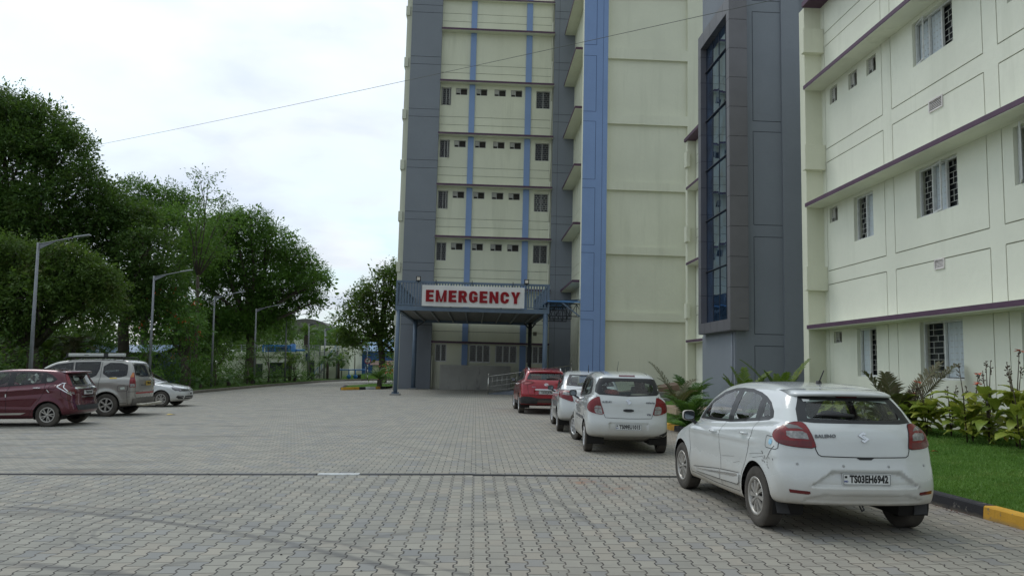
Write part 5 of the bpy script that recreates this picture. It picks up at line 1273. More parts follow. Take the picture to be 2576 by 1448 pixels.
WSF = ([(.62, 1.06), (.56, 1.25), (.50, 1.44), (-.50, 1.44), (-.56, 1.25), (-.62, 1.06)], [(.57, 1.1), (.51, 1.27), (.45, 1.41), (-.45, 1.41), (-.51, 1.27), (-.57, 1.1)])
B, body = build_body(r2, c, WHITE, .028, cutlist(gi, (SWF, SWR), WSF[1]))
glazing(B, r2, gl, 'B', gi, CG, 'rear_window'); side_windows(B, r2, (SWF, SWR), CG); glazing(B, r2, WSF[0], 'F', WSF[1], CG, 'windscreen')
for s in (1, -1):
    sd = 'L' if s > 0 else 'R'
    vw = (s, .5, .30, .5); tl = B.patch('tail_light', rnd(B.wrap([(.07, .60, 1.085), (.12, .68, 1.06), (.2, .73, .99), (.25, .755, .92), (.24, .755, .84), (.15, .73, .785), (.08, .62, .755), (.04, .475, .745), (.04, .495, .83), (.05, .54, .94), (.06, .575, 1.04)], vw), 1), vw, REDG, r2, off=.012, h=.022, skirt=.02)
    B.patch('clear_lamp', [(a * s, b) for a, b in [(.52, .91), (.60, .915), (.635, .89), (.64, .865), (.505, .86)]], 'B', CLR, tl, off=.015, h=.02, skirt=.004)
    B.patch('clear_lamp', [(a * s, b) for a, b in [(.503, .85), (.64, .855), (.63, .79), (.60, .765), (.49, .757)]], 'B', CLR, tl, off=.015, h=.02, skirt=.004)
    B.patch('side_moulding', [(.78, .66), (1.42, .66), (1.42, .61), (.80, .61)], sd, M('grey_moulding', (.12, .12, .125), .5), r2, off=.012, skirt=.014); B.patch('side_moulding', [(1.50, .66), (2.3, .655), (2.33, .61), (1.50, .61)], sd, MATS['grey_moulding'], r2, off=.012, skirt=.014)
    mirror(r2, B, 2.42, s * .76, 1.07, s, BLKM); handle(r2, B, 1.72, .93, sd, WHITE2); handle(r2, B, .86, .965, sd, WHITE2)
    B.patch('bumper_corner', [(a * s, b) for a, b in [(.79, .50), (.77, .40), (.66, .33), (.50, .335), (.62, .39), (.72, .43)]], 'B', BLKM if s < 0 else WHITE, r2, off=.003, skirt=0)
gaps(B, r2, [('B', [(.60, 1.10), (.58, 1.04), (.53, .94), (.485, .83), (.46, .74), (.44, .69), (0, .68), (-.44, .69), (-.46, .74), (-.485, .83), (-.53, .94), (-.58, 1.04), (-.60, 1.10)])], .008)
gaps(B, r2, both([(2.65, .96), (2.62, .7), (2.58, .3)]) + both([(1.46, 1.05), (1.5, .8), (1.47, .5), (1.46, .28)]) + both([(.52, 1.12), (.62, .9), (.80, .62), (.93, .45), (1.0, .28)]) + both([(1.0, .28), (2.58, .28)]), .006)
B.patch('high_brake_light', [(.155, 1.495), (.155, 1.47), (-.155, 1.47), (-.155, 1.495)], 'B', REDD, r2, off=.008, skirt=.01)
B.patch('tailgate_handle', rnd([(.10, .86), (.10, .805), (-.10, .805), (-.10, .86)], 1), 'B', BLK, r2, off=.01, skirt=.012, h=.02)
badge_poly(B, r2, ess(.105), 0, 1.0); badge_text(B, r2, 'SUZUKI', .41, .985, .045, MATS['dark_chrome'], offset=.0012, sx=1.1); badge_text(B, r2, 'celerio', -.42, .985, .055, MATS['dark_chrome'], offset=.001, sx=1.1); badge_text(B, r2, 'VXi', -.39, .76, .05, MATS['dark_chrome'], offset=.001)
plate(r2, B.hit([(0, .52)], 'B')[0][0] - .01, -.0, .52, 'TS09EU1015')
mb = MB(); mb.tube([(1.65, .0, 1.57), (1.4, 0, 1.78)], [.006, .003], 6); mb.build('antenna', BLKM, r2)
mb = MB(); [mb.box(.5, 1.7, y - .012, y + .012, 1.5, 1.57) for y in ()]; gaps(B, r2, [('T', [(.45, .42), (1.8, .44)]), ('T', [(.45, -.42), (1.8, -.44)])], .012, .003, name='roof_groove')
mb = MB(); mb.lathe([(.01, -.05), (.16, -.04), (.20, .0), (.16, .05), (.01, .06)], 14, 'z', (0, 0, 0)); o = mb.build('cushion', M('beige_cushion', (.45, .42, .33), .9), r2); o.location = (.30, -.25, 1.10); o.scale = (.6, 1, .8)
mb = MB(); mb.lathe([(.01, -.06), (.13, -.04), (.17, .02), (.12, .09), (.01, .10)], 12, 'z', (0, 0, 0)); o = mb.build('cushion', M('red_cushion', (.28, .06, .05), .9, var=.6, scale=25), r2); o.location = (.34, .30, 1.12)
interior(r2, c); wheels(r2, c, 1.60 - .17, .165, 8, RUBD, RIM2, .30)
# ---------------------------------------------------------------- 3 white saloon
c = dict(L=3.99, W=1.68, H=1.56, wr=.30, arch=.355, axles=(.75, 3.20), rc=.22, fc=.3, grc=.16, gtaper=.06, taper=.06, k1=.09, k2=.12, cab=(1.0, 2.7, 1.05), seats=(1.75,), rseat=1.1, headz=1.15,
         low=[(.12, .33), (.03, .38), (0, .5), (.01, .65), (.04, .80), (.06, .95), (.10, 1.05), (.25, 1.10), (.6, 1.10), (1.5, 1.06), (2.6, 1.0), (3.0, .97), (3.5, .87), (3.82, .76), (3.96, .62), (3.99, .45), (3.93, .28), (3.6, .2), (1.0, .2), (.6, .24)],
         gr=[(.40, 1.0), (.52, 1.13), (.80, 1.31), (1.05, 1.44), (1.4, 1.53), (1.85, 1.55), (2.3, 1.49), (2.7, 1.29), (3.1, 1.0), (3, .85), (.5, .85)],
         wz=[(.1, .77), (.3, .82), (.5, .838), (.75, .84), (.95, .825), (1.08, .79), (1.2, .77)], gz=[(.9, .78), (1.05, .765), (1.2, .72), (1.4, .64), (1.56, .56)], creases=[(lambda x: .86, .012, .03)], carve=[])
r3 = car_root('white_saloon', (2.936, 19.054, -.045), 'white saloon with boot and wrap-around red lamps, third car in the right row', cat='car')
gl = [(.62, 1.17), (.58, 1.30), (.50, 1.44), (-.50, 1.44), (-.58, 1.30), (-.62, 1.17), (-.3, 1.15), (.3, 1.15)]; gi = [(.54, 1.20), (.50, 1.30), (.44, 1.41), (-.44, 1.41), (-.50, 1.30), (-.54, 1.20), (-.3, 1.185), (.3, 1.185)]
SWF = ([(2.75, 1.0), (2.45, 1.25), (2.15, 1.41), (1.80, 1.45), (1.80, 1.04)], [(2.6, 1.03), (2.38, 1.23), (2.12, 1.37), (1.87, 1.41), (1.87, 1.07)]); SWR = ([(1.798, 1.04), (1.798, 1.45), (1.4, 1.44), (1.05, 1.34), (.80, 1.19), (.95, 1.10)], [(1.73, 1.08), (1.73, 1.41), (1.42, 1.40), (1.12, 1.31), (1.05, 1.13)])
B, body = build_body(r3, c, WHITE2, .032, cutlist(gi, (SWF, SWR), WSF[1]))
glazing(B, r3, gl, 'B', gi, CG, 'rear_window'); side_windows(B, r3, (SWF, SWR), CG); glazing(B, r3, WSF[0], 'F', WSF[1], CG, 'windscreen')
for s in (1, -1):
    sd = 'L' if s > 0 else 'R'
    vw = (s, .6, .30, .55); tl = B.patch('tail_light', rnd(B.wrap([(.10, .58, 1.03), (.18, .70, 1.05), (.36, .80, 1.045), (.50, .82, 1.02), (.40, .82, .95), (.26, .81, .88), (.15, .76, .85), (.08, .60, .80), (.04, .48, .775), (.05, .50, .88), (.08, .55, .98)], vw), 1), vw, REDG, r3, off=.012, h=.03, skirt=.02)
    B.patch('clear_lamp', [(a * s, b) for a, b in [(.58, 1.0), (.70, 1.01), (.74, .95), (.62, .935), (.54, .94)]], 'B', CLR, tl, off=.015, h=.02, skirt=.004)
    mirror(r3, B, 2.72, s * .80, 1.05, s, BLKM); handle(r3, B, 2.0, .93, sd, WHITE2); handle(r3, B, 1.1, .96, sd, WHITE2)
gaps(B, r3, [('B', [(.56, 1.05), (.50, .90), (.46, .77), (.42, .70), (-.42, .70), (-.46, .77), (-.50, .90), (-.56, 1.05)])], .009)
gaps(B, r3, both([(2.85, .95), (2.8, .3)]) + both([(1.82, 1.04), (1.84, .7), (1.8, .28)]) + both([(.98, 1.08), (1.0, .8), (1.12, .5), (1.15, .28)]), .007)
B.patch('boot_strip', [(.40, .92), (.40, .885), (-.40, .885), (-.40, .92)], 'B', CHR, r3, off=.008)
plate(r3, B.hit([(0, .8)], 'B')[0][0] - .01, 0, .80, 'TS03EH')
mb = MB(); mb.tube([(1.15, 0, 1.50), (1.13, 0, 1.70)], [.010, .006], 6); mb.build('antenna', BLKM, r3)
interior(r3, c); wheels(r3, c, 1.68 - .18, .175, 8, RUBD, RIM2, .12)
# ---------------------------------------------------------------- 4 red suv
c = dict(L=4.27, W=1.78, H=1.63, wr=.335, arch=.39, axles=(.84, 3.43), rc=.22, fc=.3, grc=.15, taper=.06, flare=.02, k1=.09, k2=.10, cab=(.6, 3.0, 1.1), seats=(1.75,), rseat=.95, headz=1.2,
         low=[(.14, .32), (.05, .42), (.02, .54), (0, .68), (.03, .85), (.04, 1.0), (.08, 1.13), (.2, 1.19), (.9, 1.14), (2.0, 1.08), (2.8, 1.05), (3.2, 1.02), (3.8, .93), (4.12, .82), (4.25, .65), (4.27, .45), (4.2, .3), (3.9, .24), (1.1, .24), (.65, .27)],
         gr=[(.06, 1.0), (.13, 1.18), (.24, 1.32), (.32, 1.43), (.44, 1.52), (.8, 1.565), (1.4, 1.60), (2.0, 1.585), (2.4, 1.52), (2.8, 1.33), (3.2, 1.07), (3.1, .9), (.1, .9)],
         wz=[(.1, .82), (.35, .87), (.6, .885), (.85, .89), (1.0, .88), (1.12, .855), (1.25, .83)], gz=[(.9, .84), (1.1, .825), (1.25, .78), (1.42, .705), (1.6, .63)], creases=[(lambda x: .95, .014, .035)], carve=[recess([(.40, .66), (.44, .83), (-.44, .83), (-.40, .66)], .03)])
r4 = car_root('red_suv', (2.457, 26.343, .014), 'bright red compact SUV with silver roof rails, farthest of the right row', cat='car')
gl = [(.66, 1.185), (.62, 1.29), (.55, 1.40), (-.55, 1.40), (-.62, 1.29), (-.66, 1.185), (-.3, 1.175), (.3, 1.175)]; gi = [(.57, 1.205), (.54, 1.29), (.50, 1.375), (-.50, 1.375), (-.54, 1.29), (-.57, 1.205), (-.3, 1.2), (.3, 1.2)]
SWF = ([(2.85, 1.08), (2.5, 1.34), (2.2, 1.46), (1.8, 1.49), (1.8, 1.11)], [(2.7, 1.11), (2.45, 1.3), (2.18, 1.42), (1.87, 1.45), (1.87, 1.14)]); SWR = ([(1.798, 1.11), (1.798, 1.49), (1.2, 1.47), (.75, 1.38), (.5, 1.24), (.8, 1.16)], [(1.73, 1.15), (1.73, 1.45), (1.22, 1.43), (.85, 1.35), (.82, 1.2)])
WSR = ([(.68, 1.10), (.62, 1.28), (.55, 1.48), (-.55, 1.48), (-.62, 1.28), (-.68, 1.10)], [(.62, 1.14), (.57, 1.3), (.50, 1.45), (-.50, 1.45), (-.57, 1.3), (-.62, 1.14)])
B, body = build_body(r4, c, REDP, .036, cutlist(gi, (SWF, SWR), WSR[1]))
glazing(B, r4, gl, 'B', gi, CG, 'rear_window'); side_windows(B, r4, (SWF, SWR), CGD); glazing(B, r4, WSR[0], 'F', WSR[1], CG, 'windscreen')
for s in (1, -1):
    sd = 'L' if s > 0 else 'R'
    vw = (s, .6, .30, .55); tl = B.patch('tail_light', rnd(B.wrap([(.06, .38, 1.10), (.12, .65, 1.15), (.2, .78, 1.155), (.38, .85, 1.14), (.34, .86, 1.08), (.2, .82, 1.01), (.1, .70, 1.0), (.05, .50, 1.04)], vw), 1), vw, REDG, r4, off=.012, h=.03, skirt=.02)
    B.patch('lower_lens', [(a * s, b) for a, b in [(.45, 1.085), (.72, 1.075), (.74, 1.02), (.62, 1.03)]], 'B', M('pink_lens', (.45, .10, .10), .15, coat=1), tl, off=.015, skirt=.004)
    B.patch('body_cladding', [(a * s, b) for a, b in [(.0, .55), (.30, .55), (.55, .60), (.80, .60), (.90, .52), (.84, .36), (.30, .36), (.27, .50), (0, .50)]], 'B', BLKM, r4, off=.012, skirt=.014)
    B.patch('sill_cladding', [(1.25, .42), (3.0, .40), (3.0, .28), (1.25, .30)], sd, BLKM, r4, off=.012)
    mirror(r4, B, 2.80, s * .86, 1.13, s, BLKM); handle(r4, B, 2.05, 1.0, sd, CHR); handle(r4, B, 1.15, 1.03, sd, CHR)
    mb = MB(); P = [B.hit([(x, s * .56)], 'T')[0] for x in (.55, .8, 1.5, 2.1)]; mb.tube([P[0] + (0, 0, -.01), P[0] + (.08, 0, .045), P[1] + (0, 0, .05), P[2] + (0, 0, .05), P[3] + (-.08, 0, .045), P[3] + (0, 0, -.01)], .017, 8); mb.build('roof_rail', CHR, r4)
B.patch('skid_plate', [(.30, .50), (.27, .40), (-.27, .40), (-.30, .50)], 'B', M('brown_grey_plastic', (.10, .075, .065), .6), r4, off=.01)
B.patch('chrome_bar', [(.38, .865), (.38, .825), (-.38, .825), (-.38, .865)], 'B', CHR, r4, off=.02, skirt=.02)
gaps(B, r4, [('B', [(.62, 1.17), (.66, 1.12), (.62, .80), (.58, .66), (-.58, .66), (-.62, .80), (-.66, 1.12), (-.62, 1.17)])], .009); gaps(B, r4, both([(2.95, 1.0), (2.92, .4)]) + both([(1.83, 1.1), (1.85, .4)]) + both([(.85, 1.14), (1.0, .8), (1.25, .45)]), .008)
badge_poly(B, r4, ring(.075, .045, .010) + [[(-.04, -.028), (-.022, -.032), (-.006, .03), (-.022, .03)], [(.006, -.03), (.022, -.03), (.04, .028), (.022, .032)], [(-.018, -.006), (.016, .006), (.018, .014), (-.014, .002)]], 0, 1.02); badge_text(B, r4, 'CRETA', .43, .93, .04, CHR)
plate(r4, B.hit([(0, .75)], 'B')[0][0] - .012, 0, .75, 'TS03EQ8786')
wiper(B, r4, -.02, -.40, 1.215); mb = MB(); mb.add([(.62, -.02, 1.545), (.62, .02, 1.545), (.80, 0, 1.56), (.60, 0, 1.60)], [(0, 1, 3), (1, 2, 3), (2, 0, 3)]); mb.build('antenna', REDP, r4)
mb = MB()
for y in (-.33, .33): mb.obox((.40, y, 1.20), (0, 1, 0), (0, 0, 1), (1, 0, 0), (-.17, .17), (-.05, .11), (0, .06))
mb.build('seat_covers', M('red_seat_cover', (.4, .12, .10), .9, var=.7, scale=30), r4)
roof_lip(B, r4, REDP, .57, 1.405, 1.46, .05)
interior(r4, c); wheels(r4, c, 1.78 - .21, .21, 5, RUBD, RIM2, .1)
# ---------------------------------------------------------------- 5 maroon hatchback (left edge)
c = dict(L=3.955, W=1.694, H=1.55, wr=.312, arch=.365, axles=(.72, 3.25), rc=.22, fc=.4, grc=.16, taper=.06, flare=.02, k1=.09, k2=.10, cab=(.6, 2.9, 1.02), seats=(1.7,), rseat=.95, headz=1.14,
         low=[(.14, .30), (.04, .34), (.0, .44), (.03, .58), (.07, .70), (.08, .85), (.10, 1.0), (.2, 1.12), (.5, 1.15), (1.6, 1.08), (2.5, .98), (3.0, .94), (3.5, .83), (3.85, .68), (3.95, .5), (3.9, .3), (3.5, .2), (1.1, .2), (.6, .23)],
         gr=[(.08, 1.0), (.15, 1.10), (.28, 1.28), (.36, 1.42), (.5, 1.495), (1.0, 1.53), (1.5, 1.545), (2.0, 1.53), (2.4, 1.46), (2.9, 1.18), (3.3, .95), (3.2, .8), (.1, .85)],
         wz=[(.1, .78), (.3, .825), (.5, .84), (.75, .847), (.95, .84), (1.08, .81), (1.2, .79)], gz=[(.85, .80), (1.0, .785), (1.15, .76), (1.3, .71), (1.45, .64), (1.55, .58)],
         creases=[(lambda x: 1.07 - .075 * x, .022, .03), (lambda x: .93 - .075 * x, -.014, .05), (lambda x: .42 + .02 * x, .012, .05)], carve=[])
r5 = car_root('maroon_hatchback', (-10.65, 21.987, 1.581), 'dark maroon hatchback with chrome-edged tail lamps, cut off by the left edge', True)
gl = [(.60, 1.06), (.56, 1.2), (.50, 1.40), (-.50, 1.40), (-.56, 1.2), (-.60, 1.06)]; gi = [(.54, 1.10), (.50, 1.2), (.45, 1.36), (-.45, 1.36), (-.50, 1.2), (-.54, 1.10)]
SWF = ([(3.0, .985), (2.7, 1.22), (2.4, 1.39), (2.1, 1.445), (1.72, 1.455), (1.74, 1.065)], [(2.85, 1.02), (2.6, 1.23), (2.36, 1.36), (2.1, 1.41), (1.80, 1.42), (1.82, 1.09)]); SWR = ([(1.738, 1.065), (1.718, 1.455), (1.3, 1.455), (.90, 1.435), (.88, 1.145)], [(1.66, 1.105), (1.64, 1.42), (1.3, 1.42), (.97, 1.405), (.975, 1.165)]); SWQ = ([(.878, 1.145), (.898, 1.435), (.72, 1.36), (.58, 1.25), (.66, 1.17)], [(.845, 1.18), (.86, 1.36), (.75, 1.32), (.67, 1.25), (.72, 1.195)])
B, body = build_body(r5, c, MAROON, .032, cutlist(gi, (SWF, SWR, SWQ), WSF[1]))
glazing(B, r5, gl, 'B', gi, CG, 'rear_window'); side_windows(B, r5, (SWF, SWR, SWQ), CG); glazing(B, r5, WSF[0], 'F', WSF[1], CG, 'windscreen')
for s in (1, -1):
    sd = 'L' if s > 0 else 'R'
    vw = (s, .65, .35, .5); W_ = lambda P: B.wrap(P, vw)
    tl = B.patch('tail_light', W_([(.50, .82, 1.05), (.36, .81, 1.13), (.24, .78, 1.13), (.14, .70, 1.05), (.08, .62, 1.0), (.06, .62, .86), (.12, .78, .835), (.22, .82, .895), (.34, .84, .97)]), vw, REDD, r5, off=.010, h=.025, skirt=.02)
    mb = MB()
    for seg_ in ([(.52, .82, 1.05), (.36, .81, 1.145), (.26, .79, 1.14)], [(.52, .82, 1.05), (.36, .84, .97), (.22, .82, .89), (.10, .76, .825)], [(.30, .80, 1.13), (.33, .83, 1.03), (.20, .80, .91)]): V_, F_ = B.ribbon(W_(seg_), vw, .020, .018); mb.add(V_, F_)
    mb.build('chrome_frame', CHR, tl)
    B.patch('pillar_lamp', W_([(.40, .62, 1.37), (.36, .56, 1.38), (.26, .60, 1.26), (.14, .66, 1.12), (.12, .68, 1.06), (.22, .74, 1.10), (.30, .70, 1.22)]), vw, REDG, r5, off=.016, h=.025, skirt=.03)
    B.patch('clear_lamp', [(a * s, b) for a, b in [(.60, .90), (.72, .93), (.76, .86), (.60, .84)]], 'B', CLR, r5, off=.01)
    mirror(r5, B, 2.9, s * .82, 1.03, s, MAROON); handle(r5, B, 1.02, 1.02, sd, CHR, .20); handle(r5, B, 2.10, .91, sd, CHR, .20)
    B.patch('door_guard', [(.78, .98), (.72, .90), (.70, .90), (.76, .98)], sd, PLT, r5, off=.012); B.patch('door_guard', [(1.80, .86), (1.80, .78), (1.825, .78), (1.825, .86)], sd, PLT, r5, off=.012)
    B.patch('sill_moulding', [(1.27, .37), (1.40, .32), (2.85, .30), (2.85, .345)], sd, M('pale_chrome', (.5, .48, .44), .3, .7), r5, off=.012)
    B.patch('mudflap', [(.42, .40), (.36, .21), (.44, .20), (.48, .36)], sd, BLKM, r5, off=.01)
roof_lip(B, r5, MAROON, .57, 1.405, 1.45, .22, .10, .03, .03)
B.patch('chrome_bar', [(.55, 1.035), (.58, .99), (-.58, .99), (-.55, 1.035)], 'B', CHR, r5, off=.02, skirt=.02)
badge_poly(B, r5, [[(-.05, -.04), (-.035, -.04), (-.02, .04), (-.045, .04)], [(.05, -.04), (.035, -.04), (.02, .04), (.045, .04)], [(-.03, -.008), (.03, -.008), (.028, .008), (-.028, .008)]], 0, 1.02, off=.03)
plate(r5, B.hit([(0, .88)], 'B')[0][0] - .012, 0, .89, 'TS08EM3007')
B.patch('bumper_chrome', [(.34, .79), (.34, .755), (-.34, .755), (-.34, .79)], 'B', CHR, r5, off=.01); B.patch('bumper_insert', [(.60, .56), (.55, .42), (-.55, .42), (-.60, .56)], 'B', BLKM, r5, off=.006)
gaps(B, r5, both([(.90, 1.44), (.85, 1.10), (.82, .95), (.95, .70), (1.1, .5), (1.2, .28)]) + both([(1.76, 1.06), (1.80, .8), (1.78, .28)]) + both([(3.05, .9), (3.02, .3)]) + both([(1.2, .27), (3.02, .27)]) + both([(.42, 1.02), (.40, .82), (.12, .60)]) + both([(.70, 1.09), (.56, 1.10), (.53, 1.04), (.60, .99), (.72, 1.0), (.73, 1.06), (.70, 1.09)]), .008)
mb = MB(); mb.add([(.72, -.02, 1.50), (.72, .02, 1.50), (.95, 0, 1.515), (.72, 0, 1.57)], [(0, 1, 3), (1, 2, 3), (2, 0, 3)]); mb.build('antenna', MAROON, r5)
interior(r5, c); wheels(r5, c, 1.694 - .20, .195, 5, RUBD, RIM1, 0)
# ---------------------------------------------------------------- 6 grey-beige people carrier
c = dict(L=4.52, W=1.85, H=1.86, wr=.36, arch=.43, axles=(.92, 3.68), rc=.12, fc=.3, grc=.10, taper=.04, gtaper=.06, flare=.028, k1=.08, k2=.11, cab=(.5, 3.3, 1.18), seats=(2.3, 1.4), rseat=.6, headz=1.32,
         low=[(.14, .34), (.05, .40), (.03, .56), (.02, .8), (.02, 1.1), (.05, 1.22), (.2, 1.27), (1.0, 1.26), (2.5, 1.22), (3.3, 1.16), (3.6, 1.12), (4.1, 1.02), (4.4, .9), (4.5, .7), (4.52, .5), (4.45, .32), (4.0, .27), (1.4, .27), (.7, .29)],
         gr=[(.02, 1.1), (.05, 1.25), (.13, 1.5), (.21, 1.70), (.34, 1.80), (.8, 1.83), (1.6, 1.85), (2.2, 1.83), (2.7, 1.74), (3.2, 1.44), (3.65, 1.12), (3.5, 1.0), (.1, 1.0)],
         wz=[(.1, .85), (.35, .90), (.7, .92), (1.0, .922), (1.15, .905), (1.3, .88), (1.5, .86)], gz=[(1.0, .875), (1.2, .865), (1.45, .825), (1.7, .755), (1.86, .68)], creases=[(lambda x: 1.08, .008, .05)], carve=[])
r6 = car_root('people_carrier', (-10.869, 26.182, 1.596), 'dusty grey-beige seven-seat people carrier with a pale rolled awning box on its roof rack', True, 'van')
gl = rnd([(.72, 1.25), (.66, 1.50), (.60, 1.70), (-.60, 1.70), (-.66, 1.50), (-.72, 1.25)], 1); gi = rnd([(.66, 1.29), (.60, 1.50), (.54, 1.65), (-.54, 1.65), (-.60, 1.50), (-.66, 1.29)], 1)
W3 = (rnd([(1.10, 1.71), (.37, 1.70), (.33, 1.45), (.37, 1.235), (1.08, 1.235)], 1), rnd([(1.05, 1.67), (.42, 1.66), (.39, 1.45), (.42, 1.275), (1.03, 1.275)], 1)); W2 = ([(1.99, 1.73), (1.20, 1.745), (1.20, 1.50), (1.28, 1.30), (1.42, 1.23), (1.95, 1.235)], [(1.92, 1.69), (1.26, 1.70), (1.27, 1.50), (1.34, 1.33), (1.45, 1.275), (1.90, 1.28)]); W1 = ([(2.9, 1.50), (2.55, 1.66), (2.04, 1.73), (2.02, 1.235), (3.1, 1.22)], [(2.80, 1.47), (2.5, 1.61), (2.11, 1.68), (2.09, 1.28), (2.98, 1.26)])
WSX = ([(.78, 1.2), (.70, 1.45), (.62, 1.68), (-.62, 1.68), (-.70, 1.45), (-.78, 1.2)], [(.70, 1.25), (.62, 1.47), (.55, 1.64), (-.55, 1.64), (-.62, 1.47), (-.70, 1.25)])
B, body = build_body(r6, c, BEIGE, .038, cutlist(gi, (W3, W2, W1), WSX[1]))
glazing(B, r6, gl, 'B', gi, CGD, 'rear_window'); side_windows(B, r6, (W3, W2, W1), CGD); glazing(B, r6, WSX[0], 'F', WSX[1], CG, 'windscreen')
for s in (1, -1):
    sd = 'L' if s > 0 else 'R'
    vw = (s, .5, .55, .4); W_ = lambda P: B.wrap(P, vw); tl = B.patch('tail_light', W_([(.21, .91, .93), (.21, .90, 1.15), (.16, .84, 1.30), (.14, .80, 1.395), (.08, .76, 1.39), (.04, .80, 1.2), (.04, .79, .93)]), vw, REDG, r6, off=.014, h=.03, skirt=.03)
    B.patch('indicator', W_([(.185, .87, 1.24), (.14, .81, 1.38), (.09, .78, 1.375), (.07, .82, 1.24)]), vw, ORG, tl, off=.019, skirt=.004); B.patch('reverse_lamp', W_([(.20, .90, .95), (.20, .90, 1.03), (.06, .83, 1.03), (.06, .82, .95)]), vw, CLR, tl, off=.019, skirt=.004)
    mirror(r6, B, 3.1, s * .92, 1.25, s, BEIGE); handle(r6, B, 1.50, 1.03, sd, CHR, .2); handle(r6, B, 2.4, 1.03, sd, CHR, .2)
    gaps(B, r6, [(sd, [(1.15, 1.75), (1.15, 1.3), (1.18, .95), (1.16, .62), (1.36, .58)]), (sd, [(.28, .98), (.55, .98), (.585, .94), (.58, .82), (.54, .79), (.30, .80), (.27, .84), (.27, .96), (.28, .98)]), (sd, [(2.02, 1.75), (2.02, .4)]), (sd, [(.26, .92), (.30, .80), (.26, .34)]), (sd, [(.26, .78), (.02, .79)]), (sd, [(.3, .42), (.62, .42)])], .011)
B.patch('rear_stripe', [(.72, .76), (.72, .715), (-.72, .715), (-.72, .76)], 'B', M('red_tape', (.35, .04, .04), .5), r6, off=.006, skirt=.004)
B.patch('tailgate_recess', rnd([(.30, 1.16), (.30, .90), (-.30, .90), (-.30, 1.16)], 1), 'B', BEIGE, r6, off=.006, skirt=.006)
gaps(B, r6, [('B', [(.76, 1.24), (.77, .7), (.70, .58), (-.70, .58), (-.77, .7), (-.76, 1.24)])], .012)
plate(r6, -.03, 0, 1.045, 'TS08UG4201', PLY, .36, .14)
B.patch('yellow_sticker', [(.86, 1.225), (.64, 1.225), (.64, 1.195), (.86, 1.195)], 'L', PLY, r6, off=.006, skirt=0); B.patch('fuel_sticker', [(.50, .915), (.37, .935), (.35, .87), (.48, .85)], 'L', M('pale_sticker', (.5, .55, .5), .5), r6, off=.006, skirt=0)
handle(r6, B, .30, .98, 'L', BEIGE, .001); mb = MB(); mb.tube([(-.015, .56, .99), (-.05, .53, .99), (-.05, .38, .99), (-.015, .35, .99)], .014, 6); mb.build('tailgate_handle', BLKM, r6)
mb = MB(); mb.tube([(.02, .80, .38), (-.17, .78, .37), (-.20, .7, .37), (-.20, -.7, .37), (-.17, -.78, .37), (.02, -.80, .38)], .045, 10); mb.build('step_bar', M('worn_steel_bar', (.45, .42, .34), .35, .7, var=.3, scale=12), r6)
B.patch('rear_bumper', [(.84, .56), (.84, .38), (-.84, .38), (-.84, .56)], 'B', M('grey_bumper', (.13, .12, .105), .6, var=.3), r6, off=.05, skirt=.05)
mb = MB()
for y in (-.58, .58): mb.tube([(.55, y, 1.80), (.62, y, 1.88), (2.35, y, 1.89), (2.45, y, 1.83)], .018, 8)
for x in (.9, 1.25, 2.05): mb.bar((x, -.62, 1.895), (x, .62, 1.895), .03)
mb.build('roof_rack', BLKM, r6)
aw = MB(); aw.obox((.52, .60, 1.905), (1, 0, .0), (0, 1, 0), (0, 0, 1), (0, 1.78), (-.08, .08), (0, .10)); a_ = aw.build('awning_box', M('pale_grey_metal', (.50, .52, .50), .45, .2, var=.15), r6, bevel=.02)
for q in ((1.02, 1.16, .515, .685, 1.89, 2.015), (2.26, 2.32, .51, .69, 1.895, 2.01), (1.62, 1.76, .682, .684, 1.95, 1.965)): mb = MB(); mb.box(*q); mb.build('awning_strap', BLKM, a_)
interior(r6, c); wheels(r6, c, 1.85 - .24, .235, 6, RUBD, RIM1, 0, .60)
# ---------------------------------------------------------------- 7 white hatchback facing the yard
c = dict(L=3.97, W=1.68, H=1.48, wr=.31, arch=.36, axles=(.70, 3.14), rc=.2, fc=.30, grc=.18, taper=.05, flare=.018, k1=.08, k2=.10, cab=(.6, 2.6, .95), seats=(1.55,), rseat=.85,
         low=[(.12, .3), (.02, .4), (0, .55), (.05, .8), (.1, 1.0), (.3, 1.05), (1.2, .98), (2.4, .94), (2.85, .945), (3.3, .89), (3.7, .80), (3.88, .71), (3.95, .6), (3.97, .42), (3.93, .26), (3.7, .19), (1.0, .19), (.6, .22)],
         gr=[(.1, .9), (.2, 1.1), (.4, 1.36), (.7, 1.43), (1.3, 1.475), (1.8, 1.455), (2.15, 1.375), (2.55, 1.16), (2.95, .93), (2.9, .8), (.2, .8)],
         wz=[(.1, .78), (.3, .825), (.5, .84), (.75, .84), (.9, .82), (1.0, .79)], gz=[(.8, .78), (.95, .765), (1.1, .73), (1.3, .65), (1.48, .57)], creases=[(lambda x: .80, .010, .03)], carve=[])
r7 = car_root('white_hatchback', (-15.45, 31.75, -1.571), 'white hatchback pointing toward the yard, its nose showing beyond the people carrier', True)
SWF = ([(2.5, .98), (2.25, 1.2), (2.0, 1.33), (1.6, 1.37), (1.6, .99)], [(2.38, 1.0), (2.18, 1.18), (1.98, 1.29), (1.67, 1.33), (1.67, 1.02)]); SWR = ([(1.598, .99), (1.598, 1.37), (1.1, 1.36), (.8, 1.2), (.85, 1.04)], [(1.53, 1.03), (1.53, 1.33), (1.1, 1.32), (.9, 1.19), (.93, 1.07)])
WSP = ([(.68, .97), (.60, 1.15), (.52, 1.36), (-.52, 1.36), (-.60, 1.15), (-.68, .97)], [(.63, .99), (.55, 1.16), (.48, 1.33), (-.48, 1.33), (-.55, 1.16), (-.63, .99)])
B, body = build_body(r7, c, WHITE2, .036, cutlist(None, (SWF, SWR), WSP[1]))
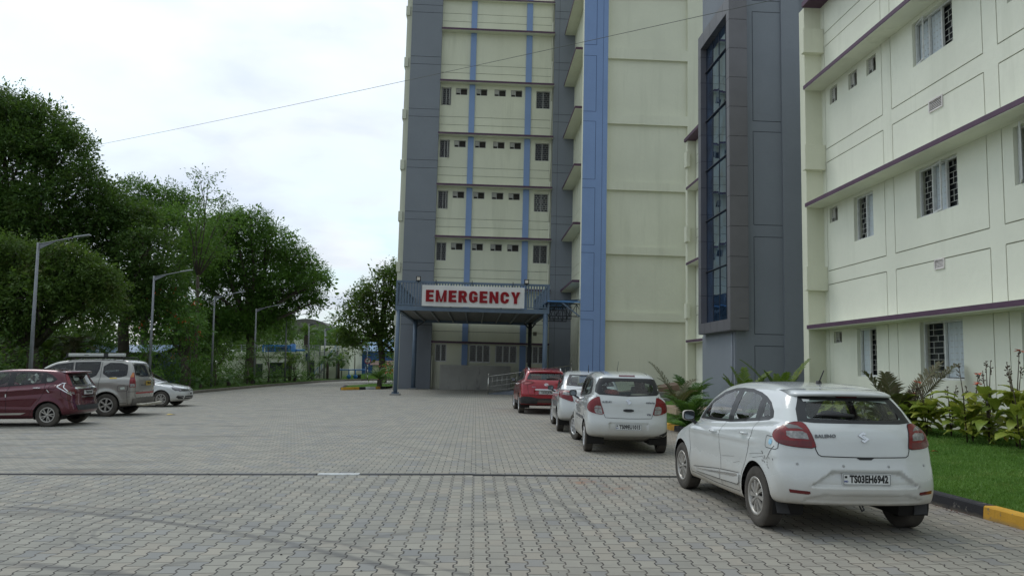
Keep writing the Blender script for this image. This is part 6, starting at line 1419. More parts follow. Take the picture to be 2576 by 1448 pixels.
side_windows(B, r7, (SWF, SWR), CG); glazing(B, r7, WSP[0], 'F', WSP[1], CG, 'windscreen')
B.patch('grille', [(.50, .69), (.52, .60), (-.52, .60), (-.50, .69)], 'F', BLK, r7, off=.006); B.patch('lower_grille', [(.42, .42), (.45, .30), (-.45, .30), (-.42, .42)], 'F', BLKM, r7, off=.006)
gaps(B, r7, [('F', [(.50, .645), (-.50, .645)]), ('F', [(.42, .36), (-.42, .36)])], .012, .012, CHR, 'chrome_strip')
badge_poly(B, r7, ring(.06, .06, .009) + [[(-.03, .04), (-.018, .04), (.0, -.03), (-.006, -.045)], [(.03, .04), (.018, .04), (.0, -.03), (.006, -.045)]], 0, .645, view='F')
for s in (1, -1):
    sd = 'L' if s > 0 else 'R'
    hl = B.patch('headlight', [(a * s, b) for a, b in [(.50, .69), (.78, .76), (.76, .66), (.66, .60), (.52, .60)]], 'F', M('dark_headlamp', (.06, .06, .065), .1, coat=1, var=.5, scale=20), r7, off=.008)
    B.patch('lamp_side', [(3.50, .78), (3.62, .765), (3.80, .715), (3.80, .64), (3.68, .62), (3.55, .70)], sd, MATS['dark_headlamp'], hl, off=.008); B.patch('bulb', [(a * s, b) for a, b in [(.58, .67), (.64, .68), (.64, .63), (.58, .63)]], 'F', CLR, hl, off=.012)
    B.patch('fog_surround', [(a * s, b) for a, b in [(.50, .42), (.74, .45), (.78, .38), (.70, .31), (.50, .30)]], 'F', BLK, r7, off=.006)
    V_, F_ = B.ribbon([(.50 * s, .33), (.60 * s, .40), (.74 * s, .43)], 'F', .014, .014); mb = MB(); mb.add(V_, F_); mb.build('chrome_strip', CHR, r7)
    mirror(r7, B, 2.45, s * .80, .98, s, WHITE2); handle(r7, B, 1.75, .85, sd, WHITE2)
gaps(B, r7, both([(2.70, .93), (2.66, .6), (2.62, .3)]) + both([(1.62, .99), (1.64, .6), (1.6, .28)]) + both([(2.95, .93), (3.35, .86), (3.52, .80)]), .008)
B.patch('hood_gap', [(.0, 0)] * 0 or [(.50, .705), (-.50, .705), (-.50, .712), (.50, .712)], 'F', GAP, r7, off=.003, skirt=0)
plate(r7, B.hit([(0, .50)], 'F')[0][0] + .02, 0, .50, 'TS08FK', PLT, .5, .11, 1)
interior(r7, c); wheels(r7, c, 1.68 - .2, .195, 5, RUBD, RIM1, 0)
# small pod of a trike behind? nothing more is parked here
# ================================================================== VEGETATION
def leaf_cloud(lumps, n_per_m2, size, drop=.25, shell=.45, asp=.42, clump=.5):
    """rhombic leaves scattered as twig sprays through ellipsoid lumps; returns V (4n,3)"""
    out = []
    for (cx, cy, cz, rx, ry, rz) in lumps:
        area = 4 * pi * ((rx * ry) ** 1.6 / 3 + (rx * rz) ** 1.6 / 3 + (ry * rz) ** 1.6 / 3) ** (1 / 1.6); n = int(area * n_per_m2); ns = max(8, n // 9)
        d = rng.normal(size=(ns, 3)); d /= np.linalg.norm(d, axis=1, keepdims=True); d[:, 2] = np.where((d[:, 2] < -.45) & (rng.random(ns) < .5), -d[:, 2], d[:, 2])
        r = 1 - shell * rng.random(ns) ** 1.6; bumpy = 1 + .16 * np.sin(d[:, 0] * 5 + cx) * np.cos(d[:, 1] * 4 + cz) + .14 * np.sin(d[:, 2] * 7 + cy) + rng.normal(0, .05, ns)
        c = d * (r * bumpy)[:, None] * (rx, ry, rz) + (cx, cy, cz)
        # twig direction outward and drooping; leaflets along it
        t = d * (1, 1, .5) + rng.normal(0, .35, (ns, 3)); t[:, 2] -= drop; t /= np.linalg.norm(t, axis=1, keepdims=True)
        k = 9; s_ = np.repeat(c, k, 0) + np.repeat(t, k, 0) * (np.tile(np.arange(k), ns)[:, None] / k * size * 4.2) + rng.normal(0, size * .45, (ns * k, 3))
        out.append((s_, np.repeat(t, k, 0) + rng.normal(0, .45, (ns * k, 3))))
    P = np.vstack([o[0] for o in out]); D = np.vstack([o[1] for o in out]); n = len(P); D /= np.linalg.norm(D, axis=1, keepdims=True)
    u = np.cross(D, rng.normal(0, 1, (n, 3)) + (0, 0, 1.2)); u /= np.linalg.norm(u, axis=1, keepdims=True) + 1e-9
    L = size * rng.uniform(.6, 1.3, (n, 1)); V = np.empty((n * 4, 3)); V[0::4] = P - D * L * .5; V[1::4] = P + u * L * asp / 2; V[2::4] = P + D * L * .5; V[3::4] = P - u * L * asp / 2
    return V
def crown(name, lumps, n, size, mat, parent, dense=True, **k):
    if dense:
        ex = []
        for (x, y, z, rx, ry, rz) in lumps:
            for q in range(6):
                a, e = random.uniform(0, 6.28), random.uniform(-.5, 1.4); f = random.uniform(.26, .42)
                ex.append((x + cos(a) * cos(e) * rx * .80, y + sin(a) * cos(e) * ry * .80, z + sin(e) * rz * .80, rx * f, ry * f, rz * f))
        size *= .72; Vs = [leaf_cloud(lumps, n * 2.0, size, **k), leaf_cloud(ex, n * 2.4, size * .85, **k), leaf_cloud([(x, y, z, rx * .66, ry * .66, rz * .66) for x, y, z, rx, ry, rz in lumps], n * .8, size * 1.7, shell=.3, asp=.6)]
        V = np.vstack(Vs)
    else: V = leaf_cloud(lumps, n, size, **k)
    return mk(name, V, np.arange(len(V)).reshape(-1, 4), mat, parent)
BARK = concrete('bark', (.085, .07, .055), .4, 2.5)
def tree(name, x, y, lumps, mat, label, n=26, size=.30, trunk=.3, base=None, tilt=True, group=None, split=.35, limbs=True, flowers=None, **k):
    """lumps relative (dx, dy, z, rx, ry, rz)"""
    r = empty(name, (x, y, 0), 0, tilt, label=label, cat='tree', group=group)
    ls = lumps; zt = max(l[2] for l in ls) * split; mb = MB(); b = base or (0, 0)
    fork = Vector((b[0] * .3, b[1] * .3, zt)); mb.tube([(0, 0, -.2), (0.05, 0, .4), fork * .6 + Vector((.1, 0, 0)), fork], [trunk * 1.4, trunk * 1.05, trunk * .9, trunk * .8], 9)
    if limbs:
        for l in ls:
            e = Vector(l[:3]); m = fork.lerp(e, .5) + Vector((random.uniform(-.4, .4), random.uniform(-.4, .4), random.uniform(-.2, .5)))
            mb.tube([fork - Vector((0, 0, .2)), m, e], [trunk * .5, trunk * .30, trunk * .10], 6)
            for q in range(5):
                d = Vector((random.gauss(0, 1), random.gauss(0, 1), random.gauss(.2, .8))).normalized(); p2 = e + Vector((d.x * l[3], d.y * l[4], d.z * l[5])) * .85
                mb.tube([m.lerp(e, random.random()), e.lerp(p2, .5) + Vector((0, 0, .15)), p2], [trunk * .13, trunk * .08, trunk * .03], 5)
    mb.build('trunk', BARK, r)
    crown('crown', ls, n, size, mat, r, **k)
    if flowers:
        V = leaf_cloud([(l[0], l[1], l[2], l[3] * 1.02, l[4] * 1.02, l[5] * 1.02) for l in ls], .12, .16); mk('blossom', V, np.arange(len(V)).reshape(-1, 4), flowers, r)
    return r
LF_D = leafmat('dark_foliage', (.036, .082, .018), (.080, .148, .030), .38, patch=(.085, .10, .035)); LF_M = leafmat('mid_foliage', (.05, .125, .022), (.115, .22, .04), .42); LF_B = leafmat('bright_foliage', (.05, .125, .02), (.10, .21, .04), .35, patch=(.12, .18, .05))
LF_O = leafmat('olive_foliage', (.048, .095, .019), (.10, .165, .034), .38, patch=(.12, .12, .04)); LF_Y = leafmat('yellow_leaves', (.16, .17, .02), (.38, .30, .04), .3)
ORF = M('orange_blossom', (.55, .10, .02), .7, var=.3)
def px(Y, *L):       # lump list in world metres at distance Y: (x, z, r) read off the photograph's proportions
    return [((x - 1195) / 1925 * Y, (919 - y) / 1925 * Y + 1.62, r * Y / 1925) for x, y, r in L]
def mklumps(Y, x0, L, ys=1.0, sq=.85, jy=1.5):
    out = []
    for X, Z, R in px(Y, *L): out.append((X - x0, random.uniform(-jy, jy), Z, R, R * ys, R * sq))
    return out
X_ = lambda x, Y: (x - 1195) / 1925 * Y
tree('rain_tree', X_(60, 50), 50, mklumps(50, X_(60, 50), [(-60, 330, 110), (5, 300, 92), (90, 325, 78), (165, 395, 72), (212, 480, 68), (60, 440, 110), (135, 540, 90), (-10, 560, 110), (245, 560, 52), (-120, 480, 120), (60, 620, 95), (190, 610, 70), (-60, 650, 100)]), LF_D, 'tallest dark spreading tree filling the upper left corner above the parked cars', 42, .27, .55, drop=.35, shell=.5)
tree('shade_tree', X_(90, 42), 43, mklumps(42, X_(90, 42), [(-40, 690, 95), (40, 640, 62), (105, 690, 66), (165, 650, 48), (225, 700, 56), (262, 720, 42), (130, 760, 90), (20, 800, 90), (230, 770, 70), (190, 700, 80), (70, 740, 90), (-60, 800, 100)]), LF_O, 'olive-leaved tree directly behind the nearest lamp post on the left', 50, .24, .35, drop=.5)
tree('shade_tree', X_(330, 52), 52, mklumps(52, X_(330, 52), [(280, 590, 65), (340, 560, 60), (310, 660, 80), (400, 640, 70), (360, 740, 80), (290, 770, 75), (430, 720, 55), (420, 800, 60), (270, 500, 42), (300, 540, 50)]), LF_D, 'dense dark tree between the first and second lamp posts from the left', 34, .28, .4, drop=.55)
tree('shade_tree', X_(380, 62), 62, mklumps(62, X_(380, 62), [(345, 490, 42), (400, 500, 48), (440, 520, 42), (370, 560, 65), (450, 590, 60), (310, 540, 48), (480, 650, 60)]), LF_M, 'mid-green tree whose two rounded tops rise behind the second lamp post', 34, .26, .35)
tree('slender_tree', X_(505, 57), 57, mklumps(57, X_(505, 57), [(522, 468, 30), (500, 500, 34), (556, 505, 30), (470, 545, 34), (535, 560, 42), (575, 560, 30), (490, 610, 45), (545, 640, 48)]), LF_M, 'slender tall tree with sparse see-through crown between two dense trees', 34, .22, .13, split=.55, drop=.1, shell=.9, dense=False)
tree('spreading_tree', X_(640, 68), 68, mklumps(68, X_(640, 68), [(590, 570, 48), (640, 575, 48), (690, 610, 52), (560, 620, 60), (735, 650, 48), (775, 690, 42), (800, 715, 34), (760, 745, 45), (720, 720, 62), (650, 680, 85), (575, 700, 75), (515, 720, 62), (690, 765, 50), (620, 770, 58), (790, 765, 26), (530, 800, 50), (480, 790, 48), (565, 815, 46), (615, 822, 42), (520, 850, 42), (668, 812, 36), (705, 795, 34), (490, 690, 52), (530, 650, 46)]), LF_M, 'large spreading green tree overhanging the middle lamp posts, its right lobe against the sky', 34, .27, .5, drop=.3, shell=.55)
tree('flame_tree', X_(450, 48), 50, mklumps(50, X_(450, 48), [(420, 740, 45), (460, 790, 50), (400, 800, 55), (495, 830, 45), (440, 850, 50)]), LF_B, 'bright green flame tree with a few orange blossoms right of the second lamp post', 26, .24, .25, flowers=ORF, drop=.5)
tree('roadside_tree', X_(965, 74), 74, mklumps(74, X_(965, 74), [(985, 705, 32), (950, 735, 38), (905, 775, 38), (965, 780, 48), (1015, 760, 50), (872, 805, 26), (900, 830, 34), (955, 845, 34), (1005, 840, 45), (930, 800, 36), (1040, 800, 50), (862, 848, 24), (884, 872, 24), (985, 880, 34), (1010, 905, 28), (1000, 690, 26), (968, 690, 18), (925, 738, 20)]), LF_O, 'roadside tree with dark forked limbs just left of the tower', 15, .36, .34, base=(-1.0, 0), split=.4, drop=.1, shell=.75)
tree('bare_topped_tree', X_(893, 92), 92, mklumps(92, X_(893, 92), [(888, 725, 16), (905, 740, 18), (876, 770, 16)]), LF_O, 'thin tree with nearly bare twigs poking up left of the roadside tree', 6, .3, .16, shell=.9, dense=False)
for i, (x, y, r, Y, m, lb) in enumerate(((540, 855, 42, 78, LF_D, 'dark bushy tree low behind the third lamp post'), (640, 835, 38, 92, LF_D, 'dark bushy tree low behind the fourth lamp post'), (712, 835, 28, 108, LF_M, 'rounded green tree behind the left end of the flat plant building'), (700, 800, 30, 96, LF_D, 'dark tree hanging beside the fifth lamp post'),
    (815, 850, 30, 112, LF_M, 'green tree right of the date palm beyond the plant building'), (850, 855, 34, 104, LF_B, 'bright green tree above the stair of the plant building'), (885, 860, 30, 98, LF_D, 'dark tree beside the blue sheds'), (590, 800, 44, 104, LF_D, 'dark tree filling the gap under the spreading crown, left of the plant building'), (660, 805, 36, 106, LF_D, 'dark tree under the spreading crown, above the plant sign'), (515, 830, 50, 74, LF_D, 'dark tree between the flame tree and the third lamp post'), (505, 590, 48, 76, LF_M, 'green tree filling in behind the slender sparse tree'), (550, 590, 42, 80, LF_M, 'green tree at the left shoulder of the spreading tree'), (240, 850, 60, 60, LF_D, 'dark tree behind the blue roofed shed'), (480, 880, 50, 66, LF_D, 'dark undergrowth tree between the second and third lamp posts'), (120, 870, 70, 54, LF_D, 'dark low tree behind the maroon car'))):
    tree('shade_tree', X_(x, Y), Y, mklumps(Y, X_(x, Y), [(x, y, r), (x - r * .7, y + r * .35, r * .7), (x + r * .75, y + r * .3, r * .72), (x, y + r * .8, r * .8)]), m, lb, 18, .34, .2, limbs=False)
# far wooded skyline, nobody could count it
V = leaf_cloud([(x, 150 + random.uniform(-8, 25), random.uniform(1, 3.5), random.uniform(7, 11), 6, random.uniform(4, 7.0)) for x in np.arange(-150, 40, 8.5)], 3.0, .9)
mk('distant_wood', V, np.arange(len(V)).reshape(-1, 4), LF_D, kind='stuff').matrix_world = G
UG = [(random.uniform(-34, -20.5), y, .9, 2.6, 1.8, random.uniform(1.3, 2.3)) for y in np.arange(33, 80, 1.5)] + [(random.uniform(-44, -32), y, 1.5, 3.5, 2.4, random.uniform(2, 3.2)) for y in np.arange(40, 74, 2.2)] + [(random.uniform(-60, -36), y, 2, 4, 3, random.uniform(2.5, 4)) for y in np.arange(48, 84, 3)]
UG = [l for l in UG if (l[0] + 2) / l[1] < -.34]
V = leaf_cloud(UG, 34, .22)
mk('undergrowth', V, np.arange(len(V)).reshape(-1, 4), LF_D, kind='stuff').matrix_world = G
# shrubs along the planted strip
names = ['first', 'second', 'third', 'fourth', 'fifth', 'sixth', 'seventh', 'eighth', 'ninth', 'tenth', 'eleventh', 'twelfth', 'thirteenth', 'fourteenth', 'fifteenth', 'sixteenth', 'seventeenth', 'eighteenth']
kxl = lambda y: float(np.interp(y, [p[1] for p in kpts[:6]], [p[0] for p in kpts[:6]]))
for i in range(15):
    y = 40 + i * 2.75 + random.uniform(-.6, .6); x = kxl(y) - random.uniform(2.3, 3.6); h = random.uniform(.8, 1.5)
    r = empty('shrub', (x, y, .15), 0, True, label='leafy green shrub in the kerbside strip, %s from the near end' % names[i], cat='shrub', group='shrubs in the kerbside strip')
    crown('foliage', [(0, 0, h * .6, h * .9, h * .8, h * .6), (h * .5, .3, h * .4, h * .6, h * .6, h * .42)], 60, .14, random.choice((LF_M, LF_B, LF_M, LF_D)), r, dense=False)
    mb = MB(); [mb.tube([(0, 0, -.1), (.2 * cos(a), .2 * sin(a), h * .6)], [.03, .015], 5) for a in (0, 2, 4)]; mb.build('stem', BARK, r)
for i in range(7):
    y = 42.5 + i * 5.6; x = kxl(y) - random.uniform(1.1, 1.8); h = random.uniform(2.6, 3.6)
    tree('young_tree', x, y, [(0, 0, h, .9, .9, .9), (.5, .2, h - .7, .7, .7, .6), (-.4, 0, h - .9, .7, .6, .6), (.1, -.3, h - 1.5, .6, .6, .5)], LF_B if i % 2 else LF_M, 'young slim-stemmed tree in the kerbside strip, %s from the near end' % names[i], 22, .17, .06, dense=False, group='young trees in the kerbside strip', split=.55, shell=.9, drop=.5)
# palms: arching fronds of thin leaflets
def frond(mb, base, az, el, L, nl=22, ll=.32, droop=1.0, w=.018, fold=.5, curl=1.0):
    P = []; p = Vector(base); n = 10; e = el; st = L / n
    for i in range(n + 1):
        P.append(p.copy()); p = p + Vector((cos(az) * cos(e), sin(az) * cos(e), sin(e))) * st; e -= droop * .16 * (i / n + .3)
    mb.tube(P, [.014 * (1 - i / (n + 1)) + .003 for i in range(n + 1)], 5, cap=False)
    side = Vector((-sin(az), cos(az), 0))
    for i in range(nl):
        t = .16 + .84 * i / nl; k = min(n - 1, int(t * n)); q = P[k].lerp(P[k + 1], t * n - k); d = (P[k + 1] - P[k]).normalized(); up = side.cross(d); l = ll * (sin(pi * (t * .82 + .14)) ** .7) * random.uniform(.85, 1.1)
        for s in (-1, 1):
            D = (d * .75 * curl + side * s * (1 - fold * .4) + (up if up.z > 0 else -up) * fold * .55 + Vector((random.gauss(0, .06), random.gauss(0, .06), random.gauss(0, .06)))).normalized(); W = D.cross(up).normalized() * w
            e1 = q + D * l * .5; e2 = q + D * l + Vector((0, 0, -l * .22)); mb.add([q - W * .5, q + W * .5, e1 + W, e1 - W, e2], [(0, 1, 2, 3), (3, 2, 4)])
def palm(name, x, y, z, fr, mat, label, tilt=False, trunk=None, cat='palm', group=None, ll=.3, nl=22, w=.018, fold=.5):
    r = empty(name, (x, y, z), 0, tilt, label=label, cat=cat, group=group); h = 0
    if trunk: h = trunk[0]; mb = MB(); mb.tube([(0, 0, -.2), (0, 0, h)], [trunk[1] * 1.2, trunk[1]], 9); mb.build('trunk', BARK, r)
    for a, e, L, d in fr: mb = MB(); frond(mb, (0, 0, h), a, e, L, nl, ll, d, w, fold); mb.build('frond', mat, r)
    return r
def fan(n, e0, e1, L0, L1, d=1.0): return [(2 * pi * i / n + random.uniform(-.25, .25), random.uniform(e0, e1), random.uniform(L0, L1), d * random.uniform(.8, 1.3)) for i in range(n)]
PAL = leafmat('palm_leaf', (.035, .09, .018), (.085, .17, .04), .25); PALY = leafmat('palm_leaf_young', (.07, .14, .02), (.2, .25, .05), .3, patch=(.3, .2, .06)); PALB = leafmat('palm_leaf_dry', (.06, .075, .03), (.15, .12, .07), .2)
palm('areca_palm', 5.78, 20.6, .15, fan(13, .9, 1.4, .8, 1.35, .9) + fan(8, .5, .9, .7, 1.0), PAL, 'feathery young palm on the lawn corner between the two nearest white cars', ll=.34, w=.016)
palm('areca_palm', 7.9, 27.9, .3, fan(14, .7, 1.35, 1.1, 1.7, 1.0) + fan(8, .3, .8, .9, 1.3), PAL, 'dense bushy palm at the corner of the slate stair tower', ll=.4, nl=26, w=.02)
palm('areca_palm', 7.0, 26.3, .3, [(2.4, 1.15, 2.0, .5), (2.9, 1.3, 1.3, .8), (.6, 1.2, 1.5, 1), (1.4, .9, 1.2, 1), (4, .9, 1.1, 1), (5.2, 1.0, 1.2, 1)], PALB, 'ragged palm with one long frond leaning left before the blank cream wall', ll=.36, nl=26, w=.018)
palm('areca_palm', 8.25, 23.3, .35, [(2.9, 1.25, 1.35, .4), (.3, 1.15, 1.7, .6), (1.2, 1.4, 1.5, .4), (3.3, 1.2, 1.3, .5), (4.6, 1.2, 1.3, .6), (5.6, 1.25, 1.4, .6), (2.5, 1.45, 1.5, .4)], PALY, 'yellow-green palm rising behind the roof of the nearest car, before the slate wall', ll=.36, nl=32, w=.02)
palm('areca_palm', 9.25, 22.9, .38, [(2.95, 1.15, 2.05, .55), (.25, 1.2, 2.0, .45), (1.5, 1.4, 1.3, .5), (0, 1.35, 1.3, .5), (3.1, 1.35, 1.4, .4), (4.5, 1.2, 1.7, .8)], PALY, 'palm with two long fronds in a V before the right edge of the slate wall', ll=.34, nl=34, w=.02)
palm('areca_palm', 10.2, 21.9, .4, fan(7, .7, 1.2, .6, .9), PAL, 'little palm under the end fin of the ward building', ll=.25)
palm('areca_palm', 9.35, 16.7, .36, [(.05, .95, 2.15, .35), (.0, 1.15, 1.9, .4), (3.0, 1.25, 1.5, .4), (2.8, 1.0, 1.2, .7), (1.6, 1.35, 1.4, .3), (4.4, 1.2, 1.1, .7), (5.4, 1.0, 1.1, .9), (.5, .8, 1.1, 1.0), (3.5, .8, .9, 1), (2.0, .9, 1.0, 1)], PALB, 'big palm with a brown curving frond in front of the barred ground floor window', ll=.52, nl=36, w=.022)
palm('areca_palm', 5.2, 39.5, .1, fan(9, .8, 1.3, .9, 1.3), PALY, 'yellowish palm in front of the blue pillar behind the white saloon', ll=.3)
palm('areca_palm', 8.2, 36, .3, fan(7, .8, 1.3, .8, 1.2), PAL, 'small palm against the blank cream wall above the hatchback roof', ll=.3)
palm('cycad', -6.65, 54.0, .15, fan(16, .3, 1.2, 1.0, 1.6, .9), PAL, 'spiky cycad at the tip of the small grass island by the porch column', True, (.5, .16), ll=.3, w=.02)
for i in range(6): 
    y = 49 + i * 5.2; palm('cycad', kxl(y) - .95, y, .15, fan(12, .2, 1.0, .8, 1.2, 1.2), PAL, 'knee-high cycad close to the concrete kerb, %s from the near end' % names[i], True, (.35, .12), group='cycads along the kerb', ll=.26, w=.02)
palm('date_palm', X_(776, 96), 96, 0, fan(26, -.2, 1.2, 2.6, 3.4, 1.5), LF_D, 'date palm standing before the domed building', True, (5.3, .28), ll=.6, nl=20, w=.05)
for i, (x, y, m, lb) in enumerate(((150, 46, PALY, 'yellow-tipped ornamental palm above the people carrier roof rack'), (215, 45, PALB, 'brownish ornamental palm right of the yellow-tipped one'), (235, 50, PAL, 'green arching palm above the awning box'), (738, 72, PALY, 'drooping yellow palm left of the plant building door'), (830, 80, PAL, 'young palm in front of the plant stair'), (857, 82, PAL, 'young palm by the pipe stand'))):
    palm('ornamental_palm', X_(x, y), y, .2, fan(16, .0, 1.2, 1.3, 1.9, 1.6), m, lb, True, (2.3 if x < 300 else 1.9, .12), ll=.42, nl=18, w=.035)
V = leaf_cloud([(X_(x, 47), 47 + random.uniform(-.5, .5), .75, .8, .7, .55) for x in np.arange(-40, 215, 26)], 60, .16); r = empty('hedge', (0, 0, 0), 0, True, label='clipped bright green hedge behind the maroon and beige cars', cat='hedge'); mk('foliage', V, np.arange(len(V)).reshape(-1, 4), LF_B, r)
V = leaf_cloud([(-6.0, 58.5, .9, .9, 1.2, .9), (-5.9, 60.5, 1.2, .7, 1.0, 1.1), (-6.8, 62, .7, .8, .8, .7)], 30, .3, asp=.25); r = empty('flowering_bush', (0, 0, 0), 0, True, label='bush with orange-red flowers beside the left porch column', cat='bush'); mk('foliage', V, np.arange(len(V)).reshape(-1, 4), LF_B, r)
V = leaf_cloud([(-6.1, 58.2, 1.0, .9, 1.0, .8)], 3.5, .22); mk('blossom', V, np.arange(len(V)).reshape(-1, 4), ORF, r)
# canna bed along the ward wall
def canna_mat():
    m, nt, b, N, L = newmat('canna_leaf'); uv = N.new('ShaderNodeUVMap'); sp = N.new('ShaderNodeSeparateXYZ'); L.new(uv.outputs[0], sp.inputs[0]); u, v = S(nt, sp.outputs[0]), S(nt, sp.outputs[1])
    g = N.new('ShaderNodeNewGeometry'); r = S(nt, g.outputs['Random Per Island'])
    st = ((u - v.abs() * .55) * 15).frac(); st = ((st - .5).abs() * 2).ramp(.35, .75); base = colmix(nt, (.30, .38, .05), (.72, .68, .12), (r * .9 + noise(nt, 2, 2).ramp(.4, .7) * .25).sat())
    col = colmix(nt, colmix(nt, (.09, .18, .025), (.19, .26, .04), r), base, st); col = colmix(nt, col, (.30, .12, .04), (noise(nt, 5, 3).ramp(.62, .72) * r.gt(.75)).sat())
    L.new(col, b.inputs['Base Color']); b.inputs['Roughness'].default_value = .45; t = N.new('ShaderNodeBsdfTranslucent'); L.new(col, t.inputs[0]); ms = N.new('ShaderNodeMixShader'); ms.inputs[0].default_value = .3
    L.new(b.outputs[0], ms.inputs[1]); L.new(t.outputs[0], ms.inputs[2]); L.new(ms.outputs[0], N['Material Output'].inputs[0]); return m
CAN = canna_mat(); STK = M('canna_stalk', (.07, .05, .03), .7, var=.4, scale=20)
def canna(x, y, z, h, nleaf, stalks, label, group):
    r = empty('canna_plant', (x, y, z), random.uniform(0, 6), False, label=label, cat='canna', group=group); V = []; F = []; UV = []
    for i in range(nleaf):
        az = random.uniform(0, 2 * pi); hz = h * random.uniform(.12, .78); p = Vector((random.gauss(0, .10), random.gauss(0, .10), hz)); L = random.uniform(.36, .60); W = L * random.uniform(.38, .50); e = random.uniform(.2, 1.25) * (1 if hz > h * .35 else .6)
        d0 = Vector((cos(az), sin(az), 0)); side = Vector((-sin(az), cos(az), 0)); n = 7; b0 = len(V); q = p.copy()
        for k in range(n + 1):
            t = k / n; w = W * (sin(pi * min(1, t * .93 + .06)) ** .75) * (1 if t < .6 else (1 - ((t - .6) / .4) ** 2 * .65)) * .5 + .003; dd = d0 * cos(e) + Vector((0, 0, sin(e))); up = side.cross(dd) * -1; wav = .012 * sin(k * 2.3 + i)
            for s in (-1, 0, 1): V.append(q + side * s * w + up * (abs(s) * w * .28 + wav * s)); UV.append((t, s * .5))
            q = q + dd * (L / n); e -= .16 + .05 * random.random()
        for k in range(n):
            for s in (0, 1): a = b0 + k * 3 + s; F.append((a, a + 1, a + 4, a + 3))
    o = mk('leaves', V, F, CAN, r, smooth=True); uvl = o.data.uv_layers.new(name='UVMap')
    for l in o.data.loops: uvl.data[l.index].uv = UV[l.vertex_index]
    for (fl, hh) in stalks:
        a = random.uniform(0, 6.28); tp = Vector((cos(a) * .12, sin(a) * .12, hh)); mb = MB(); mb.tube([(0, 0, 0), (tp.x * .4, tp.y * .4, hh * .6), tp], [.014, .010, .006], 5)
        for k in range(9): q = tp - Vector((0, 0, random.uniform(0, .26))); d = Vector((random.gauss(0, 1), random.gauss(0, 1), .8)).normalized(); mb.tube([q, q + d * .035, q + d * .055], [.004, .012, .003], 5)
        mb.build('flower_stalk', STK, r)
        if fl:
            mb = MB()
            for k in range(7):
                a2 = k * .9; d = Vector((cos(a2), sin(a2), random.uniform(-.1, .6))); w_ = Vector((-sin(a2), cos(a2), 0)) * .03; q = tp + Vector((0, 0, .0)); mb.add([q, q + d * .05 + w_, q + d * .10 - Vector((0, 0, .02)), q + d * .05 - w_], [(0, 1, 2, 3)])
            mb.build('flower', M('orange_petal', (.75, .09, .015), .6, var=.25, scale=30), r)
pl = []
for i in range(30):
    y = 11.6 + i * .30 + random.uniform(-.1, .1); pl.append((10.25 - random.uniform(0, .9), y))
for i in range(8): pl.append((random.uniform(9.6, 10.4), 20.7 + i * .32))
pl.sort(key=lambda p: p[1])
for i, (x, y) in enumerate(pl):
    h = 1.15 if y < 14.4 else .74 if y < 17 else .55; near = y < 17.5
    st = [(False, h * random.uniform(1.1, 1.45)) for _ in range(random.choice((1, 2, 3)))]
    if i in (7, 10, 15, 19, 23, 27, 30, 33, 36): st.append((True, h * 1.5))
    if i == 12: st += [(True, h * 1.75)]
    fl = any(s[0] for s in st)
    lb = ('striped yellow-green canna with orange bloom along the ward wall, number %d from the right edge' if fl else 'striped yellow-green canna in seed along the ward wall, number %d from the right edge') % (i + 1)
    canna(x, y, lawnz(x, y), h, 19 if near else 9, st, lb, 'canna plants in the bed under the ward windows')

# ================================================================== YARD FURNITURE
GALV = M('galvanised_steel', (.22, .23, .25), .5, .5, var=.15, scale=5)
def lamp(x, y, h, sgn, label, reach=1.45):
    r = empty('street_lamp', (x, y, .1), 0, True, label=label, cat='street lamp', group='street lamps along the yard')
    mb = MB(); mb.tube([(0, 0, -.1), (0, 0, h)], [.085, .05], 10); mb.box(-.14, .14, -.14, .14, .0, .03); mb.build('pole', GALV, r)
    mb = MB(); mb.tube([(0, 0, h - .06), (sgn * reach, 0, h + .24)], [.03, .024], 8); mb.add([(0, -.01, h - .28), (0, .01, h - .28), (sgn * .7, .01, h + .06), (sgn * .7, -.01, h + .06), (0, .01, h - .08), (0, -.01, h - .08)], [(0, 1, 2, 3), (0, 3, 5), (1, 4, 2)]); mb.build('arm', GALV, r)
    mb = MB(); a = Vector((sgn, 0, .16)).normalized(); mb.obox((sgn * (reach - .05), 0, h + .235), a, (0, 1, 0), a.cross(Vector((0, 1, 0))), (0, .62), (-.10, .10), (-.026, .026)); mb.build('lamp_head', M('lamp_grey', (.35, .37, .4), .4, .4), r, bevel=.02)
for x, y, h, lb in ((-17.5, 31.2, 6.4, 'galvanised lamp post nearest the camera, left of the people carrier'), (-17.45, 42.2, 6.35, 'second galvanised lamp post from the left, above the white car nose'), (-17.4, 51.8, 6.1, 'third galvanised lamp post from the left'), (-17.0, 60.2, 5.9, 'fourth galvanised lamp post from the left'), (-16.8, 69, 5.8, 'fifth galvanised lamp post, in front of the plant sign'),
                    (-16.3, 76, 5.6, 'sixth galvanised lamp post, crossing the date palm'), (-16.0, 82.5, 5.4, 'seventh galvanised lamp post, in front of the plant stair'), (-15.5, 87, 5.2, 'eighth and farthest right-armed galvanised lamp post')): lamp(x, y, h, 1, lb)
lamp(X_(824, 100), 100, 6.0, -1, 'lamp post with its arm to the left beyond the plant stair', 1.6); lamp(X_(927, 96), 96, 4.0, -1, 'lamp post with its arm to the left behind the round sign', 1.9)
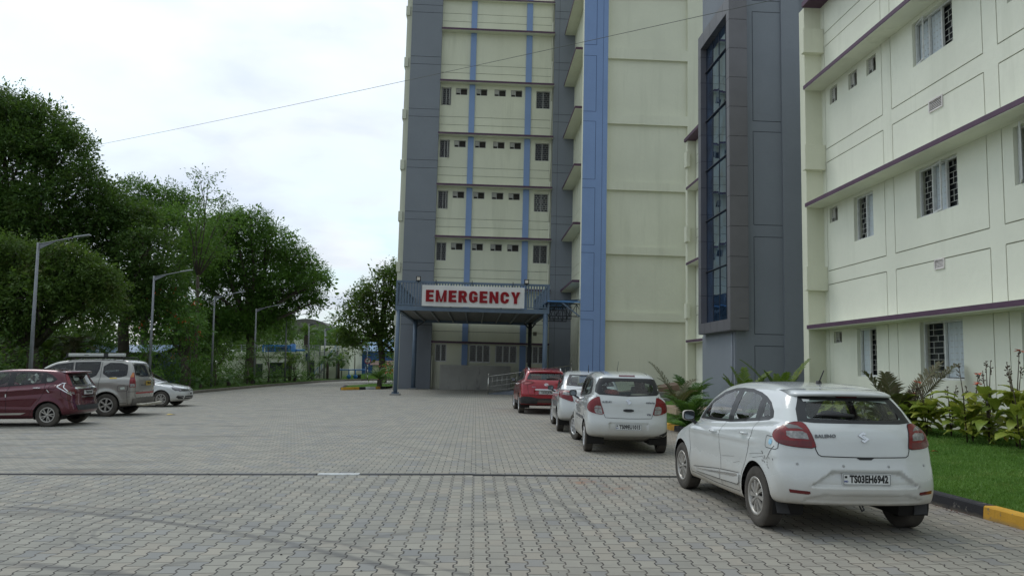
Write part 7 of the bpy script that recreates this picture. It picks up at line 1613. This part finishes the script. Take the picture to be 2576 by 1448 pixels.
# round road sign
r = empty('road_sign', (-11.36, 81.97, .1), 0, True, label='round white sign with red rim and arrows on a black and white post', cat='road sign')
mb = MB(); mb.lathe([(.0, -.012), (.26, -.012), (.26, .0)], 28, 'y', (0, 0, 2.0)); mb.build('disc', PLT, r); mb = MB(); mb.lathe([(.255, -.016), (.32, -.016), (.32, .0), (.255, .0)], 28, 'y', (0, 0, 2.0), close=True); mb.build('rim', M('sign_rim_red', (.35, .02, .03), .5), r)
for i in range(7): mb = MB(); mb.tube([(0, .03, i * .27), (0, .03, i * .27 + .27)], .038, 8); mb.build('post', PLT if i % 2 else BLK, r)
text_obj('lettering', 'CAR', .12, (0, -.02, 2.15), (1, 0, 0), (0, 0, 1), INK, r, .004, .006); text_obj('lettering', 'PARKING', .10, (0, -.02, 2.06), (1, 0, 0), (0, 0, 1), INK, r, .004, .006); text_obj('lettering', 'STP', .10, (0, -.02, 1.88), (1, 0, 0), (0, 0, 1), INK, r, .004, .006)
for s, z, m in ((1, 1.97, INK), (-1, 1.80, MATS['sign_rim_red'])): mb = MB(); mb.box(-.08, .08, -.022, -.018, z - .012, z + .012); mb.add([(s * .06, -.022, z - .035), (s * .12, -.022, z), (s * .06, -.022, z + .035)], [(0, 1, 2)]); mb.build('arrow', m, r)
# sewage plant building
P_ = empty('plant_building', (-22, 88, 0), 0, True, label='low pale flat-roofed plant building with blue pipework and an outside stair', cat='building')
PG = plaster('pale_green_plaster', (.62, .64, .52), .35); BLM = M('blue_machine_paint', (.03, .16, .42), .45, var=.2)
def prel(o, root=P_): return o
def pb(nm, mat, boxes, parent=P_, off=(22, -88, 0)):
    mb = MB()
    for b in boxes: mb.box(b[0] + off[0], b[1] + off[0], b[2] + off[1], b[3] + off[1], b[4], b[5])
    return mb.build(nm, mat, parent)
pb('wall', PG, [(-27.8, -19.4, 86, 96, 0, 2.75), (-19.4, -14.3, 88.2, 98, 0, 3.25), (-18.0, -14.2, 90.5, 98, 3.25, 3.9)]); pb('parapet', PG, [(-28, -19.3, 85.8, 86.1, 2.6, 3.1)])
[pb('doorway', DSTL, [q]) for q in ((-22.6, -20.2, 85.9, 86.0, .0, 1.9), (-24.2, -23.4, 85.9, 86.0, 0, 1.8), (-19.0, -18.2, 88.1, 88.2, 0, 2.2))]; pb('shade_ledge', PLT, [(-22.7, -20.0, 85.6, 86.0, 1.95, 2.05)])
mb = MB(); [mb.tube([(x + 22, .05, 0), (x + 22, .05, 3.2)], .05, 6) for x in (-17.6, -17.1, -15.6, -15.1)]; mb.build('downpipe', DSTL, P_)
mb = MB(); n = 13
for i in range(n): x = 4.2 + 2.4 * i / n; mb.box(x, x + .24, -1.1, -.1, 3.2 * i / n, 3.2 * i / n + .07); 
mb.bar((4.1, -1.15, 0), (6.7, -1.15, 3.3), .08, .2); mb.build('stair', CONC, P_); mb = MB(); mb.bar((4.1, -1.15, .9), (6.7, -1.15, 4.2), .05); [mb.bar((4.1 + 2.6 * t, -1.15, 3.3 * t), (4.1 + 2.6 * t, -1.15, 3.3 * t + .9), .04) for t in np.linspace(0, 1, 8)]; mb.build('stair_rail', BLM, P_)
mb = MB(); x = -5.5
for z in (3.35, 3.6, 3.85): mb.tube([(-5.8, -2, z), (7.6, .4, z)], .025, 5)
while x < 7.6: mb.tube([(x, -2 + (x + 5.8) * .18, 2.7), (x, -2 + (x + 5.8) * .18, 3.85)], .03, 5); x += .55
mb.build('roof_railing', GALV, P_)
pb('roof_machine', BLM, [(-23.6, -20.6, 86.4, 88, 3.72, 3.88), (-23.6, -23.45, 86.4, 86.5, 3.0, 3.7), (-22.3, -22.15, 86.4, 86.5, 3, 3.7), (-20.8, -20.6, 86.4, 86.5, 3, 3.7), (-23.6, -20.6, 87.6, 87.8, 3, 3.7)]); mb = MB(); mb.lathe([(.0, .9), (.3, .86), (.32, 0)], 12, c=(1.7, -1.3, 3.1)); mb.tube([(2, -1.3, 3.3), (3.0, -1.3, 3.3)], .12, 8); mb.build('blue_tank', BLM, P_)
text_obj('lettering', 'STP', .42, (1.15, -2.25, 2.85), (1, 0, 0), (0, 0, 1), M('sign_navy', (.02, .03, .10), .5), P_, .02, .012); text_obj('lettering', '(700 KLD)', .2, (2.35, -2.25, 2.83), (1, 0, 0), (0, 0, 1), MATS['sign_navy'], P_, .02, .006)
pb('notice_board', MATS['sign_navy'], [(-19.2, -18.75, 88.05, 88.15, 2.1, 3.0)])
# pipe stand with two pumps
r = empty('pipe_stand', (-14, 80.5, .1), 0, True, label='blue horizontal pipe on posts with two pumps under it, at the road corner', cat='pipework')
mb = MB(); mb.tube([(-.6, 3, 1.05), (2.2, 3, 1.05)], .06, 8); mb.build('pipe', BLM, r); mb = MB(); mb.tube([(-.6, 3, 0), (-.6, 3, 1.05)], .03, 6); mb.tube([(2.2, 3, 0), (2.2, 3, 1.4)], .03, 6); mb.build('posts', GALV, r)
for x in (.45, 1.15): mb = MB(); mb.tube([(x, 3, 1.0), (x, 3, .5)], .06, 8); mb.lathe([(.0, -.15), (.22, -.15), (.24, 0), (.22, .15), (.0, .15)], 16, 'y', (x, 3, .32)); mb.build('pump', BLM, r)
r = empty('notice_plate', (-12.67, 84.38, .1), 0, True, label='small black notice plate standing low by the pipe stand', cat='notice'); mb = MB(); mb.box(-.28, .28, -.02, .02, .1, .5); mb.build('plate', BLK, r); mb = MB(); mb.tube([(-.2, 0, 0), (-.2, 0, .12)], .015, 5); mb.tube([(.2, 0, 0), (.2, 0, .12)], .015, 5); mb.build('legs', GALV, r)
# sheds and far buildings
def shed(nm, x0, x1, y0, y1, z0, z1, zr, wall, roof, label):
    r = empty(nm, ((x0 + x1) / 2, y0, 0), 0, True, label=label, cat='shed'); w = (x1 - x0) / 2; d = y1 - y0; mb = MB(); n = int(w * 8); 
    mb.box(-w, w, 0, d, 0, z1); mb.build('wall', wall, r); mb = MB(); [mb.box(-w + 2 * w * i / n, -w + 2 * w * (i + .4) / n, -.03, 0, z0, z1) for i in range(n)]; mb.build('ribs', wall, r)
    mb = MB(); mb.add([(-w - .3, -.4, z1 - .02), (w + .3, -.4, z1 - .02), (w + .3, d / 2, zr), (-w - .3, d / 2, zr), (-w - .3, d + .4, z1), (w + .3, d + .4, z1)], [(0, 1, 2, 3), (3, 2, 5, 4)]); mb.build('roof', roof, r)
BSH = M('blue_sheet_wall', (.05, .14, .38), .5, var=.15); BRF = M('blue_sheet_roof', (.16, .30, .50), .4, var=.12, scale=1.5)
shed('blue_shed', X_(905, 100), X_(1040, 100), 100, 110, 1.5, 3.5, 5.2, BSH, BRF, 'bright blue corrugated shed behind the roadside tree'); shed('tiled_shed', X_(935, 92), X_(1010, 92), 94, 97, .5, 1.7, 2.2, PG, M('brown_roof', (.15, .09, .07), .8, var=.3), 'low shed with brown roof in front of the blue shed')
shed('blue_roofed_shed', X_(225, 58), X_(420, 58), 58, 64, 0, 2.6, 3.2, M('dark_blue_wall', (.04, .07, .14), .6), BRF, 'long shed with pale blue roof glimpsed above the people carrier')
r = empty('domed_building', (X_(770, 128), 128, 0), 0, True, label='cream building with a grey barrel-vaulted roof behind the date palm', cat='building')
mb = MB(); mb.box(-4.0, 4.6, 0, 10, 0, 6.6); mb.build('wall', PG, r); mb = MB(); V = []; n = 20
for i in range(n + 1): a = pi * (.12 + .76 * i / n); V += [(.3 - cos(a) * 5.2, -.3, 5.2 + sin(a) * 4.1), (.3 - cos(a) * 5.2, 10, 5.2 + sin(a) * 4.1)]
mb.add(V, [(2 * i, 2 * i + 1, 2 * i + 3, 2 * i + 2) for i in range(n)], True); mb.add([V[2 * i] for i in range(n + 1)], [tuple(range(n + 1))]); mb.build('vault_roof', M('grey_brown_roof', (.13, .12, .11), .8, var=.25), r)
mb = MB(); mb.box(-2.2, -1.4, -.05, 0, 4.0, 5.3); mb.build('window', PANE, r); mb = MB(); mb.box(-2.1, -1.5, -.35, 0, 3.4, 3.8); mb.build('air_conditioner', PLT, r)
for x, y, w, h, m, lb in ((700, 140, 4.5, 10.6, M('white_concrete', (.5, .52, .5), .8, var=.15), 'small white stair head with red panel on a far roof between the trees'), (845, 135, 6, 5.4, M('teal_wall', (.06, .25, .27), .7, var=.2), 'teal building glimpsed through the leaves beyond the plant')):
    r = empty('far_building', (X_(x, y), y, 0), 0, True, label=lb, cat='building'); mb = MB(); mb.box(-w / 2, w / 2, 0, 6, 0, h); mb.box(-w / 2 - .2, w / 2 + .2, -.2, 6.2, h, h + .25); mb.build('wall', m, r); mb = MB(); mb.box(0, .8, -.05, 0, h - 1.6, h - .5); mb.build('window', M('red_panel', (.3, .05, .04), .7) if x == 700 else PANE, r)
# overhead cable
def at(x, y, Y):
    F_ = 1925.; yaw, pit, roll = rad(2.6), rad(5.83), rad(1.37)
    return None
mb = MB(); A = Vector((-25.9, 52, 15.9)); Bp = Vector((10.2, 20.2, 12.6)); P = []
for i in range(41): t = i / 40; q = A.lerp(Bp, t); q.z -= .35 * 4 * t * (1 - t) * .3; P.append(q)
CABLE_P = P
mb.tube(P, .009, 6); mb.build('overhead_cable', M('cable_black', (.07, .08, .07), .6), label='thin dark cable crossing the sky from the left trees to the stair tower', cat='cable')
